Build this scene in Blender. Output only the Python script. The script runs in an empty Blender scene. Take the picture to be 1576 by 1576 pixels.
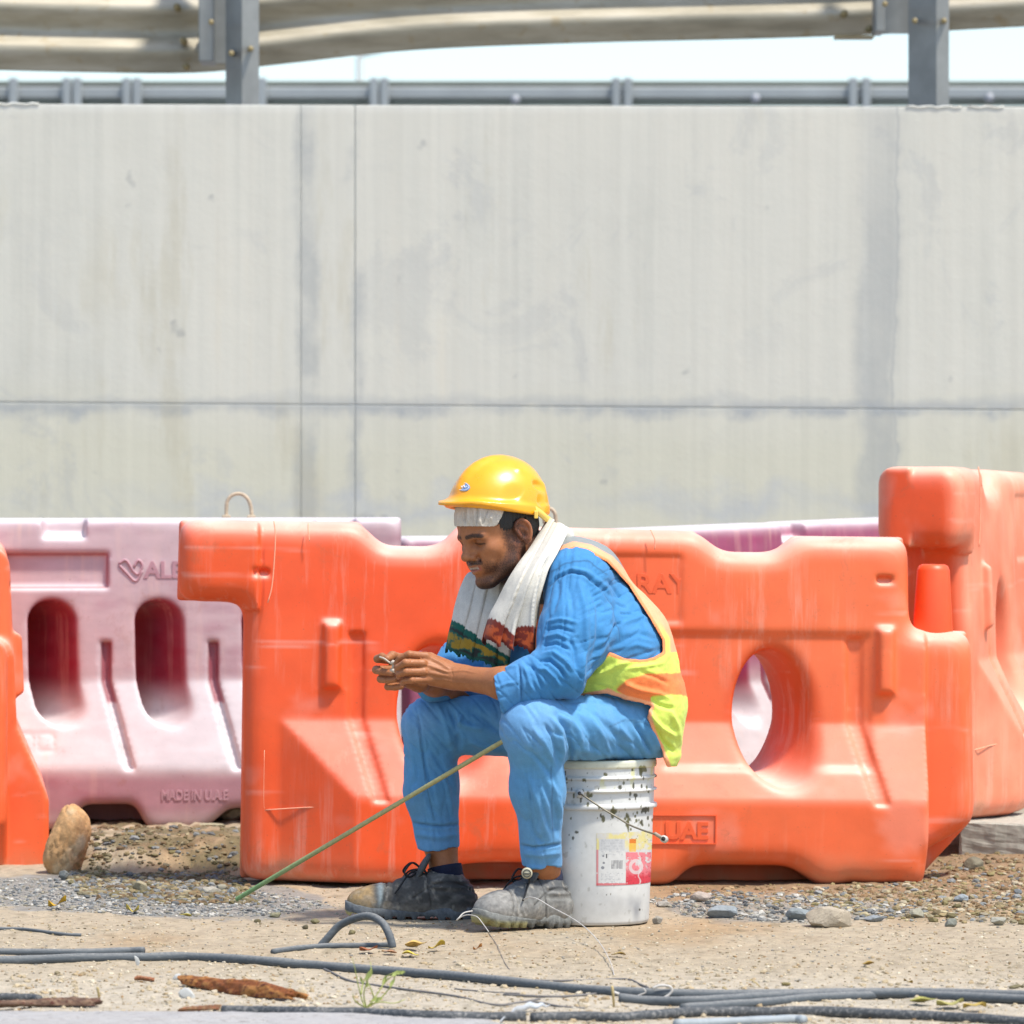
import bpy, math, random
import numpy as np
from mathutils import Vector, Matrix
random.seed(7)
rng = np.random.default_rng(7)
sc = bpy.context.scene
COL = sc.collection
# ------------------------------------------------------------------ camera, sky, sun, exposure
F = 8100.0            # focal length in photo pixels (photo is 1576 px wide)
CAMZ = 1.0
cam = bpy.data.cameras.new('camera')
camo = bpy.data.objects.new('camera', cam); COL.objects.link(camo)
camo.location = (0, 0, CAMZ); camo.rotation_euler = (math.pi / 2, 0, 0)
cam.sensor_width = 36.0; cam.lens = 36.0 * F / 1576.0
cam.shift_x = 0.0; cam.shift_y = -38.0 / 1576.0
cam.clip_start = 0.5; cam.clip_end = 3000.0
cam.dof.use_dof = True; cam.dof.focus_distance = 12.1; cam.dof.aperture_fstop = 8.0
sc.camera = camo

SUN_EL = math.radians(65); SUN_A = math.radians(52)    # angle from "towards camera" round to the right
sun_dir = Vector((math.cos(SUN_EL) * math.sin(SUN_A), -math.cos(SUN_EL) * math.cos(SUN_A), math.sin(SUN_EL)))
world = bpy.data.worlds.new('World'); sc.world = world; world.use_nodes = True
wn = world.node_tree.nodes; wl = world.node_tree.links; wn.clear()
wo = wn.new('ShaderNodeOutputWorld'); wb = wn.new('ShaderNodeBackground'); ws = wn.new('ShaderNodeTexSky')
ws.sky_type = 'NISHITA'; ws.sun_disc = False; ws.sun_elevation = SUN_EL
ws.sun_rotation = math.atan2(sun_dir.x, sun_dir.y)
ws.air_density = 1.0; ws.dust_density = 1.2; ws.ozone_density = 1.4; ws.altitude = 0
wb.inputs['Strength'].default_value = 0.14
wl.new(ws.outputs[0], wb.inputs[0]); wl.new(wb.outputs[0], wo.inputs[0])
sl = bpy.data.lights.new('sun', 'SUN'); sl.energy = 3.0; sl.angle = math.radians(5.0); sl.color = (1.0, 0.945, 0.865)
so = bpy.data.objects.new('sun', sl); COL.objects.link(so)
so.rotation_euler = sun_dir.to_track_quat('Z', 'Y').to_euler(); so.location = (4, 4, 8)
sc.view_settings.view_transform = 'Standard'; sc.view_settings.look = 'None'
sc.view_settings.exposure = 0.88; sc.view_settings.gamma = 1.0; sc.view_settings.use_curve_mapping = False
sc.render.engine = 'CYCLES'
sc.cycles.use_denoising = True
sc.cycles.max_bounces = 6

# ------------------------------------------------------------------ helpers
def P(px, py, d):      # point at depth d seen at photo pixel (px, py)
    return np.array([(px - 788.0) * d / F, d, CAMZ - (py - 750.0) * d / F])
def G(px, py, z=0.0):  # point on a level of height z seen at photo pixel
    d = (CAMZ - z) * F / (py - 750.0)
    return P(px, py, d)
def toP(V):            # world points -> photo pixels
    return 788.0 + V[:, 0] / V[:, 1] * F, 750.0 + (CAMZ - V[:, 2]) / V[:, 1] * F
def srgb(r, g, b):
    f = lambda c: (c / 255.0 / 12.92) if c / 255.0 <= 0.04045 else ((c / 255.0 + 0.055) / 1.055) ** 2.4
    return (f(r), f(g), f(b))

def _hash(ix, iy, iz, s):
    h = (ix * 374761393 + iy * 668265263 + iz * 2147483647 + s * 1274126177) & 0xFFFFFFFF
    h = ((h ^ (h >> 13)) * 1274126177) & 0xFFFFFFFF
    h = h ^ (h >> 16)
    return (h & 0xFFFFFF).astype(np.float64) / 0xFFFFFF
def vnoise(x, y, z=0.0, s=0):
    x = np.asarray(x, float); y = np.asarray(y, float); z = np.zeros_like(x) + z
    fx, fy, fz = np.floor(x), np.floor(y), np.floor(z)
    ix, iy, iz = fx.astype(np.int64), fy.astype(np.int64), fz.astype(np.int64)
    tx, ty, tz = x - fx, y - fy, z - fz
    tx = tx * tx * (3 - 2 * tx); ty = ty * ty * (3 - 2 * ty); tz = tz * tz * (3 - 2 * tz)
    r = 0
    for a in (0, 1):
        for b in (0, 1):
            for c in (0, 1):
                w = (tx if a else 1 - tx) * (ty if b else 1 - ty) * (tz if c else 1 - tz)
                r = r + w * _hash(ix + a, iy + b, iz + c, s)
    return r * 2 - 1
def fbm(x, y, z=0.0, s=0, o=4, g=0.5):
    r = 0; a = 1.0; n = 0
    for i in range(o):
        f = 2.0 ** i
        r = r + a * vnoise(np.asarray(x) * f + 17.3 * i, np.asarray(y) * f - 9.1 * i, np.asarray(z) * f + 3.7 * i, s + i); n += a; a *= g
    return r / n
def sst(a, b, x):
    t = np.clip((x - a) / (b - a), 0, 1); return t * t * (3 - 2 * t)

def mesh(name, V, Fc, mat=None, smooth=True, cols=None, parent=None, link=True):
    me = bpy.data.meshes.new(name)
    V = np.asarray(V, dtype=np.float32)
    if isinstance(Fc, np.ndarray) and Fc.ndim == 2:
        n, k = Fc.shape
        me.vertices.add(len(V)); me.vertices.foreach_set('co', V.ravel())
        me.loops.add(n * k); me.loops.foreach_set('vertex_index', Fc.astype(np.int32).ravel())
        me.polygons.add(n); me.polygons.foreach_set('loop_start', np.arange(0, n * k, k, dtype=np.int32))
        me.update(calc_edges=True)
    else:
        me.from_pydata([tuple(map(float, v)) for v in V], [], [tuple(int(i) for i in f) for f in Fc]); me.update()
    me.polygons.foreach_set('use_smooth', np.full(len(me.polygons), bool(smooth)))
    if cols is not None:
        ca = me.color_attributes.new('Col', 'FLOAT_COLOR', 'POINT')
        c4 = np.ones((len(V), 4), np.float32); c4[:, :3] = cols
        ca.data.foreach_set('color', c4.ravel())
    if mat is not None: me.materials.append(mat)
    if not link: return me
    o = bpy.data.objects.new(name, me); COL.objects.link(o)
    if parent is not None: o.parent = parent
    return o
def keep(o, parent):   # parent without moving: children are given in world coordinates
    o.parent = parent; o.matrix_parent_inverse = Matrix.Translation(-Vector(parent.location)); return o
def thing(name, label, cat, loc=(0, 0, 0), group=None):
    o = bpy.data.objects.new(name, None); COL.objects.link(o); o.location = Vector([float(c) for c in loc])
    o.empty_display_size = 0.1
    o['label'] = label; o['category'] = cat
    if group: o['group'] = group
    return o
def tag(o, label, cat, group=None):
    o['label'] = label; o['category'] = cat
    if group: o['group'] = group
    return o
def rebase(o):   # move a world-space mesh's origin to its base
    me = o.data; n = len(me.vertices); co = np.empty(n * 3, np.float32); me.vertices.foreach_get('co', co); co = co.reshape(-1, 3)
    c = np.array([(co[:, 0].min() + co[:, 0].max()) / 2, (co[:, 1].min() + co[:, 1].max()) / 2, co[:, 2].min()])
    me.vertices.foreach_set('co', (co - c).astype(np.float32).ravel()); me.update(); o.location = Vector([float(v) for v in c]); return o
def structure(o): o['kind'] = 'structure'; return o

def catmull(pts, n=8):
    pts = np.asarray(pts, float)
    if len(pts) < 3: return pts
    Q = np.vstack([2 * pts[0] - pts[1], pts, 2 * pts[-1] - pts[-2]]); out = []
    for i in range(1, len(Q) - 2):
        p0, p1, p2, p3 = Q[i - 1], Q[i], Q[i + 1], Q[i + 2]
        for t in np.arange(n) / n:
            out.append(0.5 * ((2 * p1) + (p2 - p0) * t + (2 * p0 - 5 * p1 + 4 * p2 - p3) * t * t + (-p0 + 3 * p1 - 3 * p2 + p3) * t ** 3))
    out.append(pts[-1]); return np.array(out)
def tube(pts, r, seg=10, cap=True, taper=None, noise=0.0, flat=1.0):
    pts = np.asarray(pts, float); n = len(pts); rad = np.full(n, r) if np.isscalar(r) else np.asarray(r)
    T = np.gradient(pts, axis=0); T /= np.linalg.norm(T, axis=1)[:, None] + 1e-12
    up = np.array([0, 0, 1.0]); V = []; N = np.cross(T[0], up)
    if np.linalg.norm(N) < 1e-3: N = np.cross(T[0], [0, 1.0, 0])
    N /= np.linalg.norm(N)
    for i in range(n):
        N = N - T[i] * N.dot(T[i]); N /= np.linalg.norm(N); B = np.cross(T[i], N)
        for k in range(seg):
            a = 2 * math.pi * k / seg
            rr = rad[i] * (1 + noise * (rng.random() - .5))
            V.append(pts[i] + rr * (math.cos(a) * N + math.sin(a) * flat * B))
    Fc = []
    for i in range(n - 1):
        for k in range(seg):
            a = i * seg + k; b = i * seg + (k + 1) % seg; Fc.append((a, b, b + seg, a + seg))
    if cap:
        Fc.append(tuple(range(seg))[::-1]); Fc.append(tuple((n - 1) * seg + k for k in range(seg)))
    return np.array(V), Fc
def join(parts):
    V = []; Fc = []; o = 0
    for v, f in parts:
        V.append(np.asarray(v)); Fc += [tuple(i + o for i in q) for q in f]; o += len(v)
    return np.vstack(V), Fc
def boxm(x0, x1, y0, y1, z0, z1, b=0.0):
    if b <= 0:
        V = np.array([[x, y, z] for x in (x0, x1) for y in (y0, y1) for z in (z0, z1)], float)
        return V, [(0, 1, 3, 2), (4, 6, 7, 5), (0, 4, 5, 1), (2, 3, 7, 6), (0, 2, 6, 4), (1, 5, 7, 3)]
    V = []; idx = {}
    for sx in (0, 1):
        for sy in (0, 1):
            for sz in (0, 1):
                cx, cy, cz = (x0, x1)[sx], (y0, y1)[sy], (z0, z1)[sz]
                dx, dy, dz = (b, -b)[sx], (b, -b)[sy], (b, -b)[sz]
                idx[sx, sy, sz, 0] = len(V); V.append((cx, cy + dy, cz + dz))
                idx[sx, sy, sz, 1] = len(V); V.append((cx + dx, cy, cz + dz))
                idx[sx, sy, sz, 2] = len(V); V.append((cx + dx, cy + dy, cz))
    Fc = []
    for s in (0, 1):
        for ax in range(3):
            q = []
            for (u, v) in ((0, 0), (1, 0), (1, 1), (0, 1)):
                k = [0, 0, 0]; k[ax] = s; k[(ax + 1) % 3] = u; k[(ax + 2) % 3] = v; q.append(idx[k[0], k[1], k[2], ax])
            Fc.append(tuple(q) if s else tuple(q[::-1]))
    for ax in range(3):
        a1, a2 = (ax + 1) % 3, (ax + 2) % 3
        for u in (0, 1):
            for v in (0, 1):
                k0 = [0, 0, 0]; k0[a1] = u; k0[a2] = v; k1 = list(k0); k1[ax] = 1
                Fc.append((idx[(*k0, a1)], idx[(*k1, a1)], idx[(*k1, a2)], idx[(*k0, a2)]))
    for sx in (0, 1):
        for sy in (0, 1):
            for sz in (0, 1): Fc.append(tuple(idx[sx, sy, sz, i] for i in range(3)))
    return np.array(V, float), Fc

# ------------------------------------------------------------------ materials
class NT:
    def __init__(s, name):
        s.m = bpy.data.materials.new(name); s.m.use_nodes = True; s.t = s.m.node_tree; s.t.nodes.clear()
        s.out = s.t.nodes.new('ShaderNodeOutputMaterial'); s.b = s.t.nodes.new('ShaderNodeBsdfPrincipled')
        s.t.links.new(s.b.outputs[0], s.out.inputs[0])
    def n(s, typ, ins={}, **kw):
        x = s.t.nodes.new(typ)
        for k, v in kw.items(): setattr(x, k, v)
        for k, v in ins.items(): s.set(x, k, v)
        return x
    def set(s, x, k, v):
        if isinstance(v, bpy.types.NodeSocket): s.t.links.new(v, x.inputs[k])
        elif isinstance(v, bpy.types.Node): s.t.links.new(v.outputs[0], x.inputs[k])
        else:
            if isinstance(v, tuple) and len(v) == 3 and x.inputs[k].type == 'RGBA': v = (*v, 1)
            x.inputs[k].default_value = v
    def coord(s, scale=(1, 1, 1), rot=(0, 0, 0), out='Object'):
        tc = s.n('ShaderNodeTexCoord'); mp = s.n('ShaderNodeMapping', {'Vector': tc.outputs[out], 'Scale': scale, 'Rotation': rot}); return mp.outputs[0]
    def noise(s, scale, detail=5, rough=0.55, vec=None, dist=0.0):
        x = s.n('ShaderNodeTexNoise', {'Scale': scale, 'Detail': detail, 'Roughness': rough, 'Distortion': dist})
        s.set(x, 'Vector', vec if vec is not None else s.coord()); return x.outputs['Fac']
    def ramp(s, fac, stops, interp='LINEAR'):
        x = s.n('ShaderNodeValToRGB', {'Fac': fac}); x.color_ramp.interpolation = interp; e = x.color_ramp.elements
        while len(e) < len(stops): e.new(0.5)
        for i, (p, c) in enumerate(stops): e[i].position = p; e[i].color = (*c, 1) if len(c) == 3 else c
        return x.outputs[0]
    def mr(s, fac, a, b, c=0.0, d=1.0):
        return s.n('ShaderNodeMapRange', {0: fac, 1: a, 2: b, 3: c, 4: d}).outputs[0]
    def math(s, op, a, b=0.0):
        return s.n('ShaderNodeMath', {0: a, 1: b}, operation=op).outputs[0]
    def mix(s, fac, a, b, mode='MIX'):
        x = s.n('ShaderNodeMix', data_type='RGBA', blend_type=mode)
        s.set(x, 0, fac); s.set(x, 6, a); s.set(x, 7, b); return x.outputs[2]
    def attr(s, name='Col'):
        return s.n('ShaderNodeAttribute', attribute_name=name).outputs['Color']
    def bump(s, h, strength=0.3, dist=0.01, normal=None):
        x = s.n('ShaderNodeBump', {'Height': h, 'Strength': strength, 'Distance': dist})
        if normal is not None: s.set(x, 'Normal', normal)
        return x.outputs[0]
    def fin(s, color=None, rough=None, normal=None, **kw):
        if color is not None: s.set(s.b, 'Base Color', color)
        if rough is not None: s.set(s.b, 'Roughness', rough)
        if normal is not None: s.set(s.b, 'Normal', normal)
        for k, v in kw.items(): s.set(s.b, k.replace('_', ' '), v)
        return s.m

def simple(name, col, rough=0.6, var=0.12, scale=30, bump=0.15, **kw):
    t = NT(name); f = t.noise(scale)
    c = t.mix(t.mr(f, .3, .7), tuple(x * (1 - var) for x in col), tuple(min(1, x * (1 + var)) for x in col))
    return t.fin(c, rough, t.bump(f, bump, .003) if bump else None, **kw)
def vcmat(name, rough=0.8, scale=60, var=0.12, bump=0.2, dist=.003, **kw):
    t = NT(name); f = t.noise(scale, 6, .6)
    g = t.mr(f, .3, .7, 1 - var, 1 + var)
    c = t.mix(1.0, t.attr(), t.n('ShaderNodeCombineColor', {0: g, 1: g, 2: g}).outputs[0], 'MULTIPLY')
    return t.fin(c, rough, t.bump(f, bump, dist), **kw)

# ------------------------------------------------------------------ signed-distance modelling
def rc(a, b, ra, rb, k=.01, sub=False, sc_=None):
    """tapered capsule; sc_ = (axis, factor) stretches it along a world axis round its start"""
    a = np.asarray(a, float); b = np.asarray(b, float)
    ax, fac = sc_ if sc_ else (1, 1.0)
    a2 = a.copy(); b2 = b.copy(); b2[ax] = a[ax] + (b[ax] - a[ax]) / fac
    ba = b2 - a2; bb = ba.dot(ba) + 1e-12
    def f(p):
        q = p - a2
        if fac != 1.0: q = q.copy(); q[:, ax] /= fac
        h = np.clip(q @ ba / bb, 0, 1)
        return np.linalg.norm(q - h[:, None] * ba, axis=1) - (ra + (rb - ra) * h)
    c = (a + b) / 2; R = np.linalg.norm(b - a) / 2 + max(ra, rb) * max(fac, 1)
    return (f, c, R, k, sub)
def ell(c, r, M=None, k=.01, sub=False):
    c = np.asarray(c, float); r = np.asarray(r, float); M = np.eye(3) if M is None else np.asarray(M, float)
    def f(p):   # rows of M are the ellipsoid axes
        q = (p - c) @ M.T; k0 = np.linalg.norm(q / r, axis=1); k1 = np.linalg.norm(q / (r * r), axis=1) + 1e-9
        return k0 * (k0 - 1) / k1
    return (f, c, r.max(), k, sub)
def smin(a, b, k):
    if k <= 0: return np.minimum(a, b)
    h = np.clip(k - np.abs(a - b), 0, None) / k
    return np.minimum(a, b) - h * h * k * .25
def smax(a, b, k): return -smin(-a, -b, k)
def evals(prims, p, c=None, R=None):
    d = np.full(len(p), 1e3)
    for f, pc, pr, k, sub in prims:
        if c is not None and np.linalg.norm(pc - c) - pr > R + k + .02: continue
        v = f(p)
        d = smax(d, -v, k) if sub else smin(d, v, k)
    return d
def nets(prims, lo, hi, h, post=None, B=14, smooth=0):
    """surface nets over a blockwise grid. post(p, d) -> d applies cuts."""
    lo = np.asarray(lo, float); hi = np.asarray(hi, float)
    nb = np.ceil((hi - lo) / h / B).astype(int); n = nb * B + 1
    D = np.full(n, 1.0, np.float32)
    g = np.arange(B + 1) * h; gx, gy, gz_ = np.meshgrid(g, g, g, indexing='ij'); off = np.stack([gx.ravel(), gy.ravel(), gz_.ravel()], 1)
    R = B * h * .8661
    for i in range(nb[0]):
        for j in range(nb[1]):
            for k in range(nb[2]):
                o = lo + np.array([i, j, k]) * B * h; c = o + B * h / 2
                near = [q for q in prims if np.linalg.norm(q[1] - c) - q[2] < R + q[3] + .02]
                if not near: continue
                dc = evals(near, c[None])[0]
                if post is None and dc < -R * 1.6: D[i*B:i*B+B+1, j*B:j*B+B+1, k*B:k*B+B+1] = -1; continue
                p = o + off; d = evals(near, p)
                if post is not None: d = post(p, d)
                D[i*B:i*B+B+1, j*B:j*B+B+1, k*B:k*B+B+1] = d.reshape(B+1, B+1, B+1)
    return grid_nets(D, lo, h, smooth)
def grid_nets(D, lo, h, smooth=0):
    n = D.shape; S = D < 0
    cnt = np.zeros((n[0]-1, n[1]-1, n[2]-1), np.int8)
    for a in (0, 1):
        for b in (0, 1):
            for c in (0, 1): cnt += S[a:n[0]-1+a, b:n[1]-1+b, c:n[2]-1+c]
    I = np.argwhere((cnt > 0) & (cnt < 8)); idx = np.full(cnt.shape, -1, np.int32); idx[I[:, 0], I[:, 1], I[:, 2]] = np.arange(len(I))
    acc = np.zeros((len(I), 3)); num = np.zeros(len(I))
    cor = [(a, b, c) for a in (0, 1) for b in (0, 1) for c in (0, 1)]
    for A in cor:
        for Bc in cor:
            if sum(abs(x - y) for x, y in zip(A, Bc)) != 1 or A > Bc: continue
            da = D[I[:, 0]+A[0], I[:, 1]+A[1], I[:, 2]+A[2]]; db = D[I[:, 0]+Bc[0], I[:, 1]+Bc[1], I[:, 2]+Bc[2]]
            m = (da < 0) != (db < 0); t = np.where(m, da / np.where(m, da - db, 1), 0)
            acc += m[:, None] * (np.array(A) + t[:, None] * (np.array(Bc) - np.array(A))); num += m
    V = lo + (I + acc / num[:, None]) * h
    Q = []
    for ax in range(3):
        s0 = [slice(1, n[q]-1) for q in range(3)]; s0[ax] = slice(0, n[ax]-1); s1 = list(s0); s1[ax] = slice(1, n[ax])
        a = S[tuple(s0)]; b = S[tuple(s1)]; E = np.argwhere(a != b)
        E[:, [q for q in range(3) if q != ax]] += 1
        inv = a[a != b] if False else S[E[:, 0], E[:, 1], E[:, 2]]
        u = np.zeros(3, int); v = np.zeros(3, int); u[(ax+1) % 3] = 1; v[(ax+2) % 3] = 1
        g = lambda e: idx[e[:, 0], e[:, 1], e[:, 2]]
        q = np.stack([g(E-u-v), g(E-v), g(E), g(E-u)], 1)
        q = np.where(inv[:, None], q, q[:, ::-1]); Q.append(q)
    Q = np.vstack(Q); Q = Q[(Q >= 0).all(1)]
    for _ in range(smooth): V = lap(V, Q)
    return V, Q
def lap(V, Q, w=.6):
    s = np.zeros_like(V); c = np.zeros(len(V))
    for a in range(4):
        for b in ((a+1) % 4, (a+3) % 4):
            for q in range(3): s[:, q] += np.bincount(Q[:, a], V[Q[:, b], q], len(V))
            c += np.bincount(Q[:, a], minlength=len(V))
    return V * (1 - w) + w * s / np.maximum(c, 1)[:, None]
def normals(V, Q):
    N = np.zeros_like(V); fn = np.cross(V[Q[:, 2]] - V[Q[:, 0]], V[Q[:, 3]] - V[Q[:, 1]])
    for a in range(4):
        for q in range(3): N[:, q] += np.bincount(Q[:, a], fn[:, q], len(V))
    return N / (np.linalg.norm(N, axis=1)[:, None] + 1e-12)
def segd(px, py, pts):   # distance from pixels to a polyline, and position along it 0..1
    best = np.full(px.shape, 1e9); tt = np.zeros(px.shape); L = [0]
    for a, b in zip(pts[:-1], pts[1:]): L.append(L[-1] + math.hypot(b[0]-a[0], b[1]-a[1]))
    for i, (a, b) in enumerate(zip(pts[:-1], pts[1:])):
        dx, dy = b[0]-a[0], b[1]-a[1]; l2 = dx*dx + dy*dy + 1e-9
        t = np.clip(((px-a[0])*dx + (py-a[1])*dy) / l2, 0, 1)
        d = np.hypot(px-a[0]-t*dx, py-a[1]-t*dy); m = d < best
        best = np.where(m, d, best); tt = np.where(m, (L[i] + t*(L[i+1]-L[i])) / L[-1], tt)
    return best, tt
def inpoly(px, py, poly):  # signed distance, negative inside
    ins = np.zeros(px.shape, bool); n = len(poly); best = np.full(px.shape, 1e9)
    for i in range(n):
        ax, ay = poly[i]; bx, by = poly[(i+1) % n]
        if ay != by:
            m = ((ay > py) != (by > py)) & (px < (bx-ax)*(py-ay)/(by-ay)+ax); ins ^= m
        dx, dy = bx-ax, by-ay; t = np.clip(((px-ax)*dx+(py-ay)*dy)/(dx*dx+dy*dy+1e-9), 0, 1)
        best = np.minimum(best, np.hypot(px-ax-t*dx, py-ay-t*dy))
    return np.where(ins, -best, best)
# ================================================================== SETTING
def gz(x, y):
    x = np.asarray(x, float); y = np.asarray(y, float)
    px = 788 + x / y * F
    z = 0.0 * x
    # low earth bank behind the gap at the left, with a dip behind its crest
    m = sst(60, 150, px) * (1 - sst(390, 520, px))
    crest = 13.75 + .1 * fbm(px / 60, 0 * px, s=4)
    z = z + m * (.083 * sst(crest - .2, crest + .12, y) - .045 * sst(14.15, 14.5, y))
    # heaped earth under the right barriers
    m2 = sst(1400, 1500, px)
    z = z + m2 * .018 * sst(13.0, 13.8, y) * (.8 + .5 * fbm(x * 9, y * 9, s=8))
    z = z + sst(14.5, 16, y) * .02
    calm = 1 - .85 * np.exp(-(((x - .03) / .45) ** 2 + ((y - 12.05) / .35) ** 2))
    z = z + calm * .010 * fbm(x * 2.2, y * 1.4, s=1, o=3)
    z = z + calm * .0058 * fbm(x * 11, y * 6, s=2, o=3) + .0022 * fbm(x * 55, y * 26, s=3, o=3)
    z = z + .012 * np.exp(-((y - 11.0) / .35) ** 2) * sst(-.1, .6, x) * fbm(x * 3 + 4, y * 2, s=6)
    bk = m * sst(13.45, 13.65, y); z = z + bk * (.010 * fbm(x * 26, y * 18, s=11) + .006 * fbm(x * 70, y * 50, s=12, o=2))
    return z
def gzs(x, y): return float(gz(np.array([x]), np.array([y]))[0])
def onG(px, py, r=0.0):    # ground point seen at a pixel (iterated), raised by r
    z = 0.0
    for _ in range(4):
        q = G(px, py, z + r); z = gzs(q[0], q[1])
    return np.array([q[0], q[1], z + r])

def make_ground():
    xs = np.arange(-1.45, 1.45, .006); ys = np.concatenate([np.arange(9.45, 12.6, .008), np.arange(12.6, 15.6, .014)])
    X, Y = np.meshgrid(xs, ys, indexing='ij'); Z = gz(X, Y)
    V = np.stack([X.ravel(), Y.ravel(), Z.ravel()], 1); a, b = len(xs), len(ys)
    i = np.arange(a - 1)[:, None] * b + np.arange(b - 1)[None, :]; i = i.ravel()
    Q = np.stack([i, i + b, i + b + 1, i + 1], 1)
    x, y = V[:, 0], V[:, 1]; px, py = toP(V)
    sand = np.array(srgb(203, 190, 165)); och = np.array(srgb(190, 160, 118)); pale = np.array(srgb(216, 208, 190)); grey = np.array(srgb(158, 160, 158)); soil = np.array(srgb(164, 134, 98)); olive = np.array(srgb(140, 128, 88))
    mx = lambda c, d, t: c + (d - c) * t[:, None]
    c = np.tile(sand, (len(V), 1))
    c = mx(c, och, .75 * sst(.0, .45, fbm(x * 2.6, y * 1.3, s=21)) * sst(1490, 1430, py))
    c = mx(c, pale, .8 * sst(1480, 1530, py))
    c = mx(c, grey, .85 * sst(.25, -.1, inpoly(px, py + 14 * fbm(px / 50, py / 10, s=22), [(-60, 1350), (180, 1352), (420, 1360), (520, 1395), (420, 1415), (200, 1412), (60, 1398), (-60, 1392)]) / 12))
    c = mx(c, grey, .6 * sst(.2, -.2, inpoly(px, py + 12 * fbm(px / 40, py / 8, s=23), [(1000, 1385), (1120, 1375), (1260, 1382), (1450, 1392), (1400, 1412), (1240, 1420), (1080, 1418)]) / 12))
    right = sst(1250, 1420, px) * sst(1425, 1395, py)
    c = mx(c, olive, .55 * right * sst(-.2, .3, fbm(x * 14, y * 8, s=24)))
    c = mx(c, soil, .85 * sst(1395, 1365, py + 10 * fbm(px / 40, py / 20, s=29)) * sst(960, 1060, px))
    bank = sst(60, 150, px) * (1 - sst(390, 520, px)) * sst(13.4, 13.7, y)
    c = mx(c, olive * .75, .85 * bank * sst(-.3, .2, fbm(x * 10, y * 10, s=25))); c = mx(c, soil * .8, .6 * bank * sst(0, .4, fbm(x * 20 + 5, y * 20, s=26)))
    c = mx(c, olive * .7, .35 * sst(.25, .5, fbm(x * 35, y * 18, s=27)))
    c *= np.array((.62, .585, .54)) * (1 + .26 * fbm(x * 70, y * 40, s=28, o=3))[:, None]
    t = NT('sandy_ground'); n1 = t.noise(90, 8, .65); n2 = t.noise(420, 4, .6)
    g = t.math('MULTIPLY', t.mr(n1, .3, .7, .86, 1.12), t.mr(n2, .25, .75, .8, 1.16))
    col = t.mix(1.0, t.attr(), t.n('ShaderNodeCombineColor', {0: g, 1: g, 2: g}).outputs[0], 'MULTIPLY')
    m = t.fin(col, .95, t.bump(n2, .5, .003, t.bump(n1, .6, .008)))
    structure(mesh('ground', V, Q, m, True, c))
    # the sheet to the horizon, with a hole where the detailed ground lies
    s = simple('far_sand', (.27, .23, .17), .95, .1, 3, .3)
    x0, x1, y0, y1 = -1.44, 1.44, 9.46, 15.57; L = 1500.0
    V = [(-L, -L, -.02), (L, -L, -.02), (L, L, -.02), (-L, L, -.02), (x0, y0, -.02), (x1, y0, -.02), (x1, y1, -.02), (x0, y1, -.02)]
    structure(mesh('terrain', V, [(0, 1, 5, 4), (1, 2, 6, 5), (2, 3, 7, 6), (3, 0, 4, 7)], s, False))
make_ground()

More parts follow.
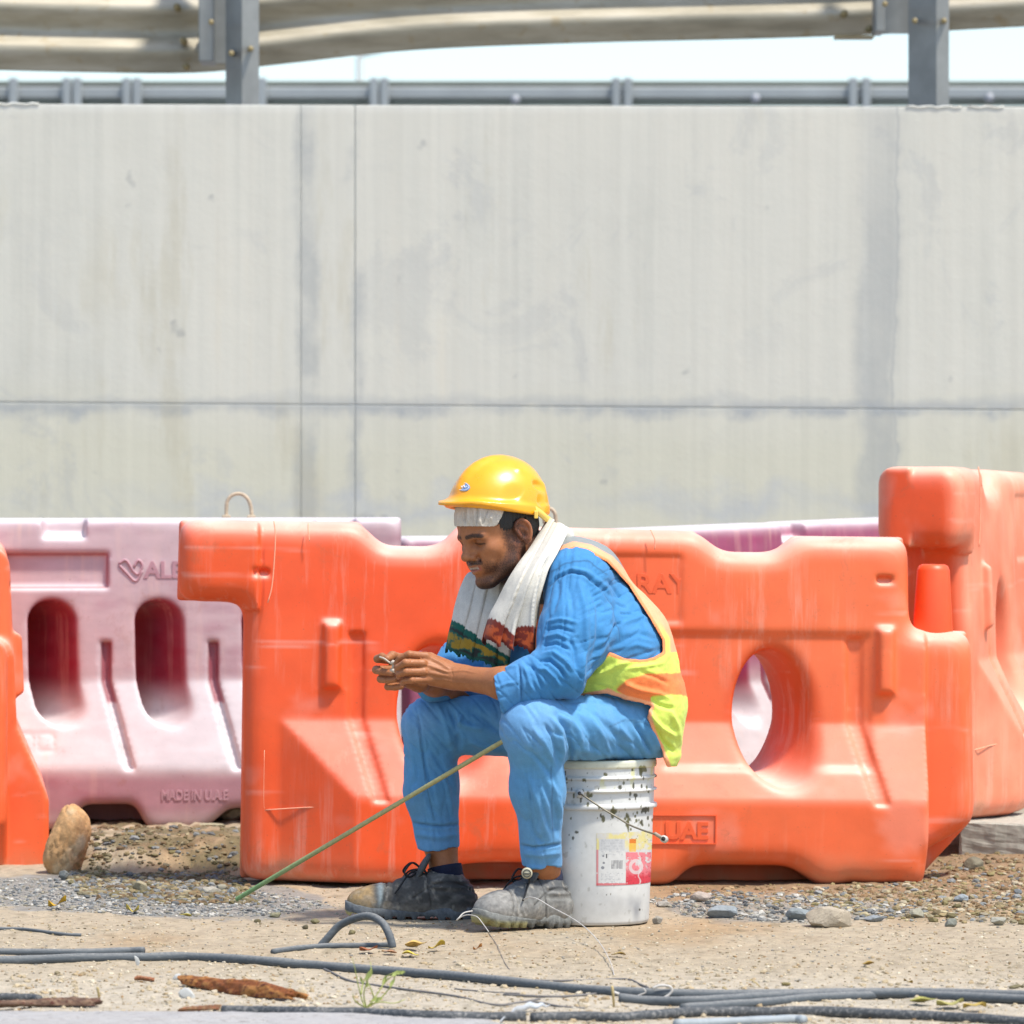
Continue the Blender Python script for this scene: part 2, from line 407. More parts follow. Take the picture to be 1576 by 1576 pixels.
# ---- concrete retaining wall made of cast panels
WD = 18.5
def wall_mat():
    t = NT('cast_concrete'); v = t.coord(); big = t.noise(1.1, 6, .6); mid = t.noise(5, 7, .62)
    streak = t.noise(1.0, 6, .65, t.coord((9, 1, .45))); fine = t.noise(70, 5, .6)
    c = t.ramp(t.math('ADD', t.math('MULTIPLY', big, .45), t.math('MULTIPLY', streak, .55)), [(.3, srgb(188, 187, 175)), (.45, srgb(199, 197, 184)), (.6, srgb(203, 200, 186)), (.75, srgb(208, 201, 182))])
    sep = t.n('ShaderNodeSeparateXYZ', {0: v}); z = sep.outputs[2]; x = sep.outputs[0]
    c = t.mix(t.mr(t.math('ADD', z, t.math('MULTIPLY', big, .25)), 1.5, 1.25, 0, .75), c, srgb(196, 193, 172))           # yellower below the joint
    # patches of blue-grey slurry
    smear = t.math('MULTIPLY', t.mr(t.noise(2.3, 8, .72, None, .8), .54, .60), t.mr(t.noise(.7, 3), .38, .55))
    c = t.mix(t.math('MULTIPLY', smear, .28), c, srgb(166, 168, 166))
    # slurry along the joints: bands that wander
    wob = t.math('MULTIPLY', t.math('SUBTRACT', mid, .5), .16)
    jn = t.noise(2.6, 5, .7)
    for xc, w, k in ((XJ[0] + .018, .022, .55), (XJ[1], .005, .55), (XJ[2], .055, .62)):
        d = t.math('ABSOLUTE', t.math('SUBTRACT', t.math('ADD', x, t.math('MULTIPLY', wob, .85)), xc))
        kk = t.math('MULTIPLY', t.mr(d, w - (.012 if w > .05 else 0), w + .03, 1, 0), k)
        if w > .05: kk = t.math('MULTIPLY', kk, t.math('MULTIPLY', t.mr(z, 2.4, 1.6, .45, 1.0), t.mr(jn, .35, .6, .55, 1)))
        if w < .05: kk = t.math('MULTIPLY', kk, t.mr(jn, .40, .58, .1, 1))
        c = t.mix(kk, c, srgb(156, 159, 157))
    d = t.math('ABSOLUTE', t.math('SUBTRACT', t.math('ADD', z, wob), 1.283))
    c = t.mix(t.math('MULTIPLY', t.mr(d, .006, .045, 1, 0), t.mr(mid, .35, .6, .25, .75)), c, srgb(150, 155, 158))
    d = t.math('ABSOLUTE', t.math('SUBTRACT', t.math('ADD', z, t.math('MULTIPLY', wob, 2.2)), .945))
    c = t.mix(t.math('MULTIPLY', t.mr(d, .0, .07, 1, 0), t.mr(big, .4, .6, .1, .5)), c, srgb(166, 171, 178))
    c = t.mix(t.mr(z, 2.31, 2.345, 0, .5), c, srgb(224, 224, 214))  # lit top edge of the wall painted as a paler band
    drip = t.math('MULTIPLY', t.mr(t.noise(1, 6, .7, t.coord((3.2, 1, .55), (0, .06, 0))), .57, .64), t.mr(t.noise(2.4, 4), .45, .6)); c = t.mix(t.math('MULTIPLY', drip, .30), c, srgb(176, 168, 140))
    ed = t.mr(t.math('ABSOLUTE', t.math('SUBTRACT', t.math('ADD', x, t.math('MULTIPLY', wob, .5)), (1378 - 788) * WD / F)), .002, .006, .5, 0); c = t.mix(ed, c, srgb(160, 162, 158))
    spots = t.mr(t.noise(7, 3, .5), .71, .76); c = t.mix(t.math('MULTIPLY', spots, .45), c, srgb(140, 142, 140))
    line = t.mr(t.noise(1.0, 3, .6, t.coord((34, 1, .5))), .35, .65, .965, 1.03)
    c = t.mix(1.0, c, t.n('ShaderNodeCombineColor', {0: line, 1: line, 2: line}).outputs[0], 'MULTIPLY')
    return t.fin(c, .85, t.bump(fine, .12, .004, t.bump(mid, .2, .012)))
XJ = [(463 - 788) * WD / F, (546 - 788) * WD / F, (1352 - 788) * WD / F]
def make_wall():
    m = wall_mat(); mo = simple('joint_mortar', srgb(182, 183, 176), .9, .1, 30)
    x = lambda px: (px - 788) * WD / F; z = lambda py: CAMZ - (py - 750) * WD / F
    w = thing('concrete_wall', 'long pale grey cast concrete retaining wall behind the plastic barriers', 'wall', (0, WD, 0))
    top = lambda px: z(160 + (px / 1576) * 5); jt = lambda px: z(619 + (px / 1576) * 12)
    cols = [(-900, 463), (463, 546), (546, 2500)]
    gap = {463: .0012, 546: .0024}
    for a, b in cols:
        for part in (0, 1):
            x0, x1 = x(a) + gap.get(a, 0), x(b) - gap.get(b, 0); g = .0016; y0, y1 = WD, WD + .12; V = []
            for (xx, pxx) in ((x0, a), (x1, b)):
                z0, z1 = (jt(pxx) + g * 1.2, top(pxx)) if part else (-.3, jt(pxx) - g * 1.2)
                V += [(xx, y0, z0), (xx, y1, z0), (xx, y0, z1), (xx, y1, z1)]
            Fc = [(0, 4, 6, 2), (1, 3, 7, 5), (0, 2, 3, 1), (4, 5, 7, 6), (2, 6, 7, 3), (0, 1, 5, 4)]
            o = mesh('panel', V, Fc, m, False); bv = o.modifiers.new('b', 'BEVEL'); bv.width = .002; bv.segments = 2
            keep(o, w)
    V, Fc = boxm(x(-900), x(2500), WD + .0035, WD + .5, -.3, z(164)); keep(mesh('core', V, Fc, mo, False), w)
    # uneven lumps of mortar left along the top edge
    pts = []
    for a, b in ((-20, 60), (1395, 1480), (1490, 1545)):
        n = max(3, int((b - a) / 9)); V = []; q = []
        for i in range(n + 1):
            p = a + (b - a) * i / n; q.append((x(p), WD - .002, top(p) + .001 + .003 * math.sin(i * 2.1 + a)))
        pts.append(tube(np.array(q), math.radians(.17), 6, True, noise=.5))
    V, Fc = join(pts); keep(mesh('mortar_lip', V, Fc, simple('lip_mortar', srgb(226, 226, 216), .9), True), w)
    # the road deck behind the wall top
    V, Fc = boxm(-60, 60, WD + .5, 60, 1.9, z(164) - .03); structure(mesh('road', V, Fc, simple('road_surface', (.22, .21, .2), .9), False))
make_wall()

# ---- guard rails
def wbeam(path, h, depth, seg=26, thick=.004):
    """path: (x, y, z of lower edge) list; W profile facing the wall side"""
    prof = []
    for i in range(seg + 1):
        u = i / seg; yy = -depth * .5 * (1 - math.cos(2 * math.pi * u * 2)) * .5 * 1.6; prof.append((yy, u * h))
    path = np.asarray(path); T = np.gradient(path, axis=0); T[:, 2] = 0; T /= np.linalg.norm(T, axis=1)[:, None]
    N = np.stack([-T[:, 1], T[:, 0], 0 * T[:, 0]], 1); V = []; Fc = []; n = len(prof)
    for s in (0, 1):
        for i, p in enumerate(path):
            for (yy, zz) in prof: V.append(p + N[i] * (yy + s * thick) + np.array([0, 0, zz]))
    M = len(path) * n
    for s in (0, 1):
        for i in range(len(path) - 1):
            for k in range(n - 1):
                a = s * M + i * n + k; q = (a, a + n, a + n + 1, a + 1); Fc.append(q if not s else q[::-1])
    for i in range(len(path) - 1):
        for k in (0, n - 1):
            a = i * n + k; Fc.append((a, a + M, a + n + M, a + n))
    return np.array(V), Fc
def make_rails():
    t = NT('galvanised_beam'); f = t.noise(3, 6, .6, t.coord((1, 1, 6))); st = t.noise(14, 4)
    c = t.ramp(f, [(.3, srgb(138, 131, 112)), (.5, srgb(160, 152, 132)), (.7, srgb(176, 169, 152))]); c = t.mix(t.mr(st, .6, .72, 0, .5), c, srgb(140, 120, 80))
    gal = t.fin(c, .5, None, Metallic=.25)
    post = simple('galvanised_post', srgb(132, 133, 129), .45, .12, 12, .05, Metallic=.3)
    rust = simple('bolt_metal', srgb(140, 124, 84), .5)
    D = 19.35; S = D / F
    r = thing('guard_rail', 'near galvanised W-beam guard rail running along the top of the concrete wall', 'guard rail', P(788, 166, D))
    # lower edge of the beam in the photo, and how far back it stands
    lower = [(-300, 96), (-60, 106), (120, 111), (300, 112), (440, 98), (640, 77), (900, 66), (1150, 60), (1350, 53), (1576, 41), (1900, 25)]
    dd = lambda px: D + .38 + .1 * math.sin((px - 100) / 500)
    path = catmull([P(px, py, dd(px)) for px, py in lower], 5)
    V, Fc = wbeam(path, .315, .06); keep(mesh('beam', V, Fc, gal), r)
    for px, w0, w1 in ((371, 26, 27), (1431, 30, 31)):
        x0 = (px - w0 - 788) * S; x1 = (px + w1 - 788) * S; zb = 2.2; zt = 3.4
        xm = x0 + (.52 if px < 800 else .66) * (x1 - x0); A = [(x0, D + .10), (xm, D), (x1, D + .035), (x1 - .006, D + .04), (xm, D + .007), (x0 + .005, D + .102)]
        V = [(u, v_, zz) for zz in (zb, zt) for u, v_ in A]; Fc = [(i, (i + 1) % 6, 6 + (i + 1) % 6, 6 + i) for i in range(6)]
        keep(mesh('post', V, Fc, post, False), r)
        V, Fc = boxm(x0 - .10 if px < 800 else x0 - .12, x0 - .045 if px < 800 else x0 - .085, D + .1, D + .3, P(0, 98 if px < 800 else 52, D + .2)[2], 3.3, .004); bl = mesh('spacer_block', V, Fc, post, False); keep(bl, r)
        V, Fc = boxm(x0 - .046 if px < 800 else x0 - .086, x0 + .012, D + .2, D + .206, P(0, 98 if px < 800 else 52, D + .2)[2], 3.3, .002); keep(mesh('bracket', V, Fc, post, False), r)
        for bx, by in (((325, 34), (356, 82), (386, 75)) if px < 800 else ((1408, 32), (1453, 32), (1362, 6))):
            V, Fc = tube([P(bx, by, D - .03), P(bx, by, D + .06)], .011, 8); keep(mesh('bolt', V, Fc, rust), r)
    for bx, by in ((282, 62), (286, 102), (272, 10), (309, 55), (1338, 44), (1300, 20)):
        q = P(bx, by, dd(bx) - .14); V, Fc = tube([q, q + np.array([0, .1, 0])], .013, 8); keep(mesh('bolt', V, Fc, rust), r)
    V, Fc = boxm(*(P(1285, 0, 19.6)[0], P(1345, 0, 19.6)[0]), 19.58, 19.7, P(0, 58, 19.6)[2], P(0, 55, 19.6)[2]); keep(mesh('splice_lip', V, Fc, rust, False), r)
    # far rail on the other side of the road
    D2 = 34.0; pg = simple('far_rail_metal', srgb(150, 154, 152), .5, .08, 4, .0, Metallic=.2); dk = simple('far_rail_recess', srgb(112, 118, 108), .7, .1, 4, 0)
    fr = thing('guard_rail', 'distant blurred grey box-section guard rail across the road above the wall', 'guard rail', P(788, 166, D2))
    X = lambda px, d=D2: (px - 788) * d / F
    for py0, py1, yo, mm in ((124, 132, 0, dk), (134, 152, -.03, pg), (153, 162, 0, dk)):
        V, Fc = boxm(X(-500), X(2100), D2 + yo, D2 + yo + .1, P(0, py1, D2)[2], P(0, py0, D2)[2], .01); keep(mesh('rail', V, Fc, mm, False), fr)
    for px in (-10, 22, 104, 120, 196, 212, 404, 576, 592, 948, 966, 1312, 1332, 1700):
        V, Fc = boxm(X(px - 6.5), X(px + 6.5), D2 - .09, D2 - .04, 2.6, P(0, 123, D2)[2] + .01, .006); keep(mesh('post', V, Fc, pg, False), fr)
    for px, py in ((793, 153), (1163, 151), (1523, 150)):
        q = P(px, py, D2 - .1); V, Fc = tube([q, q + np.array([0, .05, 0])], .03, 10); keep(mesh('reflector', V, Fc, simple('reflector_grey', srgb(150, 152, 156), .4)), fr)
    q = P(553, 130, 60); V, Fc = tube([q - np.array([0, 0, 1.5]), P(553, 86, 60)], .035, 8); V2, F2 = tube([P(553, 86, 60), P(590, 78, 60)], .02, 8)
    V, Fc = join([(V, Fc), (V2, F2)]); tag(rebase(mesh('lamp_pole', V, Fc, pg)), 'thin distant grey pole standing behind the far guard rail', 'pole')
make_rails()

# ================================================================== PLASTIC BARRIERS
def dense(lo, hi, h): return [np.arange(lo[i], hi[i] + h, h) for i in range(3)]
def smn(a, b, k):
    h = np.clip(k - np.abs(a - b), 0, None) / k; return np.minimum(a, b) - h * h * k * .25
def smx(a, b, k): return -smn(-a, -b, k)
def profile(z, z0, z1, tb, tt, top):
    u = np.clip((z - z0) / (z1 - z0), 0, 1); e = .10; us = u + 0
    us = np.where(u < e, u * u / (2 * e) + 0 * u, us); us = np.where((u >= e), u - e / 2, us)
    us = us / (1 - e / 2); t = tb + (tt - tb) * np.clip(us, 0, 1)
    return t - .02 * np.clip((z - z1) / (top - z1), 0, 1)
def box2(x, z, x0, x1, z0, z1):
    dx = np.maximum(x0 - x, x - x1); dz = np.maximum(z0 - z, z - z1)
    return np.hypot(np.maximum(dx, 0), np.maximum(dz, 0)) + np.minimum(np.maximum(dx, dz), 0)
def soften(A, n=3, w=2):     # rounds the corners of an outline field
    for _ in range(n):
        for ax in (0, 1): A = sum(np.roll(A, k, ax) for k in range(-w, w + 1)) / (2 * w + 1)
    return A
def barrier_orange():
    h = .0065; xs, ys, zs = dense((-.25, -.25, -.07), (1.95, .25, .98), h)
    x = xs[:, None, None]; y = ys[None, :, None]; z = zs[None, None, :]; Yp = np.abs(y)
    X2, Z2 = np.meshgrid(xs, zs, indexing='ij')
    out = [(0, 0), (.04, 0), (.47, 0), (.515, .045), (.60, .055), (.84, .055), (.885, 0), (1.085, 0), (1.12, .052), (1.38, .052), (1.45, 0.0), (1.50, 0), (1.515, .012), (1.56, .012), (1.575, 0), (1.60, 0), (1.615, .012), (1.65, .012), (1.665, 0), (1.727, 0), (1.727, .08), (1.868, .155), (1.853, .645), (1.69, .645),
           (1.686, .883), (1.40, .883), (1.347, .84), (1.207, .84), (1.144, .893), (.545, .90), (.49, .845), (.345, .845), (.289, .905), (-.165, .905), (-.168, .70), (0, .70)]
    s = .012
    poly = inpoly(X2, Z2, out)
    poly = soften(poly, 3, 3)
    # round the outline: shrink then grow
    solid = inpoly(X2, Z2, [(0, 0), (1.727, 0)] + out[21:])
    pl = np.where(y < .02, poly[:, None, :], solid[:, None, :])      # fork pockets open at the front only, backs closed to keep them dark
    T = profile(z, .205, .41, .195, .11, .905)
    cham = .11 + np.clip(x - .09, 0, None) * .45; T = np.minimum(T, cham)
    cham2 = .11 + np.clip(1.735 - x, 0, None) * 8; T = np.minimum(T, cham2)
    T = np.where(x > 1.727, .085, T); T = np.where((x < .03) & (z > .68), .118, T)
    T = T - .010 * sst(.015, -.008, box2(x, z, 1.06, 1.58, .30, .632))     # panel below the long ledge
    T = T - .006 * sst(.006, -.004, box2(x, z, .74, 1.10, .66, .83))       # name panel
    T = T + .024 * sst(.008, -.012, box2(x, z, .195, .24, .485, .655)) + .024 * sst(.008, -.012, box2(x, z, 1.60, 1.645, .485, .655))
    out_sl = np.clip((.41 - z) / .2, 0, 1) * .06                           # grooves lean along the slope
    for xc in (.281, 1.545):
        T = T - .011 * sst(.004, -.006, box2(x - out_sl, z, xc - .02, xc + .02, .205, .628))
    for xc in (.338, 1.668):
        T = T - .018 * sst(.004, -.004, box2(x, z, xc - .3 - .02, xc - .3 + .02, .767, .784)) if xc < 1 else T - .018 * sst(.004, -.004, box2(x, z, 1.60, 1.64, .767, .784))
    prof = Yp - T
    d = smx(pl, prof, .062)
    for xc in (.50, 1.352):
        w = .086 + .034 * np.clip(Yp / .15, 0, 1) ** 2; hh = .15 + .03 * np.clip(Yp / .15, 0, 1)
        e = (np.sqrt(((x - xc - .42 * (-y - .13)) / w) ** 2 + ((z - .43) / hh) ** 2) - 1) * w
        d = smx(d, -e, .022)
    V, Q = grid_nets(d.astype(np.float32), np.array([xs[0], ys[0], zs[0]]), h, 2)
    N = normals(V, Q)
    X, Y, Z = V.T
    sat = np.array((.78, .074, .007)); fad = np.array((.80, .148, .042)); dust = np.array((.84, .58, .47)); red = np.array((.42, .035, .01))
    fade = np.clip(.12 + .55 * fbm(X * 2.2, Y * 3, Z * 3, s=31) + .62 * sst(.3, 1.5, X), 0, 1.15)
    c = sat + (fad - sat) * fade[:, None]
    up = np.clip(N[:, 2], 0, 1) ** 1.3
    dd = np.clip(up * (.75 + .35 * fbm(X * 8, Y * 8, Z * 8, s=32)) + .10 * sst(.05, 0, Z), 0, 1); c = c + (dust - c) * (.92 * dd)[:, None]  # dust tone mixed in by upward tilt also paints the slopes as sunlit
    blot = sst(.15, .5, fbm(X * 6, Y * 9, Z * 7, s=35)); c = c + (dust - c) * (.16 * blot)[:, None]
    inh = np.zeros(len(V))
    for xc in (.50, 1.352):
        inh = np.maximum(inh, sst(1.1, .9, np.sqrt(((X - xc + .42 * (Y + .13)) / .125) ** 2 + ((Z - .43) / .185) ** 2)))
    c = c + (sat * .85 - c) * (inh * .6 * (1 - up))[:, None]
    scuff = sst(.38, .6, fbm(X * 3, Y * 9, Z * 30, s=33)); c = c + (dust - c) * (.22 * scuff)[:, None]
    low = sst(.10, .0, Z + .05 * fbm(X * 9, Y * 9, s=34)); c = c + (np.array(srgb(176, 142, 108)) - c) * (.55 * low * (.6 + .8 * fbm(X * 25, Y * 25, Z * 25, s=38)).clip(0, 1))[:, None]
    return V, Q, c
def barrier_pink():
    h = .0065; xs, ys, zs = dense((-.08, -.22, -.06), (2.08, .22, .95), h)
    x = xs[:, None, None]; y = ys[None, :, None]; z = zs[None, None, :]; Yp = np.abs(y)
    X2, Z2 = np.meshgrid(xs, zs, indexing='ij')
    out = [(0, .0), (.34, 0), (.42, .065), (.62, .065), (.70, 0), (1.10, 0), (1.115, .04), (1.25, .07), (1.26, .0)]
    out = [(0, 0), (.30, 0), (.36, .065), (.58, .065), (.66, 0), (1.03, 0), (1.10, .072), (1.24, .072), (1.28, 0), (1.44, 0), (1.51, .06), (1.70, .06), (1.76, 0), (2.0, 0), (2.0, .885), (0, .885)]
    poly = np.where(y < .02, soften(inpoly(X2, Z2, out), 2, 2)[:, None, :], inpoly(X2, Z2, [(0, 0), (2.0, 0), (2.0, .885), (0, .885)])[:, None, :])  # back half has no pockets, closed off so they look dark inside
    T = profile(z, .165, .42, .185, .105, .885)
    end = .105 + np.clip(np.minimum(x - .06, 1.90 - x), 0, None) * .5; T = np.minimum(T, end)
    T = T - .022 * sst(.004, -.006, box2(x, z, .55, 1.163, .685, .785))
    notch = sst(.004, -.01, box2(x, z, .975, 1.10, .825, 1.0)); T = T - .05 * notch * np.clip((z - .815) / .03, 0, 1)
    T = T - .05 * sst(.004, -.01, box2(x, z, 1.75, 1.87, .825, 1.0)) * np.clip((z - .815) / .03, 0, 1)
    for x0 in (.905, .965): T = T - .005 * (sst(.002, -.002, box2(x, z, x0, x0 + .05, .22, .275)) - sst(.002, -.002, box2(x, z, x0 + .007, x0 + .043, .227, .268)))
    out_sl = np.clip((.42 - z) / .255, 0, 1) * .075
    for xc in (.245, .55, .85, 1.157, 1.463, 1.77):
        T = T - .022 * sst(.004, -.005, box2(x - out_sl, z, xc - .014, xc + .014, .17, .532))
    prof = Yp - T; d = smx(poly, prof, .03)
    for xc in (.40, .70, 1.009, 1.315, 1.62):
        w = .058 + .008 * np.clip(Yp / .12, 0, 1); zc = np.clip(z, .36, .585)
        e = np.hypot(x - xc + .85 * (y + .10), z - zc) - w; d = smx(d, -e, .018)
    V, Q = grid_nets(d.astype(np.float32), np.array([xs[0], ys[0], zs[0]]), h, 2); N = normals(V, Q); X, Y, Z = V.T
    base = np.array(srgb(186, 160, 161)); white = np.array(srgb(203, 196, 196)); deep = np.array(srgb(140, 8, 45)); mid = np.array(srgb(150, 84, 102))
    n = fbm(X * 3, Y * 5, Z * 4, s=41) + .5 * fbm(X * 13, Y * 12, Z * 30, s=45)
    c = base + (mid - base) * np.clip(.12 + .95 * n, 0, .8)[:, None]
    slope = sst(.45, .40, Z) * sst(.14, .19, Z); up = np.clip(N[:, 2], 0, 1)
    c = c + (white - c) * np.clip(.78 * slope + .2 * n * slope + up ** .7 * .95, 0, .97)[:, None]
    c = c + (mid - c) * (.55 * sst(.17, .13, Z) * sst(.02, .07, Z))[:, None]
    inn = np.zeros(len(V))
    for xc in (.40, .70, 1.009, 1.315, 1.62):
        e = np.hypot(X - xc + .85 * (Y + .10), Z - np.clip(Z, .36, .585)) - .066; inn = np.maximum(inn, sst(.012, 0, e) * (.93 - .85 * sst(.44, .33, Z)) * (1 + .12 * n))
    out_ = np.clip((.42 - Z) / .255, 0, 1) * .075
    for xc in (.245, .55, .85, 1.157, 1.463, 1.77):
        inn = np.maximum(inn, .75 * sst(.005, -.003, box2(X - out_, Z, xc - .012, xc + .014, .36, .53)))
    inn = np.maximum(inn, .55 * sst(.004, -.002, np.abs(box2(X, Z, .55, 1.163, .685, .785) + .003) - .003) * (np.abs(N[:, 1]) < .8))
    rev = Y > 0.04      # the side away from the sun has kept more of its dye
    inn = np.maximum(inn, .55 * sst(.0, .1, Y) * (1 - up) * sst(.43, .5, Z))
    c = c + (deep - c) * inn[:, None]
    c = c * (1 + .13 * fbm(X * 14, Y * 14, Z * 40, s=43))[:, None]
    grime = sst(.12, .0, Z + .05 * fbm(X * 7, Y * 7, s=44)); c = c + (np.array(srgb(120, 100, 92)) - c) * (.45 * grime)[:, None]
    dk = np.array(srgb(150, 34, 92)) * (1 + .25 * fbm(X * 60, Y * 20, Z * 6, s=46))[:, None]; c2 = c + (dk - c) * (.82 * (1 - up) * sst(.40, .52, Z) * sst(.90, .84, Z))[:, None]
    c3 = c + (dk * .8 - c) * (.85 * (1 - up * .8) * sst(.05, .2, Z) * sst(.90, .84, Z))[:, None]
    return V, Q, np.clip(c, 0, 1), np.clip(c2, 0, 1), np.clip(c3, 0, 1)
_unused = None
def text_mesh(name, body, size, ext, mat, parent, loc, rot=(math.pi / 2, 0, 0), sx=1.0, bold=.0):
    cu = bpy.data.curves.new(name, 'FONT'); cu.body = body; cu.size = size; cu.extrude = ext; cu.offset = bold; cu.bevel_depth = ext * .3; cu.resolution_u = 3
    o = bpy.data.objects.new(name + '_tmp', cu); COL.objects.link(o)
    me = bpy.data.meshes.new_from_object(o.evaluated_get(bpy.context.evaluated_depsgraph_get())); bpy.data.objects.remove(o)
    me.materials.clear(); me.materials.append(mat); q = bpy.data.objects.new(name, me); COL.objects.link(q)
    q.parent = parent; q.location = loc; q.rotation_euler = rot; q.scale = (sx, 1, 1); return q
def plastic(name, **kw):
    t = NT(name); f = t.noise(9, 6, .6); sp = t.noise(160, 3, .6); g = t.mr(f, .3, .7, .92, 1.07)
    c = t.mix(1.0, t.attr(), t.n('ShaderNodeCombineColor', {0: g, 1: g, 2: g}).outputs[0], 'MULTIPLY')
    sc_ = t.math('MULTIPLY', t.mr(t.noise(1, 8, .7, t.coord((2.5, 14, 30), (.2, .35, 0))), .66, .70), t.mr(t.noise(2.2, 2), .5, .62))
    c = t.mix(t.math('MULTIPLY', sc_, .35), c, srgb(235, 205, 190))
    run = t.math('MULTIPLY', t.mr(t.noise(1, 6, .7, t.coord((26, 26, 1.6))), .52, .68), t.mr(t.noise(3.2, 3), .42, .62)); c = t.mix(t.math('MULTIPLY', run, .30), c, srgb(226, 190, 168))
    dirt = t.math('MULTIPLY', t.mr(t.noise(11, 8, .75, None, .4), .56, .66), t.mr(t.noise(2.7, 3), .45, .6)); c = t.mix(t.math('MULTIPLY', dirt, .28), c, srgb(150, 96, 66))
    c = t.mix(t.mr(sp, .68, .73, 0, .5), c, srgb(120, 80, 60))
    return t.fin(c, t.mr(f, .3, .7, .42, .6), t.bump(f, .08, .01, t.bump(sp, .05, .002)), **kw)
def cyl(x, y, z0, z1, r0, r1, seg=24):
    V = []; Fc = []; prof = [(r0 * .0 + .001, z0), (r0, z0), (r0, z0 + .01), (r1 + .002, z1 - .016), (r1 - .003, z1 - .004), (r1 - .012, z1), (.001, z1)]
    for r, z in prof:
        for k in range(seg): V.append((x + r * math.cos(2 * math.pi * k / seg), y + r * math.sin(2 * math.pi * k / seg), z))
    for i in range(len(prof) - 1):
        for k in range(seg): a = i * seg + k; b = i * seg + (k + 1) % seg; Fc.append((a, b, b + seg, a + seg))
    return np.array(V), Fc
def make_barriers():
    mo = plastic('orange_plastic'); mp = plastic('faded_pink_plastic')
    lt = simple('orange_relief', (.79, .105, .024), .5, .08, 20, .05); seam = simple('seam_scuff', srgb(240, 165, 130), .6, .1, 40, 0)
    pr = simple('pink_relief', srgb(176, 136, 142), .55, .12, 20, .05); pegm = simple('peg_orange', (.80, .085, .015), .45, .06, 20, .05)
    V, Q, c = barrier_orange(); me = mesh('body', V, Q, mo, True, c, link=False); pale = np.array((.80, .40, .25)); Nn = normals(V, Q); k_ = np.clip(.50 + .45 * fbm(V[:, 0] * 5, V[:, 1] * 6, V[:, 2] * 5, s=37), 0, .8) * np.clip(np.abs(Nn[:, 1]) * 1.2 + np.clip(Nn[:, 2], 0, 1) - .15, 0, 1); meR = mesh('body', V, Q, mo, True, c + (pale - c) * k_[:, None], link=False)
    pegV, pegF = cyl(1.76, 0, .63, .815, .052, .040); peg = mesh('peg', pegV, pegF, pegm, link=False)
    T = lambda z: .11 if z > .41 else .195 - (z - .205) / .205 * .085
    def seams():
        out = []
        for pts in ([(.068, .117, .905), (.072, .122, .86), (.066, .122, .75), (.055, .122, .70)], [(.155, .1, .90), (.155, .108, .88), (.158, .1095, .855)],
                    [(.052, .108, .33), (.052, .108, .21), (.055, .108, .175)], [(.055, .108, .18), (.17, .145, .19), (.28, .187, .197)], [(.058, .108, .12), (.062, .108, .10)], [(1.02, .1, .895), (1.03, .1095, .87), (1.03, .1085, .845)]):
            out.append(tube(catmull([(x, -y, z) for x, y, z in pts], 4), .0016, 6))
        return out
    sms = [mesh('seam_line', sv, sf, seam, link=False) for sv, sf in seams()]
    def frame(x0, x1, z0, z1, y, w=.004):
        return join([boxm(x0, x1, y - .003, y + .006, z0, z0 + w), boxm(x0, x1, y - .003, y + .006, z1 - w, z1), boxm(x0, x0 + w, y - .0032, y + .0062, z0 + w, z1 - w), boxm(x1 - w, x1, y - .0032, y + .0062, z0 + w, z1 - w)])
    def build(name, label, loc, a, tilt, zs=1.0, first=False, roll=0, me=me):
        o = thing(name, label, 'barrier', loc, 'orange plastic road barriers'); o.rotation_euler = (roll, tilt, a); o.scale = (1, 1, zs)
        for nm, m_ in [('body', me), ('peg', peg)] + [('seam_line', q) for q in sms]:
            q = bpy.data.objects.new(nm, m_); COL.objects.link(q); q.parent = o
        if first:
            text_mesh('lettering', 'RAY', .07, .0020, lt, o, (.985, -.0895, .735), bold=.001)
            text_mesh('lettering', 'UAE', .058, .0015, lt, o, (1.055, -.196, .122), bold=.002)
            v, f = frame(.99, 1.185, .108, .182, -.196, .003); q = mesh('relief_frame', v, f, lt, False); q.parent = o
        return o
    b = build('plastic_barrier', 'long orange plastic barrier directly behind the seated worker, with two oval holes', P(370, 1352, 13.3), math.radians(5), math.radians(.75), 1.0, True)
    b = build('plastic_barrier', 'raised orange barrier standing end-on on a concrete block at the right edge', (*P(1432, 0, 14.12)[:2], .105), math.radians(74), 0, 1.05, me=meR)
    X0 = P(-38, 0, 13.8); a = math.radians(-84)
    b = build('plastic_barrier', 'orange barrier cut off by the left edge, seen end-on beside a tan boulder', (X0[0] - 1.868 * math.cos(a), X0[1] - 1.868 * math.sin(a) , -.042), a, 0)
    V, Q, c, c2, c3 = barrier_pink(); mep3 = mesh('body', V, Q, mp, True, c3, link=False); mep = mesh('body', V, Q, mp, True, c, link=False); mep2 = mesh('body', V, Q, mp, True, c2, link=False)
    def loop(x):
        hoop = catmull([(x - .034, 0, .86), (x - .034, 0, .905), (x - .030, 0, .935), (x - .012, 0, .952), (x + .012, 0, .952), (x + .030, 0, .935), (x + .038, 0, .905), (x + .038, 0, .86)], 5)
        return tube(hoop, .0055, 8)
    hm = simple('rusty_hoop', srgb(176, 158, 132), .6, .25, 60, .2)
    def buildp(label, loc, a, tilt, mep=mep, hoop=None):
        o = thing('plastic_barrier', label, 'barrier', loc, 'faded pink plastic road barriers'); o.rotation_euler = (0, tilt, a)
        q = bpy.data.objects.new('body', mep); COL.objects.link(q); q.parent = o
        if hoop:
            v, f = loop(hoop); mesh('hoop', v, f, hm).parent = o
            for s in (-.034, .038):
                v, f = boxm(hoop + s - .012, hoop + s + .012, -.012, .012, .878, .893, .002); mesh('hoop_foot', v, f, hm, False).parent = o
        return o
    o = buildp('faded pink and white barrier behind the left gap, with a wire hoop on top', (P(-455, 0, 15.1)[0], 15.1, .025), math.radians(1.0), math.radians(-.1), hoop=1.532)
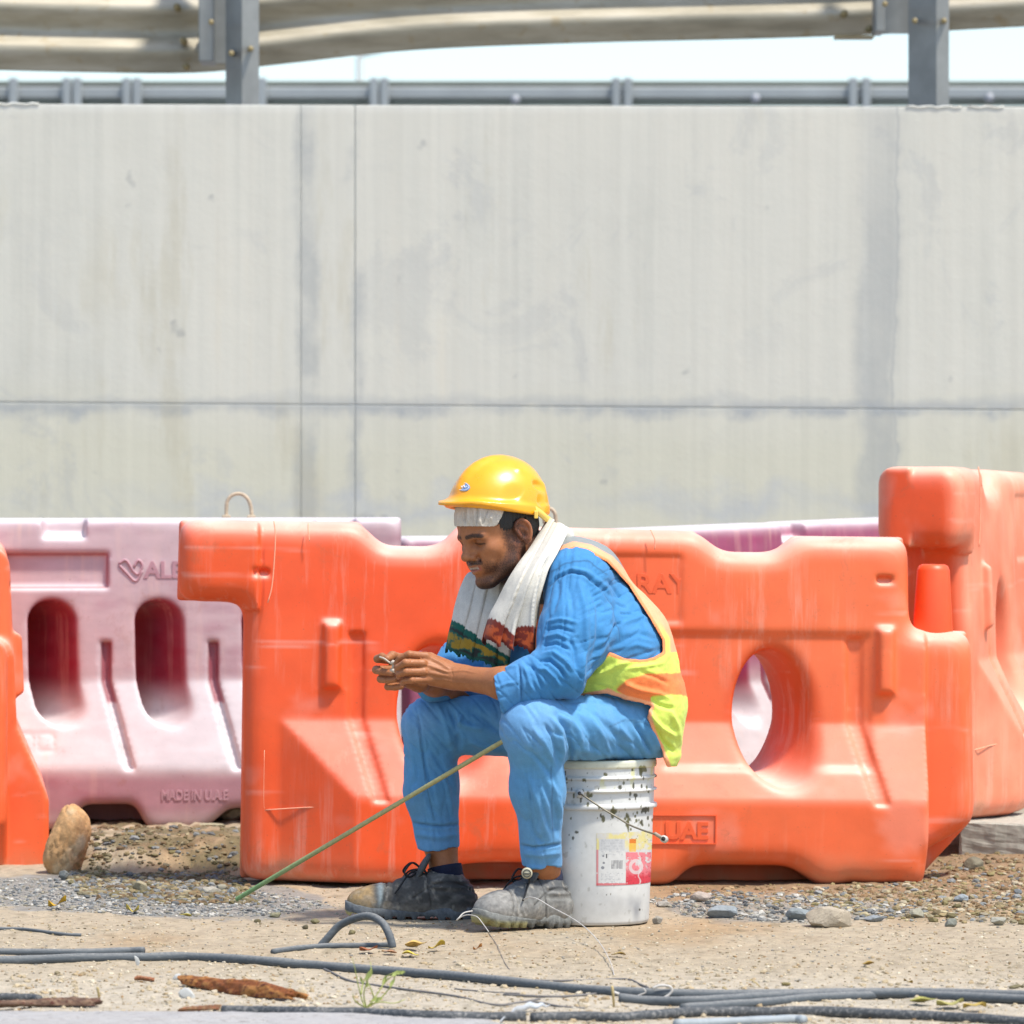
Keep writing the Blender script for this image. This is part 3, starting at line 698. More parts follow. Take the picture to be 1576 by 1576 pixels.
    text_mesh('lettering', 'ALBA', .066, .002, pr, o, (1.268, -.092, .715), bold=.0015)
    text_mesh('lettering', 'MADE IN U.A.E', .040, .0015, pr, o, (1.318, -.1855, .085), sx=.72, bold=.001)
    # the relief mark before the name: a slanted double leaf
    lf = catmull([(1.195, -.092, .755), (1.215, -.092, .765), (1.235, -.092, .735), (1.25, -.092, .725), (1.262, -.092, .75), (1.25, -.092, .765), (1.237, -.092, .745)], 5)
    l2 = catmull([(1.197, -.092, .75), (1.215, -.092, .73), (1.243, -.092, .705), (1.262, -.092, .735)], 5)
    v, f = join([tube(lf, .004, 6), tube(l2, .004, 6)]); mesh('logo', v, f, pr).parent = o
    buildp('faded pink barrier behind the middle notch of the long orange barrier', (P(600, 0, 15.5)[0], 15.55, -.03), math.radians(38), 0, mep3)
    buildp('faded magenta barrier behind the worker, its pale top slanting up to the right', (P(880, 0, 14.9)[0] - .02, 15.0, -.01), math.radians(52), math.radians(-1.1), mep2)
    v, f = tube(catmull([P(838, 806, 15.0), P(838, 792, 15.0), P(846, 783, 15.0), P(854, 790, 15.0), P(856, 808, 15.0)], 5), .0055, 8)
    h2 = tag(rebase(mesh('wire_hoop', v, f, hm)), 'small wire lifting hoop just behind the yellow helmet', 'hoop')
make_barriers()
# ================================================================== GROUND DETAIL
def ico(sub=0):
    t = (1 + 5 ** .5) / 2; V = np.array([(-1, t, 0), (1, t, 0), (-1, -t, 0), (1, -t, 0), (0, -1, t), (0, 1, t), (0, -1, -t), (0, 1, -t), (t, 0, -1), (t, 0, 1), (-t, 0, -1), (-t, 0, 1)], float)
    Fc = [(0, 11, 5), (0, 5, 1), (0, 1, 7), (0, 7, 10), (0, 10, 11), (1, 5, 9), (5, 11, 4), (11, 10, 2), (10, 7, 6), (7, 1, 8), (3, 9, 4), (3, 4, 2), (3, 2, 6), (3, 6, 8), (3, 8, 9), (4, 9, 5), (2, 4, 11), (6, 2, 10), (8, 6, 7), (9, 8, 1)]
    V /= np.linalg.norm(V, axis=1)[:, None]
    for _ in range(sub):
        V = list(map(tuple, V)); cache = {}; N = []
        def md(a, b):
            k = (min(a, b), max(a, b))
            if k not in cache: m = (np.array(V[a]) + np.array(V[b])); m /= np.linalg.norm(m); V.append(tuple(m)); cache[k] = len(V) - 1
            return cache[k]
        for a, b, c in Fc: ab, bc, ca = md(a, b), md(b, c), md(c, a); N += [(a, ab, ca), (b, bc, ab), (c, ca, bc), (ab, bc, ca)]
        Fc = N; V = np.array(V)
    return np.array(V), np.array(Fc)
K = .56    # stones: displayed tones to surface albedo
def scatter(name, label, cat, pts, sizes, cols, mat, flat=.62):
    cols = cols * np.array((1.06, 1.0, .92))
    """many small angular stones as one mesh"""
    V0, F0 = ico(0); n = len(pts); m = len(V0)
    J_ = 1 + .38 * (rng.random((n, m, 1)) - .5); ax = 1 + .6 * (rng.random((n, 1, 3)) - .5); V = V0[None] * J_ * ax * sizes[:, None, None]
    a = rng.random(n) * 6.28; ca, sa = np.cos(a)[:, None], np.sin(a)[:, None]
    X = V[:, :, 0] * ca - V[:, :, 1] * sa; Y = V[:, :, 0] * sa + V[:, :, 1] * ca; Z = V[:, :, 2] * flat
    W = np.stack([X, Y, Z], 2) + pts[:, None, :]
    Q = (F0[None] + (np.arange(n) * m)[:, None, None]).reshape(-1, 3); C = np.repeat(cols[:, None, :], m, 1).reshape(-1, 3)
    o = mesh(name, W.reshape(-1, 3), Q, mat, False, C); o['kind'] = 'stuff'; o['label'] = label; o['category'] = cat; return o
def pxpoints(n, poly):
    P_ = np.array(poly, float); lo = P_.min(0); hi = P_.max(0); out = []
    while len(out) < n:
        q = lo + rng.random((n * 3, 2)) * (hi - lo); m = inpoly(q[:, 0], q[:, 1] , poly) < 0; out += list(q[m])
    return np.array(out[:n])
def on_ground(px, py, lift):
    d = F * CAMZ / (py - 750.0); x = (px - 788) * d / F
    for _ in range(3):
        z = gz(x, d); d = F * (CAMZ - z) / (py - 750.0); x = (px - 788) * d / F
    return np.stack([x, d, gz(x, d) + lift], 1)
def pebbles():
    t = NT('stone_chips'); f = t.noise(250, 4, .6); g = t.mr(f, .3, .7, .8, 1.15); c = t.mix(1.0, t.attr(), t.n('ShaderNodeCombineColor', {0: g, 1: g, 2: g}).outputs[0], 'MULTIPLY'); m = t.fin(c, .9, t.bump(f, .4, .002))
    pal = np.array([srgb(170, 174, 174), srgb(140, 146, 150), srgb(196, 198, 194), srgb(180, 176, 160), srgb(120, 126, 130), srgb(214, 214, 208)]) * K
    n = 5600; q = pxpoints(n, [(-60, 1352), (180, 1354), (330, 1358), (520, 1392), (420, 1412), (200, 1410), (60, 1396), (-60, 1392)]); s = .0012 + .0062 * rng.random(n) ** 4.5
    pts = on_ground(q[:, 0], q[:, 1], s * .25); scatter('gravel', 'grey crushed gravel patch lying in front of the left gap', 'gravel', pts, s, pal[rng.integers(0, 6, n)] * (.7 + .6 * rng.random((n, 1))), m)
    n = 1900; q = pxpoints(n, [(985, 1384), (1120, 1372), (1240, 1378), (1330, 1388), (1420, 1396), (1380, 1412), (1240, 1422), (1060, 1412)]); s = .0014 + .009 * rng.random(n) ** 4
    pts = on_ground(q[:, 0], q[:, 1], s * .25); scatter('gravel', 'blue-grey gravel spilled in front of the long orange barrier', 'gravel', pts, s, pal[rng.integers(0, 6, n)] * (.6 + .6 * rng.random((n, 1))), m)
    pal2 = np.array([srgb(176, 160, 120), srgb(150, 140, 96), srgb(196, 186, 150), srgb(160, 166, 168), srgb(156, 130, 92), srgb(206, 196, 170)]) * K
    n = 2700; q = pxpoints(n, [(1230, 1372), (1400, 1352), (1480, 1322), (1640, 1322), (1640, 1425), (1380, 1418), (1250, 1400)]); s = .0014 + .011 * rng.random(n) ** 4.5
    pts = on_ground(q[:, 0], q[:, 1], s * .25); scatter('rubble', 'brown earthy rubble by the concrete block at the right', 'rubble', pts, s, pal2[rng.integers(0, 6, n)] * (.6 + .6 * rng.random((n, 1))), m)
    n = 7500; q = pxpoints(n, [(90, 1345), (120, 1292), (200, 1284), (360, 1292), (400, 1340), (300, 1352)]); s = .0020 + .010 * rng.random(n) ** 3.0
    pts = on_ground(q[:, 0], q[:, 1], s * .2); scatter('rubble', 'olive and brown crumbly rubble on the low earth bank', 'rubble', pts, s, pal2[rng.integers(0, 5, n)] * (.4 + .6 * rng.random((n, 1))), m)
    n = 14000; q = pxpoints(n, [(-60, 1350), (1640, 1372), (1640, 1600), (-60, 1600)]); s = .0007 + .0036 * rng.random(n) ** 4
    pal3 = np.array([srgb(190, 176, 146), srgb(212, 202, 178), srgb(150, 138, 108), srgb(170, 168, 160), srgb(222, 216, 200), srgb(176, 146, 104)]) * K
    pts = on_ground(q[:, 0], q[:, 1], s * .25); scatter('grit', 'fine sandy grit strewn over the whole foreground', 'grit', pts, s, pal3[rng.integers(0, 6, n)] * (.7 + .5 * rng.random((n, 1))), m)
def clods():
    t = NT('sand_clods'); f = t.noise(300, 4, .6); g = t.mr(f, .3, .7, .8, 1.15); c = t.mix(1.0, t.attr(), t.n('ShaderNodeCombineColor', {0: g, 1: g, 2: g}).outputs[0], 'MULTIPLY'); m = t.fin(c, .95, t.bump(f, .5, .002))
    n = 7000; q = pxpoints(n, [(-60, 1405), (300, 1415), (1000, 1425), (1640, 1425), (1640, 1600), (-60, 1600)]); cl = fbm(q[:, 0] / 90, q[:, 1] / 16, s=140); near = sst(1450, 1520, q[:, 1])
    s = (.0012 + .0052 * rng.random(n) ** 3.2) * (1 + .8 * np.clip(cl, -.5, 1)) * (.75 + .45 * near)
    pal = np.array([srgb(206, 194, 168), srgb(214, 204, 182), srgb(196, 180, 150), srgb(224, 218, 202)]) * np.array((.62, .60, .56)) * 1.0
    pts = on_ground(q[:, 0], q[:, 1], s * .1); scatter('dirt_clods', 'pale sandy dirt clods and crumbs between the hoses in the foreground', 'dirt', pts, s, pal[rng.integers(0, 4, n)] * (.78 + .35 * rng.random((n, 1))), m, .7)
    n = 1700; q = pxpoints(n, [(1000, 1368), (1400, 1358), (1480, 1300), (1640, 1300), (1640, 1420), (1400, 1400), (1100, 1392)]); s = .002 + .008 * rng.random(n) ** 2.8; pal = np.array([srgb(178, 150, 112), srgb(160, 130, 94), srgb(192, 168, 130), srgb(166, 152, 108)]) * K
    pts = on_ground(q[:, 0], q[:, 1], s * .1); scatter('dirt_clods', 'brown crumbly soil heaped along the base of the orange barrier', 'dirt', pts, s, pal[rng.integers(0, 4, n)] * (.7 + .5 * rng.random((n, 1))), m, .7)
pebbles(); clods()

def rock(px, py, wpx, hpx, col, seed, depth=1.0, sub=2, tilt=0.0, rough=.22, name='stone', sink=.18, mat=None):
    V0, F0 = ico(sub); c = onG(px, py); sc_ = c[1] / F; w, h = wpx * sc_ / 2, hpx * sc_ / 2
    n = 1 + rough * fbm(V0[:, 0] * 1.3 + seed, V0[:, 1] * 1.3, V0[:, 2] * 1.3 + seed, s=seed, o=3) * 1.6
    V = V0 * n[:, None]
    r_ = np.random.default_rng(seed)
    for _ in range(12):     # cleave a few flat faces
        d = r_.normal(size=3); d /= np.linalg.norm(d); k = .62 + .25 * r_.random(); p = V @ d; V = V - np.clip(p - k, 0, None)[:, None] * d * .9
    V = V * np.array([w, w * depth, h]); a = tilt; X = V[:, 0] * math.cos(a) - V[:, 2] * math.sin(a); Z = V[:, 0] * math.sin(a) + V[:, 2] * math.cos(a)
    V = np.stack([X, V[:, 1], Z], 1); V[:, 2] += -V[:, 2].min() - sink * h; V += c
    nn = fbm(V[:, 0] * 60, V[:, 1] * 60, V[:, 2] * 60, s=seed + 3)
    cc = np.array(srgb(*col)) * K * (1 + .25 * nn)[:, None]
    return rebase(mesh(name, V, F0, mat or STONE, False if sub < 3 else True, cc))
t = NT('stone'); f1 = t.noise(120, 6, .65); g1 = t.mr(f1, .3, .7, .78, 1.16); STONE = t.fin(t.mix(1.0, t.attr(), t.n('ShaderNodeCombineColor', {0: g1, 1: g1, 2: g1}).outputs[0], 'MULTIPLY'), .9, t.bump(f1, .6, .004))
def stones():
    L = [(216, 1372, 30, 20, (186, 174, 140), 'rounded olive-topped pebble at the back edge of the left gravel patch'),
         (98, 1354, 18, 16, (140, 144, 140), 'small grey cube-like stone just right of the tan boulder'),
         (110, 1361, 12, 9, (150, 140, 100), 'tiny olive stone in front of the small cube-like grey stone'),
         (322, 1376, 40, 14, (196, 190, 172), 'flat pale stone left of the foot of the green rod'),
         (342, 1372, 20, 15, (176, 170, 148), 'rounded tan stone behind the flat pale stone near the green rod'),
         (357, 1376, 17, 14, (166, 172, 172), 'blue-grey pebble touching the foot of the green rod'),
         (134, 1382, 12, 8, (112, 116, 116), 'dark pebble in the middle of the left gravel patch'),
         (424, 1412, 22, 10, (170, 164, 130), 'flat olive pebble behind the small cluster left of the curved hose'),
         (485, 1422, 16, 11, (160, 150, 110), 'small tan pebble left of the curved hose top'),
         (470, 1430, 12, 9, (120, 110, 84), 'dark brown pebble just below the small tan pebble'),
         (542, 1438, 12, 9, (160, 148, 104), 'lone pebble framed by the arch of the curved hose'),
         (396, 1420, 13, 7, (130, 120, 86), 'dark flat chip in the sand left of the hose arch'),
         (1078, 1388, 36, 20, (206, 190, 174), 'pinkish white stone between the bucket and the gravel'),
         (1112, 1412, 52, 22, (168, 176, 178), 'broad blue-grey slab in the right gravel patch'),
         (1226, 1417, 44, 24, (160, 168, 168), 'pointed blue-grey stone left of the large sandy wedge'),
         (1276, 1426, 84, 30, (212, 196, 170), 'large pale sandy wedge-shaped stone in the right foreground'),
         (1346, 1418, 30, 14, (170, 176, 178), 'flat grey oval stone right of the sandy wedge'),
         (1412, 1412, 26, 18, (190, 184, 160), 'leaning pale stone in the rubble right of the sandy wedge'),
         (1480, 1388, 26, 14, (176, 184, 186), 'bright grey stone alone in the brown rubble at the right'),
         (1566, 1376, 16, 11, (150, 156, 158), 'small dark grey stone at the right edge of the rubble'),
         (1536, 1424, 28, 14, (190, 186, 168), 'pale flat stone low in the rubble near the right edge'),
         (1464, 1426, 22, 16, (168, 170, 156), 'greenish grey stone at the front edge of the right rubble'),
         (1020, 1396, 24, 12, (200, 192, 178), 'thin pale flake beside the foot of the bucket'),
         (1012, 1422, 18, 14, (190, 182, 166), 'triangular chip right beside the bottom of the bucket'),
         (200, 1276, 22, 18, (150, 146, 130), 'round grey stone on the crest of the low bank'),
         (170, 1276, 14, 18, (126, 120, 100), 'narrow upright stone on the crest of the low bank'),
         (88, 1500, 12, 9, (172, 156, 120), 'small tan pebble below the left end of the long hose'),
         (1564, 1521, 24, 8, (150, 138, 100), 'olive flat stone beside the hoses at the right edge'),
         (1210, 1517, 16, 9, (166, 150, 100), 'ochre pebble above the hoses at the right')]
    for i, (px, py, w, h, c, lab) in enumerate(L):
        far = py < 1300
        o = rock(px, py + (12 if far else 0), w, h, c, 100 + i, .8, 1 if w < 18 else 2); tag(o, lab, 'stone')
    # big tan boulder by the left barrier
    c = onG(104, 1341); s = c[1] / F; V0, F0 = ico(4); seed = 11
    y = V0[:, 2]; V = V0 * (1 + .10 * fbm(V0[:, 0] * 1.2 + 3, V0[:, 1] * 1.2, V0[:, 2] * 1.2, s=seed))[:, None]
    V[:, 0] *= 33 * s * (1 - .06 * y) ; V[:, 1] *= 40 * s; V[:, 2] = V[:, 2] * 62 * s
    V[:, 0] += .012 * np.sin(V[:, 2] * 22) - .25 * V[:, 2] * 0
    n = fbm(V[:, 0] * 22 + V[:, 2] * 18, V[:, 1] * 22, V[:, 2] * 14 - V[:, 0] * 24, s=77); N = V / np.linalg.norm(V, axis=1)[:, None]; V += N * (.0045 * n - .004 * (np.abs(n) < .06))[:, None]
    V[:, 2] += 46 * s; V[:, 0] += 0; V = V + c + np.array([-.004, .05, -.006])
    cc = np.array(srgb(214, 166, 112)) * .74 * (1 + .18 * n)[:, None]; cc = mixc_(cc, np.array(srgb(232, 206, 166)) * .7, sst(.1, .5, fbm(V[:, 0] * 12, V[:, 1] * 12, V[:, 2] * 10, s=79)))
    tag(rebase(mesh('boulder', V, F0, STONE, True, cc)), 'large smooth tan boulder leaning beside the end-on barrier at the left', 'boulder')
    # pale stone under the pink barrier
    o = rock(362, 1262, 46, 26, (214, 206, 180), 55, .7, 3); tag(o, 'pale cream stone under the end of the faded pink barrier', 'stone')
    o = rock(322, 1270, 60, 9, (200, 194, 160), 56, .7, 2); tag(o, 'thin flat slab lying below the pink barrier lettering', 'stone')
    # concrete block carrying the right barrier
    m = simple('block_concrete', srgb(158, 154, 140), .9, .22, 40, .5)
    a = thing('concrete_block', 'chipped grey concrete block under the raised barrier at the right edge', 'concrete block', (P(1540, 0, 14.2)[0], 14.2, 0)); a.rotation_euler = (0, math.radians(1.5), math.radians(-14))
    v, f = boxm(-.098, .40, -.10, .30, -.02, .103, .006); v = v + .004 * (rng.random(v.shape) - .5)
    q = mesh('block', v, f, m, False); q.parent = a; sb = q.modifiers.new('s', 'SUBSURF'); sb.subdivision_type = 'SIMPLE'; sb.levels = 4; sb.render_levels = 4
    tx = bpy.data.textures.new('chip', 'CLOUDS'); tx.noise_scale = .03; dm = q.modifiers.new('d', 'DISPLACE'); dm.texture = tx; dm.strength = .012; dm.mid_level = .5
    o = rock(1499, 1338, 34, 22, (150, 142, 118), 61, .8, 2); tag(o, 'broken brown stone at the foot of the concrete block', 'stone')
def mixc_(c, d, t): return c + (np.asarray(d) - c) * np.clip(t, 0, 1)[:, None]
stones()

def hoses():
    t = NT('grey_hose'); f = t.noise(30, 6, .65, t.coord((1, 6, 6))); d = t.noise(160, 4, .6)
    geo = t.n('ShaderNodeNewGeometry'); up = t.n('ShaderNodeSeparateXYZ', {0: geo.outputs['Normal']}).outputs[2]
    c = t.ramp(f, [(.3, (.055, .066, .074)), (.6, (.085, .098, .105)), (.75, (.14, .145, .14))])
    dust = t.math('MULTIPLY', t.mr(up, .35, 1.0, 0, .75), t.mr(d, .35, .65, .3, 1)); c = t.mix(dust, c, (.26, .25, .225)); hose = t.fin(c, .75, t.bump(d, .3, .002))
    t = NT('dark_hose'); f = t.noise(24, 6, .7, t.coord((1, 6, 6))); d = t.noise(120, 5, .7); c = t.mix(t.mr(d, .5, .68, 0, .8), t.ramp(f, [(.3, (.025, .03, .033)), (.7, (.07, .075, .078))]), (.26, .25, .23)); dark = t.fin(c, .7, t.bump(d, .5, .003))
    pale = simple('pale_conduit', (.27, .30, .31), .65, .12, 60, .2)
    def hose_(pts, r, mat, label, cat='hose', lift=None, cap=True, group=None, name='hose'):
        W = np.array([onG(px, py, r * .66) for px, py in pts]); W = catmull(W, 8); v, f = tube(W, r * (1 + .03 * np.sin(np.arange(len(W)) * .9)), 14, cap); o = mesh(name, v, f, mat, True); rebase(o); tag(o, label, cat, group); return o
    hose_([(-30, 1479), (30, 1478), (120, 1475), (210, 1474), (290, 1473), (400, 1479), (470, 1485), (520, 1489), (600, 1496), (700, 1503), (800, 1513), (880, 1522), (940, 1526), (1040, 1530), (1150, 1531), (1290, 1529), (1420, 1529)], .0105, hose, 'long grey hose running from the left edge behind the bark and the green plant')
    hose_([(-30, 1465), (60, 1466), (130, 1466), (190, 1464), (222, 1463)], .0085, hose, 'short grey hose half buried behind the long hose at the left edge')
    hose_([(952, 1536), (1000, 1541), (1060, 1541), (1120, 1538), (1180, 1534), (1290, 1530), (1400, 1528), (1620, 1533)], .0100, hose, 'grey hose starting beside the white wire loop and running right')
    hose_([(1050, 1552), (1120, 1547), (1180, 1543), (1252, 1536), (1328, 1533), (1379, 1531), (1455, 1533), (1620, 1540)], .0095, hose, 'grey hose arching over the small sand heap at the right')
    hose_([(818, 1566), (900, 1565), (950, 1567), (1000, 1563), (1080, 1559), (1180, 1558), (1260, 1558), (1400, 1563), (1500, 1568), (1620, 1577)], .0105, dark, 'dark weathered hose along the bottom right, in front of the others')
    hose_([(1040, 1576), (1100, 1574), (1170, 1571), (1220, 1569), (1238, 1570)], .0090, pale, 'pale grey pipe with a broken end at the bottom right')
    hose_([(-30, 1535), (10, 1535), (48, 1537), (60, 1538)], .0085, dark, 'short dark hose end at the left edge beside the dark bark')
    hose_([(342, 1556), (400, 1557), (470, 1558), (560, 1560), (640, 1563), (750, 1566), (810, 1565)], .0110, dark, 'dark dirty hose lying behind the white kerb at the bottom')
    hose_([(-30, 1429), (30, 1430), (60, 1433), (100, 1438), (125, 1439)], .0042, hose, 'thin dark cable surfacing from the sand at the left', 'cable', name='cable')
    hose_([(420, 1464), (455, 1460), (505, 1456), (560, 1455), (608, 1455)], .0065, hose, 'straight grey hose piece lying under the hose arch')
    d0 = onG(500, 1455)[1]; arc = catmull([P(490, 1460, d0), P(505, 1443, d0), P(522, 1425, d0), P(545, 1414, d0 - .02), P(568, 1410, d0 - .05), P(587, 1419, d0 - .08), P(597, 1434, d0 - .10), P(603, 1452, d0 - .11), P(604, 1458, d0 - .11)], 7)
    v, f = tube(arc, .0085, 16); tag(rebase(mesh('hose', v, f, hose)), 'grey hose standing up in an arch in front of the worker', 'hose')
    th = simple('thin_grey_wire', (.14, .13, .12), .7, .2, 50, .1); wh = simple('white_wire', (.50, .47, .42), .6, .1, 50, .1)
    hose_([(425, 1478), (465, 1481), (500, 1492), (540, 1510), (590, 1518), (640, 1525), (700, 1533), (760, 1546), (800, 1543), (830, 1538)], .0024, th, 'thin grey wire crossing the long hose and passing the plant', 'wire', name='wire')
    hose_([(785, 1508), (870, 1510), (960, 1507), (985, 1514), (998, 1520)], .0022, th, 'thin wire lying just behind the long hose right of centre', 'wire', name='wire')
    hose_([(775, 1531), (860, 1534), (940, 1528), (960, 1531), (1000, 1537)], .0026, th, 'thin grey wire below the long hose, left of the white loop', 'wire', name='wire')
    hose_([(785, 1546), (800, 1543), (830, 1543), (860, 1549), (900, 1552)], .0022, th, 'bent thin wire beside the white plastic scrap', 'wire', name='wire')
    hose_([(700, 1522), (760, 1527), (800, 1529)], .0016, th, 'very thin wire between the plant and the long hose', 'wire', name='wire')
    d1 = onG(1010, 1530)[1] - .1; lp = catmull([P(1005, 1521, d1), P(1015, 1517, d1), P(1030, 1518, d1), P(1034, 1525, d1), (P(1027, 1533, d1)), P(1015, 1537, d1), P(985, 1535, d1), P(960, 1532, d1), P(945, 1527, d1)], 6)
    v, f = tube(lp, .0028, 8); tag(rebase(mesh('wire', v, f, wh)), 'white wire looped over the two grey hoses', 'wire')
    z = catmull([P(990, 1521, d1), P(994, 1527, d1), P(982, 1532, d1), P(972, 1537, d1), P(958, 1541, d1)], 3); v, f = tube(z, .0013, 5); tag(rebase(mesh('string', v, f, wh)), 'zigzag of thin white string left of the wire loop', 'string')
    # the long fine wire that springs from the near shoe
    d2 = 11.80; W = catmull([P(806, 1384, 11.84), P(815, 1381, 11.80), P(828, 1384, 11.76), P(850, 1397, 11.7), P(875, 1410, 11.62), P(900, 1427, 11.5), P(922, 1450, 11.3), P(937, 1475, 11.05), P(945, 1500, 10.8), P(946, 1524, 10.5)], 6)
    v, f = tube(W, np.linspace(.0016, .0008, len(W)), 6); tag(rebase(mesh('wire', v, f, wh)), 'fine pale wire springing from the near shoe down to the hoses', 'wire')
    W = catmull([P(727, 1402, 11.80), P(714, 1405, 11.79), P(706, 1413, 11.78), P(703, 1416, 11.78), P(712, 1410, 11.77), P(722, 1408, 11.76), P(734, 1411, 11.74), P(742, 1420, 11.72), P(752, 1434, 11.66)], 6)
    v, f = tube(W, np.linspace(.0016, .0009, len(W)), 6); tag(rebase(mesh('wire', v, f, wh)), 'kinked white wire between the two shoes', 'wire')
    hose_([(752, 1436), (765, 1455), (775, 1478), (784, 1492)], .0007, th, 'hair-thin wire lying in the sand below the shoes', 'wire', name='wire')
    # straws
    st = simple('dry_straw', srgb(180, 160, 110), .8, .2, 50, .1)
    for pts, lab in (([(942, 1518), (944, 1535), (945, 1552)], 'pale dry straw standing between the hoses right of centre'), ([(1112, 1519), (1120, 1524), (1128, 1531)], 'dry straw leaning on the hose right of the white loop'), ([(1154, 1507), (1164, 1513), (1172, 1521)], 'yellow straw behind the hoses at the right'), ([(150, 1520), (152, 1530), (153, 1540)], 'pale splinter upright beside the dark bark'), ([(1236, 1375), (1242, 1383), (1248, 1390)], 'straw stuck in the soil under the long orange barrier')):
        d = onG(*pts[-1])[1]; v, f = tube([P(a, b, d + .01 * i) for i, (a, b) in enumerate(pts)], [.0028, .0026, .002] if 'splinter' in lab or 'standing' in lab else [.001, .0014, .001], 5); tag(rebase(mesh('straw', v, f, st)), lab, 'straw')
hoses()

def bark(name, label, x0, y0, x1, y1, wpx, seed, cols, curl=2.4, thick=.006, nu=28, nv=70, dark=None):
    A = onG(x0, y0); B = onG(x1, y1); ax = B - A; Ls = np.linalg.norm(ax); ax /= Ls; up = np.array([0, 0, 1.0]); sd = np.cross(ax, up); sd /= np.linalg.norm(sd); sd = -sd if sd[1] < 0 else sd
    r = wpx * A[1] / F / 2; V = []; C = []
    for layer in (0, 1):
        for j in range(nv):
            v = j / (nv - 1)
            for i in range(nu):
                u = i / (nu - 1); a = -curl / 2 + curl * u + .3 * math.sin(v * 3 + seed); V.append((u, v, a, layer))
    V = np.array(V); u, v, a, ly = V.T; n = fbm(u * 5, v * 16, s=seed); n2 = fbm(u * 12, v * 40, s=seed + 1)
    e = .045 * fbm(u * 6, 0 * u, s=seed + 2) * 2; vv = e * (v < .02) - 0 * v + v + np.where(v > .97, .05 * fbm(u * 7, 1 + 0 * u, s=seed + 3) * 2, 0)
    rr = r * (1 + .22 * n + .08 * n2 + .12 * np.sin(v * 7 + seed)) * (.75 + .35 * np.sin(math.pi * np.clip(v * .9 + .08, 0, 1))) - ly * thick
    W = A + np.outer(vv * Ls, ax) + sd[None] * (rr * np.sin(a))[:, None] + up[None] * (rr * np.cos(a) * 1.25 + r * .05)[:, None]
    c1, c2, c3 = [np.array(srgb(*c)) * .55 for c in cols]; C = c1 + (c2 - c1) * sst(-.1, .3, n)[:, None]; C = C + (c3 - C) * sst(.25, .5, n2 + .4 * n)[:, None]; C = np.where((ly > .5)[:, None], c2 * 1.1, C)
    m = nu * nv; i = (np.arange(nv - 1)[:, None] * nu + np.arange(nu - 1)[None, :]).ravel(); Q = np.vstack([np.stack([i, i + 1, i + nu + 1, i + nu], 1), np.stack([i + m, i + nu + m, i + nu + 1 + m, i + 1 + m], 1)])
    ed = []
    for j in range(nv - 1):
        for k in (0, nu - 1): p = j * nu + k; ed.append((p, p + nu, p + nu + m, p + m))
    for k in range(nu - 1):
        for j in (0, nv - 1): p = j * nu + k; ed.append((p, p + 1, p + 1 + m, p + m))
    Q = np.vstack([Q, np.array(ed)]); t = vcmat('bark_' + str(seed), .9, 150, .3, .7, .003)
    return tag(rebase(mesh(name, W, Q, t, True, C)), label, 'bark')
bark('bark', 'curled orange-brown piece of bark lying in front of the long hose', 283, 1518, 458, 1541, 30, 3, [(150, 82, 28), (196, 132, 66), (110, 48, 18)], 2.6)
bark('bark', 'flaky dark brown bark on the white kerb at the left edge', -30, 1556, 146, 1550, 24, 8, [(112, 84, 66), (146, 116, 92), (96, 40, 26)], 2.2)
bark('bark', 'small red-ended bark piece touching the dark hose at the bottom', 276, 1560, 338, 1557, 14, 14, [(136, 92, 60), (170, 130, 90), (176, 60, 30)], 2.2, nv=30)
bark('bark', 'tiny orange bark chip with a white fluff below the long hose', 208, 1510, 236, 1511, 12, 19, [(176, 110, 70), (206, 150, 110), (170, 80, 50)], 2.0, nv=14, nu=12)

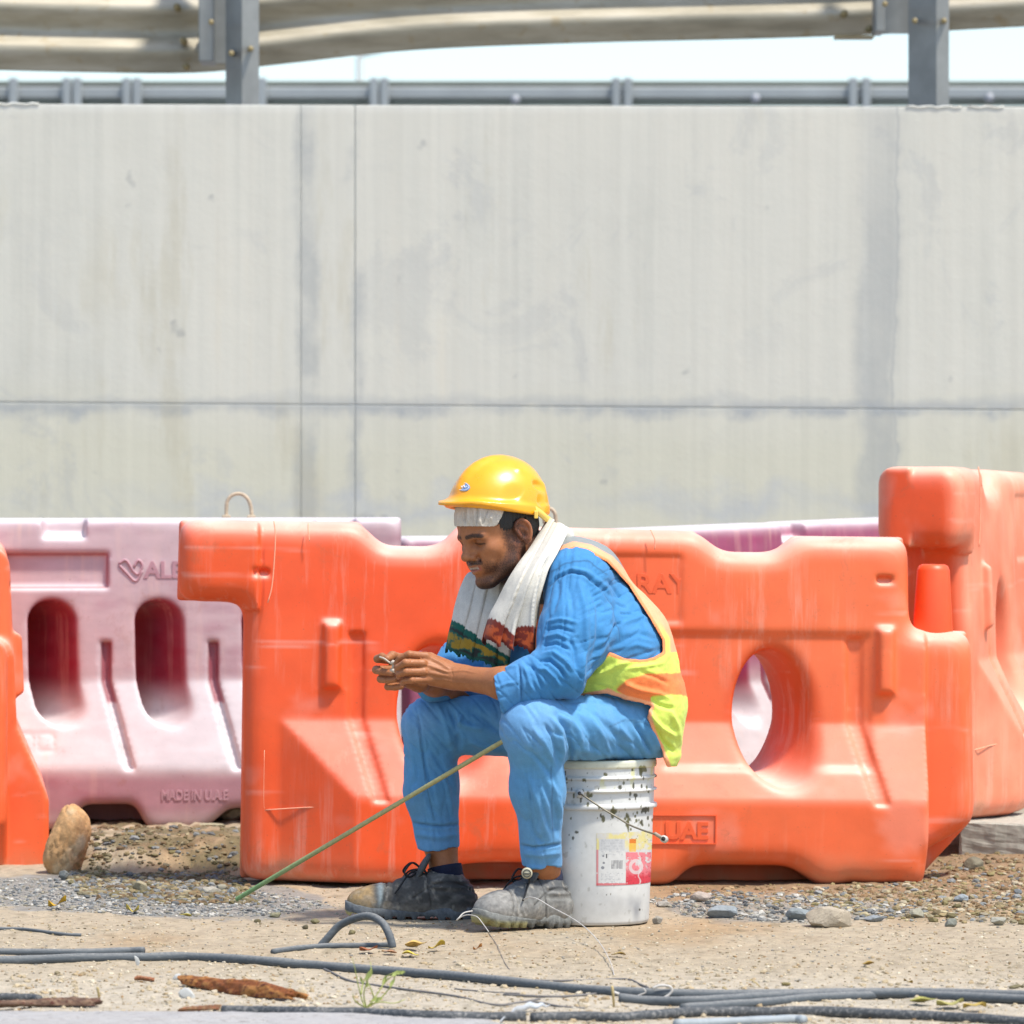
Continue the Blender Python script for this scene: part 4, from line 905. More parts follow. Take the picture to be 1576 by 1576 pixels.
def leaves():
    t = vcmat('dry_leaf', .7, 90, .2, .4)
    def leaf(px, py, w, h, col, seed, lab, cat='leaf'):
        c = onG(px, py, .002); s = c[1] / F; nu, nv = 9, 14; V = []; r_ = np.random.default_rng(seed); ph = r_.random() * 6; C = []
        for j in range(nv):
            v = j / (nv - 1); hw = math.sin(math.pi * min(1, v * .96 + .02)) ** .8 * .5
            for i in range(nu):
                u = i / (nu - 1) * 2 - 1; x = (v - .5) * w * s; up = h * s * (.30 + .25 * math.sin(v * 4 + ph) + .6 * abs(u) * math.sin(v * 3 + ph * 2) ** 2); y = u * hw * w * s * .9
                V.append((x, y, max(0, up) + .2 * h * s)); C.append(np.array(srgb(*col)) * .58 * (1 + .3 * r_.normal() * .4 - .25 * (abs(u) < .1)))
        V = np.array(V) + c; i = (np.arange(nv - 1)[:, None] * nu + np.arange(nu - 1)[None, :]).ravel(); Q = np.stack([i, i + nu, i + nu + 1, i + 1], 1)
        N = normals(V, Q); n_ = len(V); W = np.vstack([V, V + N * .0008]); QQ = np.vstack([Q[:, ::-1], Q + n_]); C = np.array(C)
        tag(rebase(mesh('leaf', W, QQ, t, True, np.vstack([C, C]))), lab, cat)
    for i, (px, py, w, h, col, lab) in enumerate([
        (88, 1398, 28, 16, (226, 180, 40), 'bright yellow leaf in the front edge of the left gravel'), (204, 1406, 20, 12, (220, 200, 90), 'pale yellow-green leaf at the front edge of the gravel'), (150, 1390, 12, 10, (226, 186, 140), 'small peach leaf in the left gravel patch'),
        (285, 1412, 20, 6, (190, 176, 80), 'thin olive leaf at the right end of the gravel'), (640, 1462, 34, 16, (226, 186, 100), 'crumpled golden leaf right of the hose arch'), (672, 1463, 26, 12, (224, 190, 60), 'yellow leaf tip pointing right beside the golden leaf'), (632, 1472, 26, 6, (232, 208, 80), 'flat yellow leaf below the crumpled golden leaf'),
        (567, 1464, 28, 9, (186, 110, 64), 'rust brown leaf under the lying hose piece'), (735, 1464, 14, 9, (214, 140, 60), 'small orange leaf alone in the sand below the shoes'), (600, 1467, 22, 6, (200, 150, 110), 'pale brown leaf between the hose arch and the golden leaf'),
        (1336, 1487, 20, 8, (190, 156, 80), 'narrow ochre leaf in open sand at the right'), (1398, 1515, 14, 7, (170, 140, 60), 'small brown leaf above the hoses at the right'), (1420, 1546, 40, 12, (178, 172, 84), 'olive crumpled leaf left of the yellow leaf litter'), (1462, 1552, 42, 12, (206, 196, 110), 'pale olive leaf in the litter at the bottom right'), (1500, 1556, 36, 12, (216, 184, 84), 'golden leaf at the right end of the bottom litter'),
        (540, 1396, 18, 9, (226, 200, 90), 'yellow leaf beside the toe of the far shoe'), (952, 1472, 22, 5, (170, 140, 70), 'thin brown leaf in the sand right of the fine wire')]):
        leaf(px, py, w, h, col, 300 + i, lab)
    # white plastic scrap at the bottom
    w = simple('white_plastic', (.44, .46, .47), .4, .1, 40, .1); pts = [onG(x, y, .006) for x, y in ((770, 1573), (790, 1560), (812, 1553), (832, 1550), (846, 1548))]; wid = [.004, .016, .022, .014, .002]; V = []; Fc = []
    pts = catmull(pts, 5); wd = np.interp(np.linspace(0, 1, len(pts)), np.linspace(0, 1, 5), wid)
    for i, (p, q) in enumerate(zip(pts, wd)):
        for k in range(7): u = k / 6 * 2 - 1; V.append(p + np.array([.0, u * q * .4, (1 - u * u) * q * .55 + .002 * math.sin(i * 1.3)]))
    for i in range(len(pts) - 1):
        for k in range(6): a = i * 7 + k; Fc.append((a, a + 7, a + 8, a + 1))
    o = mesh('plastic_scrap', np.array(V), np.array(Fc), w, True); sm = o.modifiers.new('s', 'SOLIDIFY'); sm.thickness = .0012; tag(rebase(o), 'white plastic scrap lying over the start of the bottom hose', 'plastic scrap')
    w2 = simple('paper_white', (.46, .46, .43), .8, .1, 40, .2)
    for px, py, ww, hh, lab in ((288, 1536, 26, 22, 'torn white paper scrap below the curled bark'), (272, 1508, 14, 10, 'small white fragment at the left end of the curled bark'), (211, 1486, 8, 22, 'wisp of white fluff rising before the long hose')):
        o = rock(px, py, ww, hh, (236, 236, 226), int(px), .35, 1, .3, .5); o.data.materials.clear(); o.data.materials.append(w2); o.name = 'scrap'; tag(o, lab, 'scrap')
leaves()

def plant():
    t = thing('young_plant', 'spindly green weed growing beside the dark hose at the bottom', 'plant', onG(566, 1552)); gm = simple('green_stem', srgb(150, 156, 84), .7, .15, 60, .1); lm = simple('green_leaf', srgb(140, 150, 80), .65, .2, 60, .1); rm = simple('dry_root', srgb(206, 160, 110), .9, .2, 80, .3); d = onG(566, 1552)[1]
    S = [[(562, 1552), (556, 1535), (551, 1515), (546, 1490), (542, 1474)], [(564, 1552), (560, 1530), (566, 1508), (571, 1494), (570, 1480)], [(563, 1552), (575, 1538), (588, 1518), (594, 1504), (612, 1494)], [(566, 1550), (584, 1538), (604, 1515), (608, 1502), (620, 1494)], [(563, 1551), (552, 1545), (545, 1538), (543, 1530)], [(568, 1546), (586, 1542), (606, 1544), (624, 1538)], [(556, 1530), (558, 1516), (566, 1498), (573, 1492)], [(590, 1515), (600, 1505), (618, 1497)], [(576, 1536), (570, 1520), (566, 1512)]]
    for i, s in enumerate(S):
        W = catmull([P(a, b, d + .012 * math.sin(i * 2 + j)) for j, (a, b) in enumerate(s)], 5); v, f = tube(W, np.linspace(.0017, .0006, len(W)), 6); keep(mesh('stem', v, f, gm), t)
    for i, (px, py, l, a) in enumerate([(568, 1500, 20, 1.1), (580, 1538, 18, .2), (592, 1508, 16, 1.2), (610, 1498, 16, .5), (618, 1497, 12, .3), (565, 1514, 12, 1.6), (604, 1512, 14, 1.0), (571, 1496, 14, 1.5), (556, 1508, 11, 1.9)]):
        s = d / F; V = []; L_ = l * s; n = 7
        for j in range(n):
            v = j / (n - 1); w = .10 * L_ * 1.8 * math.sin(math.pi * min(.97, v * .95 + .05)) ** .7
            for k in (-1, 0, 1): V.append(P(px, py, d + .004 * math.sin(i)) + np.array([(v - .5) * L_ * math.cos(a) - k * w * math.sin(a), .3 * k * w + .002 * math.sin(v * 3), (v - .5) * L_ * math.sin(a) + k * w * math.cos(a) - (0 if k else .0012)]))
        Fc = [(j * 3 + k, j * 3 + k + 1, (j + 1) * 3 + k + 1, (j + 1) * 3 + k) for j in range(n - 1) for k in (0, 1)]
        keep(mesh('leaf', np.array(V), np.array(Fc), lm), t)
    for i in range(9):
        a = 3.5 + i * .35; q0 = P(566, 1552, d - .01); r_ = [q0, q0 + np.array([.007 * math.cos(a), -.006, -.004]), q0 + np.array([.019 * math.cos(a), -.012, -.008 + .004 * math.sin(i * 3)])]; v, f = tube(catmull(r_, 3), np.linspace(.0016, .0005, 7), 5); keep(mesh('root', v, f, rm), t)
plant()

def kerb():
    t = NT('whitewashed_kerb'); f = t.noise(40, 7, .7, t.coord((1, 5, 5))); g = t.noise(9, 6, .65, t.coord((1, 10, 4)))
    c = t.ramp(g, [(.3, (.28, .265, .25)), (.5, (.38, .365, .345)), (.7, (.30, .28, .25))]); c = t.mix(t.mr(f, .56, .62, 0, .85), c, (.12, .105, .09)); c = t.mix(t.mr(t.noise(200, 5, .7), .5, .7, 0, .5), c, (.22, .20, .17)); m = t.fin(c, .85, t.bump(f, .6, .005, t.bump(g, .4, .008)))
    xs = np.arange(-1.6, .14, .008); ys = np.linspace(0, 1, 60); X, U = np.meshgrid(xs, ys, indexing='ij'); px = 788 + X / 9.95 * F
    back = 9.955 - .085 * sst(250, 900, px) + .008 * fbm(X * 16, 0 * X, s=88) + .006 * fbm(X * 70, 0 * X, s=89); front = 9.2
    Y = front + (back - front) * U ** .6; z = .010 + .0025 * fbm(X * 8, Y * 30, s=90) + .0015 * fbm(X * 40, Y * 90, s=91); z = z - .05 * sst(.985, 1.0, U) - .004 * (fbm(X * 10, Y * 60, s=92) > .3) - .02 * sst(700, 900, px)
    V = np.stack([X.ravel(), Y.ravel(), z.ravel()], 1); a, b = X.shape; i = (np.arange(a - 1)[:, None] * b + np.arange(b - 1)[None, :]).ravel(); Q = np.stack([i, i + b, i + b + 1, i + 1], 1)
    structure(mesh('kerb', V, Q, m, True))
kerb()
# ================================================================== THE SEATED WORKER
def J(px, py, d): return P(px, py, d)
def lin(a, b, t): return a + (b - a) * t
def mixc(c, d, t): return c + (np.asarray(d) - c) * np.clip(t, 0, 1)[:, None]
# ---- head frame: forward, left, up
psi = math.radians(37); th = math.radians(18)
f0 = np.array([-math.cos(psi), -math.sin(psi), 0]); L_ = np.array([math.sin(psi), -math.cos(psi), 0]); z0_ = np.array([0, 0, 1.0])
HF = f0 * math.cos(th) - z0_ * math.sin(th); HU = z0_ * math.cos(th) + f0 * math.sin(th); HL = L_
roll = math.radians(3); HL, HU = HL * math.cos(roll) + HU * math.sin(roll), HU * math.cos(roll) - HL * math.sin(roll)
HC = J(770, 821, 12.065); HM = np.stack([HF, HL, HU]); HS = .975
def H(x, y, z): return HC + HS * (x * HF + y * HL + z * HU)
def toH(V): return ((V - HC) / HS) @ HM.T
def hell(c, r, **k): return ell(H(*c), np.array(r) * HS, HM, **k)
def hrc(a, b, ra, rb, **k): return rc(H(*a), H(*b), ra * HS, rb * HS, **k)
def head_prims():
    p = [hell((-.004, 0, .050), (.094, .073, .082), k=.0),
         hell((.040, 0, -.012), (.052, .058, .082), k=.03),
         hell((.050, 0, .045), (.044, .056, .045), k=.02)]
    for s in (1, -1):
        p += [hrc((.006, s * .054, -.030), (.026, s * .048, -.066), .016, .015, k=.025), hrc((.026, s * .048, -.066), (.074, s * .016, -.094), .016, .016, k=.022),
              hell((.066, s * .037, -.016), (.020, .022, .018), k=.022), hell((.076, s * .028, -.046), (.016, .018, .020), k=.018)]
    p += [hell((.086, 0, -.092), (.015, .019, .014), k=.016),
          hell((.094, s * 0, .006), (.008, .012, .03), k=.02)]
    for s in (1, -1):
        p += [hell((.099, s * .031, .006), (.016, .017, .0125), k=.014, sub=True)]
    for s in (1, -1):
        p += [hrc((.083, s * .043, .018), (.092, s * .014, .0205), .0065, .0075, k=.016),
              hell((.0775, s * .031, .006), (.0135, .0145, .0128), k=.004)]
    p += [hrc((.093, 0, .012), (.113, 0, -.018), .0075, .0095, k=.010), hell((.115, 0, -.0225), (.0095, .0095, .0085), k=.007)]
    for s in (1, -1):
        p += [hell((.103, s * .0125, -.0255), (.010, .0068, .0075), k=.006), hell((.106, s * .0065, -.0335), (.005, .0035, .004), k=.002, sub=True)]
    # muzzle, lips and the gap of a smile
    p += [hell((.084, 0, -.052), (.020, .028, .024), k=.014)]
    for s in (1, -1):
        p += [hrc((.1045, s * .004, -.0455), (.091, s * .025, -.0455), .0052, .0030, k=.004), hrc((.0995, s * .003, -.0630), (.089, s * .022, -.0540), .0062, .0030, k=.004)]
    p += [hell((.107, 0, -.0535), (.016, .0185, .0038), k=.003, sub=True), hell((.088, 0, -.052), (.0125, .020, .0065), k=.0)]
    for s in (1, -1):
        p += [hrc((.094, s * .019, -.028), (.083, s * .033, -.052), .003, .0025, k=.006, sub=True)]
        # lid crease and lash groove
        p += [hrc((.0945, s * .020, .0035), (.0865, s * .0435, .0005), .0014, .0014, k=.0015, sub=True), hrc((.094, s * .021, .0145), (.086, s * .044, .0125), .0013, .0013, k=.0025, sub=True)]
    # neck
    p += [rc(H(-.022, 0, -.02), J(846, 880, 12.13), .054, .062, k=.03), hrc((.02, 0, -.085), (-.01, 0, -.11), .025, .035, k=.03)]
    # ears
    for s in (1, -1):
        ex, ez = -.004, -.002; tiltM = HM.copy(); a = math.radians(28) * s
        fx = HF * math.cos(a) + HL * -math.sin(a); lx = HL * math.cos(a) + HF * math.sin(a); b = math.radians(10)
        f2 = fx * math.cos(b) + HU * -math.sin(b); u2 = HU * math.cos(b) + fx * math.sin(b); M = np.stack([f2, lx, u2])
        ec = H(ex - .007, s * .078, ez)
        pt = lambda u, v, w=0: ec + u * f2 + v * u2 + w * lx * s
        p += [ell(ec, (.0165, .0055, .027), M, k=.006)]
        rim = [(.013, .000), (.014, .014), (.006, .026), (-.007, .027), (-.016, .016), (-.017, .002), (-.012, -.012), (-.004, -.021)]
        rim = [tuple(q) for q in catmull(rim, 4)]
        for q, r in zip(rim[:-1], rim[1:]): p += [rc(pt(*q, .004), pt(*r, .004), .0034, .0034, k=.003)]
        p += [rc(pt(-.003, -.022, .001), pt(.005, -.026, 0), .006, .005, k=.004), ell(pt(.003, -.004, .006), (.0075, .006, .011), M, k=.004, sub=True),
              rc(pt(-.002, .017, .006), pt(-.010, .004, .006), .003, .003, k=.003, sub=True), rc(pt(.012, -.006, .003), pt(.013, -.001, .003), .0042, .004, k=.003)]
    return p
NA = (760, 1053, 11.85)     # near forearm where it leaves the cuff
def chain(pts, rs, k=.004):
    return [rc(J(*a), J(*b), ra, rb, k=k) for a, b, ra, rb in zip(pts[:-1], pts[1:], rs[:-1], rs[1:])]
def hand_prims():
    p = []
    # near (left) hand, back towards the camera
    p += [rc(J(860, 1040, 11.86), J(775, 1052, 11.85), .040, .035, k=.02), rc(J(775, 1052, 11.85), J(712, 1043, 11.915), .034, .0265, k=.02), rc(J(712, 1043, 11.915), J(694, 1040, 11.925), .0265, .0255, k=.015)]
    p += [rc(J(697, 1036, 11.925), J(663, 1016, 11.925), .019, .0135, k=.016), rc(J(697, 1041, 11.92), J(660, 1027, 11.915), .019, .0135, k=.016), rc(J(697, 1045, 11.922), J(661, 1038, 11.912), .018, .013, k=.016), rc(J(697, 1048, 11.93), J(665, 1048, 11.92), .017, .012, k=.014)]
    mcp = [(655, 1010, 11.918), (649, 1021, 11.902), (650, 1034, 11.900), (659, 1046, 11.908)]
    for m in mcp: p += [rc(J(*m), J(m[0] + 2, m[1], m[2]), .0098, .0098, k=.006)]
    p += chain([mcp[0], (630, 1007, 11.905), (616, 1013, 11.915), (610, 1021, 11.93)], [.0095, .0086, .0078, .0068], .0022)
    p += chain([mcp[1], (624, 1020, 11.885), (613, 1027, 11.90), (611, 1032, 11.922)], [.0095, .0088, .0078, .0068], .0022)
    p += chain([mcp[2], (625, 1034, 11.885), (614, 1038, 11.90), (614, 1042, 11.92)], [.0092, .0085, .0076, .0066], .0022)
    p += chain([mcp[3], (634, 1047, 11.89), (623, 1048, 11.90), (619, 1052, 11.92)], [.0085, .0076, .007, .0062], .0022)
    p += chain([(692, 1026, 11.96), (662, 1013, 11.985), (635, 1013, 11.98), (614, 1019, 11.965)], [.014, .0125, .0105, .0085], .006)
    # far (right) hand, palm towards the near one
    p += [rc(J(730, 1065, 12.36), J(668, 1052, 12.16), .038, .027, k=.02), rc(J(668, 1052, 12.16), J(645, 1046, 12.10), .027, .024, k=.02)]
    p += [rc(J(645, 1044, 12.10), J(612, 1022, 12.06), .019, .014, k=.015), rc(J(645, 1048, 12.10), J(612, 1034, 12.06), .019, .014, k=.015), rc(J(645, 1052, 12.09), J(616, 1047, 12.05), .018, .013, k=.015)]
    for m, r_ in (((608, 1017, 12.065), .0098), ((605, 1030, 12.06), .0098), ((608, 1042, 12.055), .0095), ((616, 1052, 12.05), .009)):
        p += [rc(J(*m), J(m[0] + 3, m[1], m[2]), r_, r_, k=.005)]
    p += chain([(608, 1017, 12.065), (581, 1014, 12.035), (588, 1010, 12.01), (600, 1016, 11.99)], [.0095, .0092, .008, .0066], .0022)
    p += chain([(605, 1030, 12.06), (579, 1031, 12.03), (588, 1034, 12.0), (603, 1036, 11.985)], [.0096, .0094, .0082, .007], .0022)
    p += chain([(608, 1042, 12.055), (586, 1045, 12.025), (596, 1047, 12.0), (608, 1046, 11.985)], [.0092, .009, .008, .0068], .0022)
    p += chain([(616, 1052, 12.05), (597, 1057, 12.02), (608, 1058, 12.0), (618, 1057, 11.99)], [.0085, .0082, .0074, .0064], .0022)
    p += chain([(640, 1036, 12.06), (620, 1014, 12.03), (604, 1009, 12.0), (596, 1014, 11.98)], [.014, .0115, .0098, .0082], .005)
    return p
def body_color(V):
    h = toH(V); x, y, z = h.T; n = fbm(V[:, 0] * 90, V[:, 1] * 90, V[:, 2] * 90, s=51, o=2)
    skin = np.array((.36, .14, .054)); dark = np.array((.15, .054, .022)); black = np.array((.018, .012, .010)); warm = np.array((.42, .155, .058))
    c = np.tile(skin, (len(V), 1)) * (1 + .10 * n)[:, None]
    ay = np.abs(y); inhead = (np.linalg.norm(h - np.array([.03, 0, 0]), axis=1) < .17)
    face = inhead & (x > .0)
    c = np.where(face[:, None], mixc(c, warm, sst(.03, .0, np.hypot(z + .015, ay - .04)) * .25), c)
    c = np.where(face[:, None], mixc(c, dark, .45 * sst(.022, .008, np.hypot(z - .004, (ay - .031) * .8)) * (x > .07)), c)     # around the eyes
    # brows
    bd = np.minimum.reduce([np.hypot(z - (.0225 + .10 * (ay - .015) * (ay < .03) + .0015 - .22 * np.clip(ay - .032, 0, 1)), np.maximum(0, np.maximum(.012 - ay, ay - .047)))])
    c = np.where((face & (x > .06))[:, None], mixc(c, black, .88 * sst(.0065, .003, bd)), c)
    # lash line
    ld = np.hypot(z - (.0035 - .12 * (ay - .02)), np.maximum(0, np.maximum(.019 - ay, ay - .0445)))
    c = np.where((face & (x > .075))[:, None], mixc(c, black, .9 * sst(.0032, .0012, ld)), c)
    # beard: cheek line from the sideburn down to the chin, moustache
    jl = -.052 + .045 * sst(.055, .01, x) + .012 * sst(.02, -.01, x)
    nb = fbm(V[:, 0] * 260, V[:, 1] * 260, V[:, 2] * 260, s=52, o=2)
    be = sst(jl + .020, jl - .016, z + .012 * nb) * (z > -.14) * sst(.10, .075, ay + 0 * x)
    mouth_clear = sst(.018, .026, np.hypot((ay - 0) * .75, z + .053)); chinclear = .45 + .55 * sst(.0, .03, np.abs(z + .075) + .4 * ay)
    be = be * mouth_clear * (1 - sst(.050, .085, x) * (1 - .85 * chinclear))
    side = sst(.034, .012, np.abs(x - .014) + .008 * nb) * sst(-.05, -.02, z) * (z < .06) * (ay > .05)
    mo = sst(.0075, .003, np.hypot(z + .0385 + .28 * np.clip(ay - .008, 0, 1) ** 1.0 * .55, np.maximum(0, ay - .027))) * (x > .075)
    neckb = sst(-.095, -.07, z) * (z < -.06) * (x > -.02)
    c = np.where(inhead[:, None], mixc(c, black * 1.8, .76 * np.clip(np.maximum(be * (x > -.015), side * .9), 0, 1) * (1 + .1 * n)), c)
    c = np.where(inhead[:, None], mixc(c, black, .70 * mo), c)
    under = inhead & (x > .03); c = np.where(under[:, None], mixc(c, black * 1.8, .8 * sst(-.088, -.100, z + .004 * nb)), c)
    global BEARD; BEARD = np.where(inhead, np.clip(np.maximum.reduce([be * (x > -.015), side * .9, mo, .9 * sst(.0065, .002, bd) * (face & (x > .06)), sst(-.08, -.1, z) * (x > .03)]), 0, 1), 0)
    lips = sst(.0085, .005, np.abs(z + .054)) * sst(.027, .022, ay) * (x > .086)
    c = np.where(face[:, None], mixc(c, np.array((.30, .085, .07)), .75 * lips), c)
    teeth = sst(.0042, .0026, np.abs(z + .0525)) * sst(.019, .016, ay) * (x > .09) * (x < .1035)
    c = np.where(face[:, None], mixc(c, np.array((.50, .43, .36)), teeth), c)
    nape = np.linalg.norm(h - np.array([-.03, 0, -.05]), axis=1) < .13; c = np.where(nape[:, None], mixc(c, black * 2, .85 * sst(-.012, -.028, x) * (ay < .072) * sst(-.13, -.09, z)), c)
    ear = inhead & (ay > .068) & (x < .02); c = np.where(ear[:, None], mixc(c, np.array((.27, .09, .045)), np.full(len(V), .5)), c)
    # fingernails in their own paler tone
    px, py = toP(V)
    nails = np.zeros(len(V))
    for q in ((610, 1021, 11.93), (611, 1032, 11.922), (614, 1042, 11.92), (619, 1052, 11.92), (600, 1016, 11.99), (603, 1036, 11.985), (596, 1014, 11.98)):
        nails = np.maximum(nails, sst(.0085, .0065, np.linalg.norm(V - J(*q), axis=1)))
    c = mixc(c, np.array((.40, .20, .12)), .5 * nails)
    return c
def skin_mat():
    t = NT('skin'); f = t.noise(300, 4, .6); g = t.mr(f, .3, .7, .9, 1.08)
    c = t.mix(1.0, t.attr(), t.n('ShaderNodeCombineColor', {0: g, 1: g, 2: g}).outputs[0], 'MULTIPLY')
    be = t.n('ShaderNodeAttribute', attribute_name='Beard').outputs['Fac']; hr = t.noise(1, 2, .6, t.coord((700, 700, 300), (.3, .5, 0)))
    c = t.mix(t.math('MULTIPLY', be, t.mr(hr, .42, .56, 0, .85)), c, (.012, .009, .008)); po = t.noise(900, 3, .6); bl = t.noise(55, 5, .6); c = t.mix(t.mr(bl, .35, .65, 0, .22), c, (.20, .065, .028))
    return t.fin(c, t.mr(bl, .3, .7, .42, .6), t.bump(hr, .25, .0012, t.bump(po, .2, .0006)), **{'Specular_IOR_Level': .35, 'Subsurface_Weight': .10, 'Subsurface_Radius': (.012, .004, .002), 'Subsurface_Scale': .6})
# feet / shoes placed by heel and toe
def frame2(heel, toe, up=(0, 0, 1)):
    a = np.asarray(heel, float); b = np.asarray(toe, float); x = b - a; Ls = np.linalg.norm(x); x /= Ls
    y = np.cross(up, x); y /= np.linalg.norm(y); z = np.cross(x, y); return a, np.stack([x, y, z]), Ls
NH = (P(872, 0, 11.99)[0], 11.99, -.002); NTOE = (P(731, 0, 11.84)[0], 11.84, .012)
FH = (P(733, 0, 12.22)[0], 12.22, -.006); FTOE = (P(530, 0, 12.20)[0], 12.20, .002)
def body():
    pr = head_prims() + hand_prims()
    # torso and arms under the clothes
    pr += [rc(J(888, 915, 12.13), J(948, 1000, 12.13), .085, .085, k=.04, sc_=(1, 1.45)), rc(J(948, 1000, 12.13), J(975, 1090, 12.14), .085, .085, k=.05, sc_=(1, 1.45)),
           rc(J(850, 868, 12.12), J(888, 915, 12.13), .06, .075, k=.04), rc(J(888, 905, 11.96), J(865, 1035, 11.86), .05, .042, k=.03), rc(J(880, 905, 12.30), J(730, 1060, 12.36), .05, .04, k=.03),
           rc(J(982, 1118, 12.08), J(823, 1122, 11.85), .07, .052, k=.03), rc(J(823, 1124, 11.85), J(835, 1330, 11.94), .052, .036, k=.02),
           rc(J(965, 1120, 12.22), J(662, 1118, 12.25), .07, .052, k=.03), rc(J(662, 1120, 12.25), J(678, 1300, 12.26), .052, .036, k=.02),
           rc(J(835, 1320, 11.94), J(846, 1385, 11.985), .034, .034, k=.02), rc(J(678, 1300, 12.26), J(690, 1375, 12.235), .035, .035, k=.02)]
    for h, t in ((NH, NTOE), (FH, FTOE)):
        o, M, Ls = frame2(h, t); g = lambda x, z: o + Ls * x * M[0] + z * M[2]
        pr += [rc(g(.16, .05), g(.5, .055), .028, .028, k=.02), rc(g(.5, .05), g(.8, .04), .03, .022, k=.02)]
    V, Q = nets(pr, (-.36, 11.70, -.01), (.42, 12.50, 1.03), .0024, smooth=0)
    return V, Q
def sole_shape(s, off=0):   # footprint: centre line and half width against 0..1 along the shoe
    w = np.interp(s, [-.02, .0, .06, .2, .4, .6, .75, .88, .97, 1.0, 1.02], [0, .018, .033, .037, .034, .041, .046, .042, .026, .010, 0]); return w
def make_shoe(px_heel, px_toe, colr, style, seed):
    o, M, Ls = frame2(px_heel, px_toe); k = Ls / .29 if Ls < .29 else 1.0; k = .5 + .5 * k
    g = lambda x, y, z: o + Ls * x * M[0] + y * M[1] + z * M[2]
    e = lambda c, r, **kw: ell(g(*c), (r[0] * Ls / .29, r[1], r[2]), M, **kw)
    up = [rc(g(.15, 0, .052), g(.24, 0, .092), .036, .038, k=.01), rc(g(.24, 0, .07), g(.48, 0, .062), .040, .038, k=.03), rc(g(.48, 0, .060), g(.70, 0, .042), .038, .034, k=.03),
          e((.80, 0, .036), (.052, .043, .036), k=.03), e((.12, 0, .042), (.034, .035, .044), k=.02), e((.5, 0, .03), (.11, .037, .03), k=.03)]
    sub = [rc(g(.235, 0, .102), g(.22, 0, .20), .0325, .045, k=.006, sub=True)]
    def cut(p, d): q = (p - o) @ M.T; return np.maximum(d, -(q[:, 2] - .018))
    # tongue
    tg = [e((.435, 0, .118), (.012, .032, .034), k=.0)]
    Mt = M.copy(); ang = math.radians(28); Mt = np.stack([M[0] * math.cos(ang) + M[2] * math.sin(ang), M[1], M[2] * math.cos(ang) - M[0] * math.sin(ang)])
    tg = [ell(g(.425, 0, .118), (.0085, .030, .042), Mt, k=0)]
    lo = np.minimum(g(-.05, -.07, -.02), g(1.05, .07, .18)) - .08; hi = np.maximum(g(-.05, -.07, -.02), g(1.05, .07, .18)) + .08
    V, Q = nets(up + sub, lo, hi, .0028, post=cut, smooth=1); U = (V - o) @ M.T; N = normals(V, Q)
    n = fbm(V[:, 0] * 45, V[:, 1] * 45, V[:, 2] * 60, s=seed); s_ = U[:, 0] / Ls; z = U[:, 2]
    # creases over the forefoot, welt seams
    cr = np.exp(-((s_ - .64) / .09) ** 2) * np.sin(s_ * 95 + 3 * n) * .0011 * (z > .03)
    seam = -.0016 * (np.exp(-((s_ - .36 - .6 * (z - .05)) / .006) ** 2) + np.exp(-((s_ - .72 + .8 * (z - .04)) / .006) ** 2) * (z > .02) + np.exp(-((z - .062 - .03 * np.sin(s_ * 7)) / .0022) ** 2) * (s_ < .5))
    seamc = np.maximum.reduce([np.exp(-((s_ - .36 - .6 * (z - .05)) / .007) ** 2), np.exp(-((s_ - .72 + .8 * (z - .04)) / .007) ** 2) * (z > .02), np.exp(-((z - .062 - .03 * np.sin(s_ * 7)) / .0024) ** 2) * (s_ < .5)])
    panel = .0022 * sst(.33, .34, .69 - s_ + .8 * (z - .04)) * sst(.105, .100, z) * 0 + .0022 * sst(.72, .732, s_ + .8 * (z - .04)) + .0020 * (1 - sst(.352, .364, s_ - .6 * (z - .05))) * sst(.066, .063, z)
    collar = .0026 * np.sin(np.clip((z - .072) / .026, 0, 1) * math.pi * 2) ** 2 * (s_ < .36)
    V = V + N * (cr * 1.5 + seam * 1.4 + panel + collar + .0008 * n)[:, None]
    dust = np.array((.21, .20, .18)); c = np.tile(np.array(colr), (len(V), 1))
    if style == 'far':
        c = mixc(c, np.array(srgb(148, 122, 80)), sst(.76, .82, s_ + .02 * n) * .9); c = mixc(c, np.array(srgb(130, 110, 75)), sst(.62, .72, s_) * sst(.05, .035, z) * .7 * (n > -.1))
        c = mixc(c, np.array(srgb(120, 135, 140)), np.exp(-((s_ - .735) / .022) ** 2) * .8); c = mixc(c, dust, .35 * sst(-.1, .4, n)); c = mixc(c, (.02, .022, .025), .6 * sst(.45, .2, s_) * sst(.1, -.3, n))
    else:
        c = mixc(c, dust * 1.0, .55 + .35 * n + .3 * sst(.45, .8, s_)); c = mixc(c, (.04, .045, .05), .8 * sst(.075, .10, z + .01 * n) ); c = mixc(c, (.05, .055, .06), .6 * np.exp(-((s_ - .5) / .06) ** 2) * sst(.055, .075, z))
    c = c * (1 - .6 * seamc)[:, None]; c = mixc(c, np.array((.30, .27, .22)), .55 * sst(.2, .55, fbm(V[:, 0] * 110, V[:, 1] * 110, V[:, 2] * 40, s=seed + 4)) + .35 * sst(.045, .025, z)); c = c * (1 + .25 * fbm(V[:, 0] * 200, V[:, 1] * 200, V[:, 2] * 200, s=seed + 5, o=2))[:, None]
    Um = (V, Q, c)
    # sole: stacked outline with a wavy top edge and tread teeth
    ns, nu = 72, 7; W = []; rings = [(0, -.004), (0.0, .004), (.0035, .010), (.002, .018), (.0035, .024), (-.003, .028)]
    per = []
    for i in range(ns + 1): per.append((i / ns, 1))
    for i in range(ns - 1, 0, -1): per.append((i / ns, -1))
    SV = []; SF = []; SC = []; m = len(per)
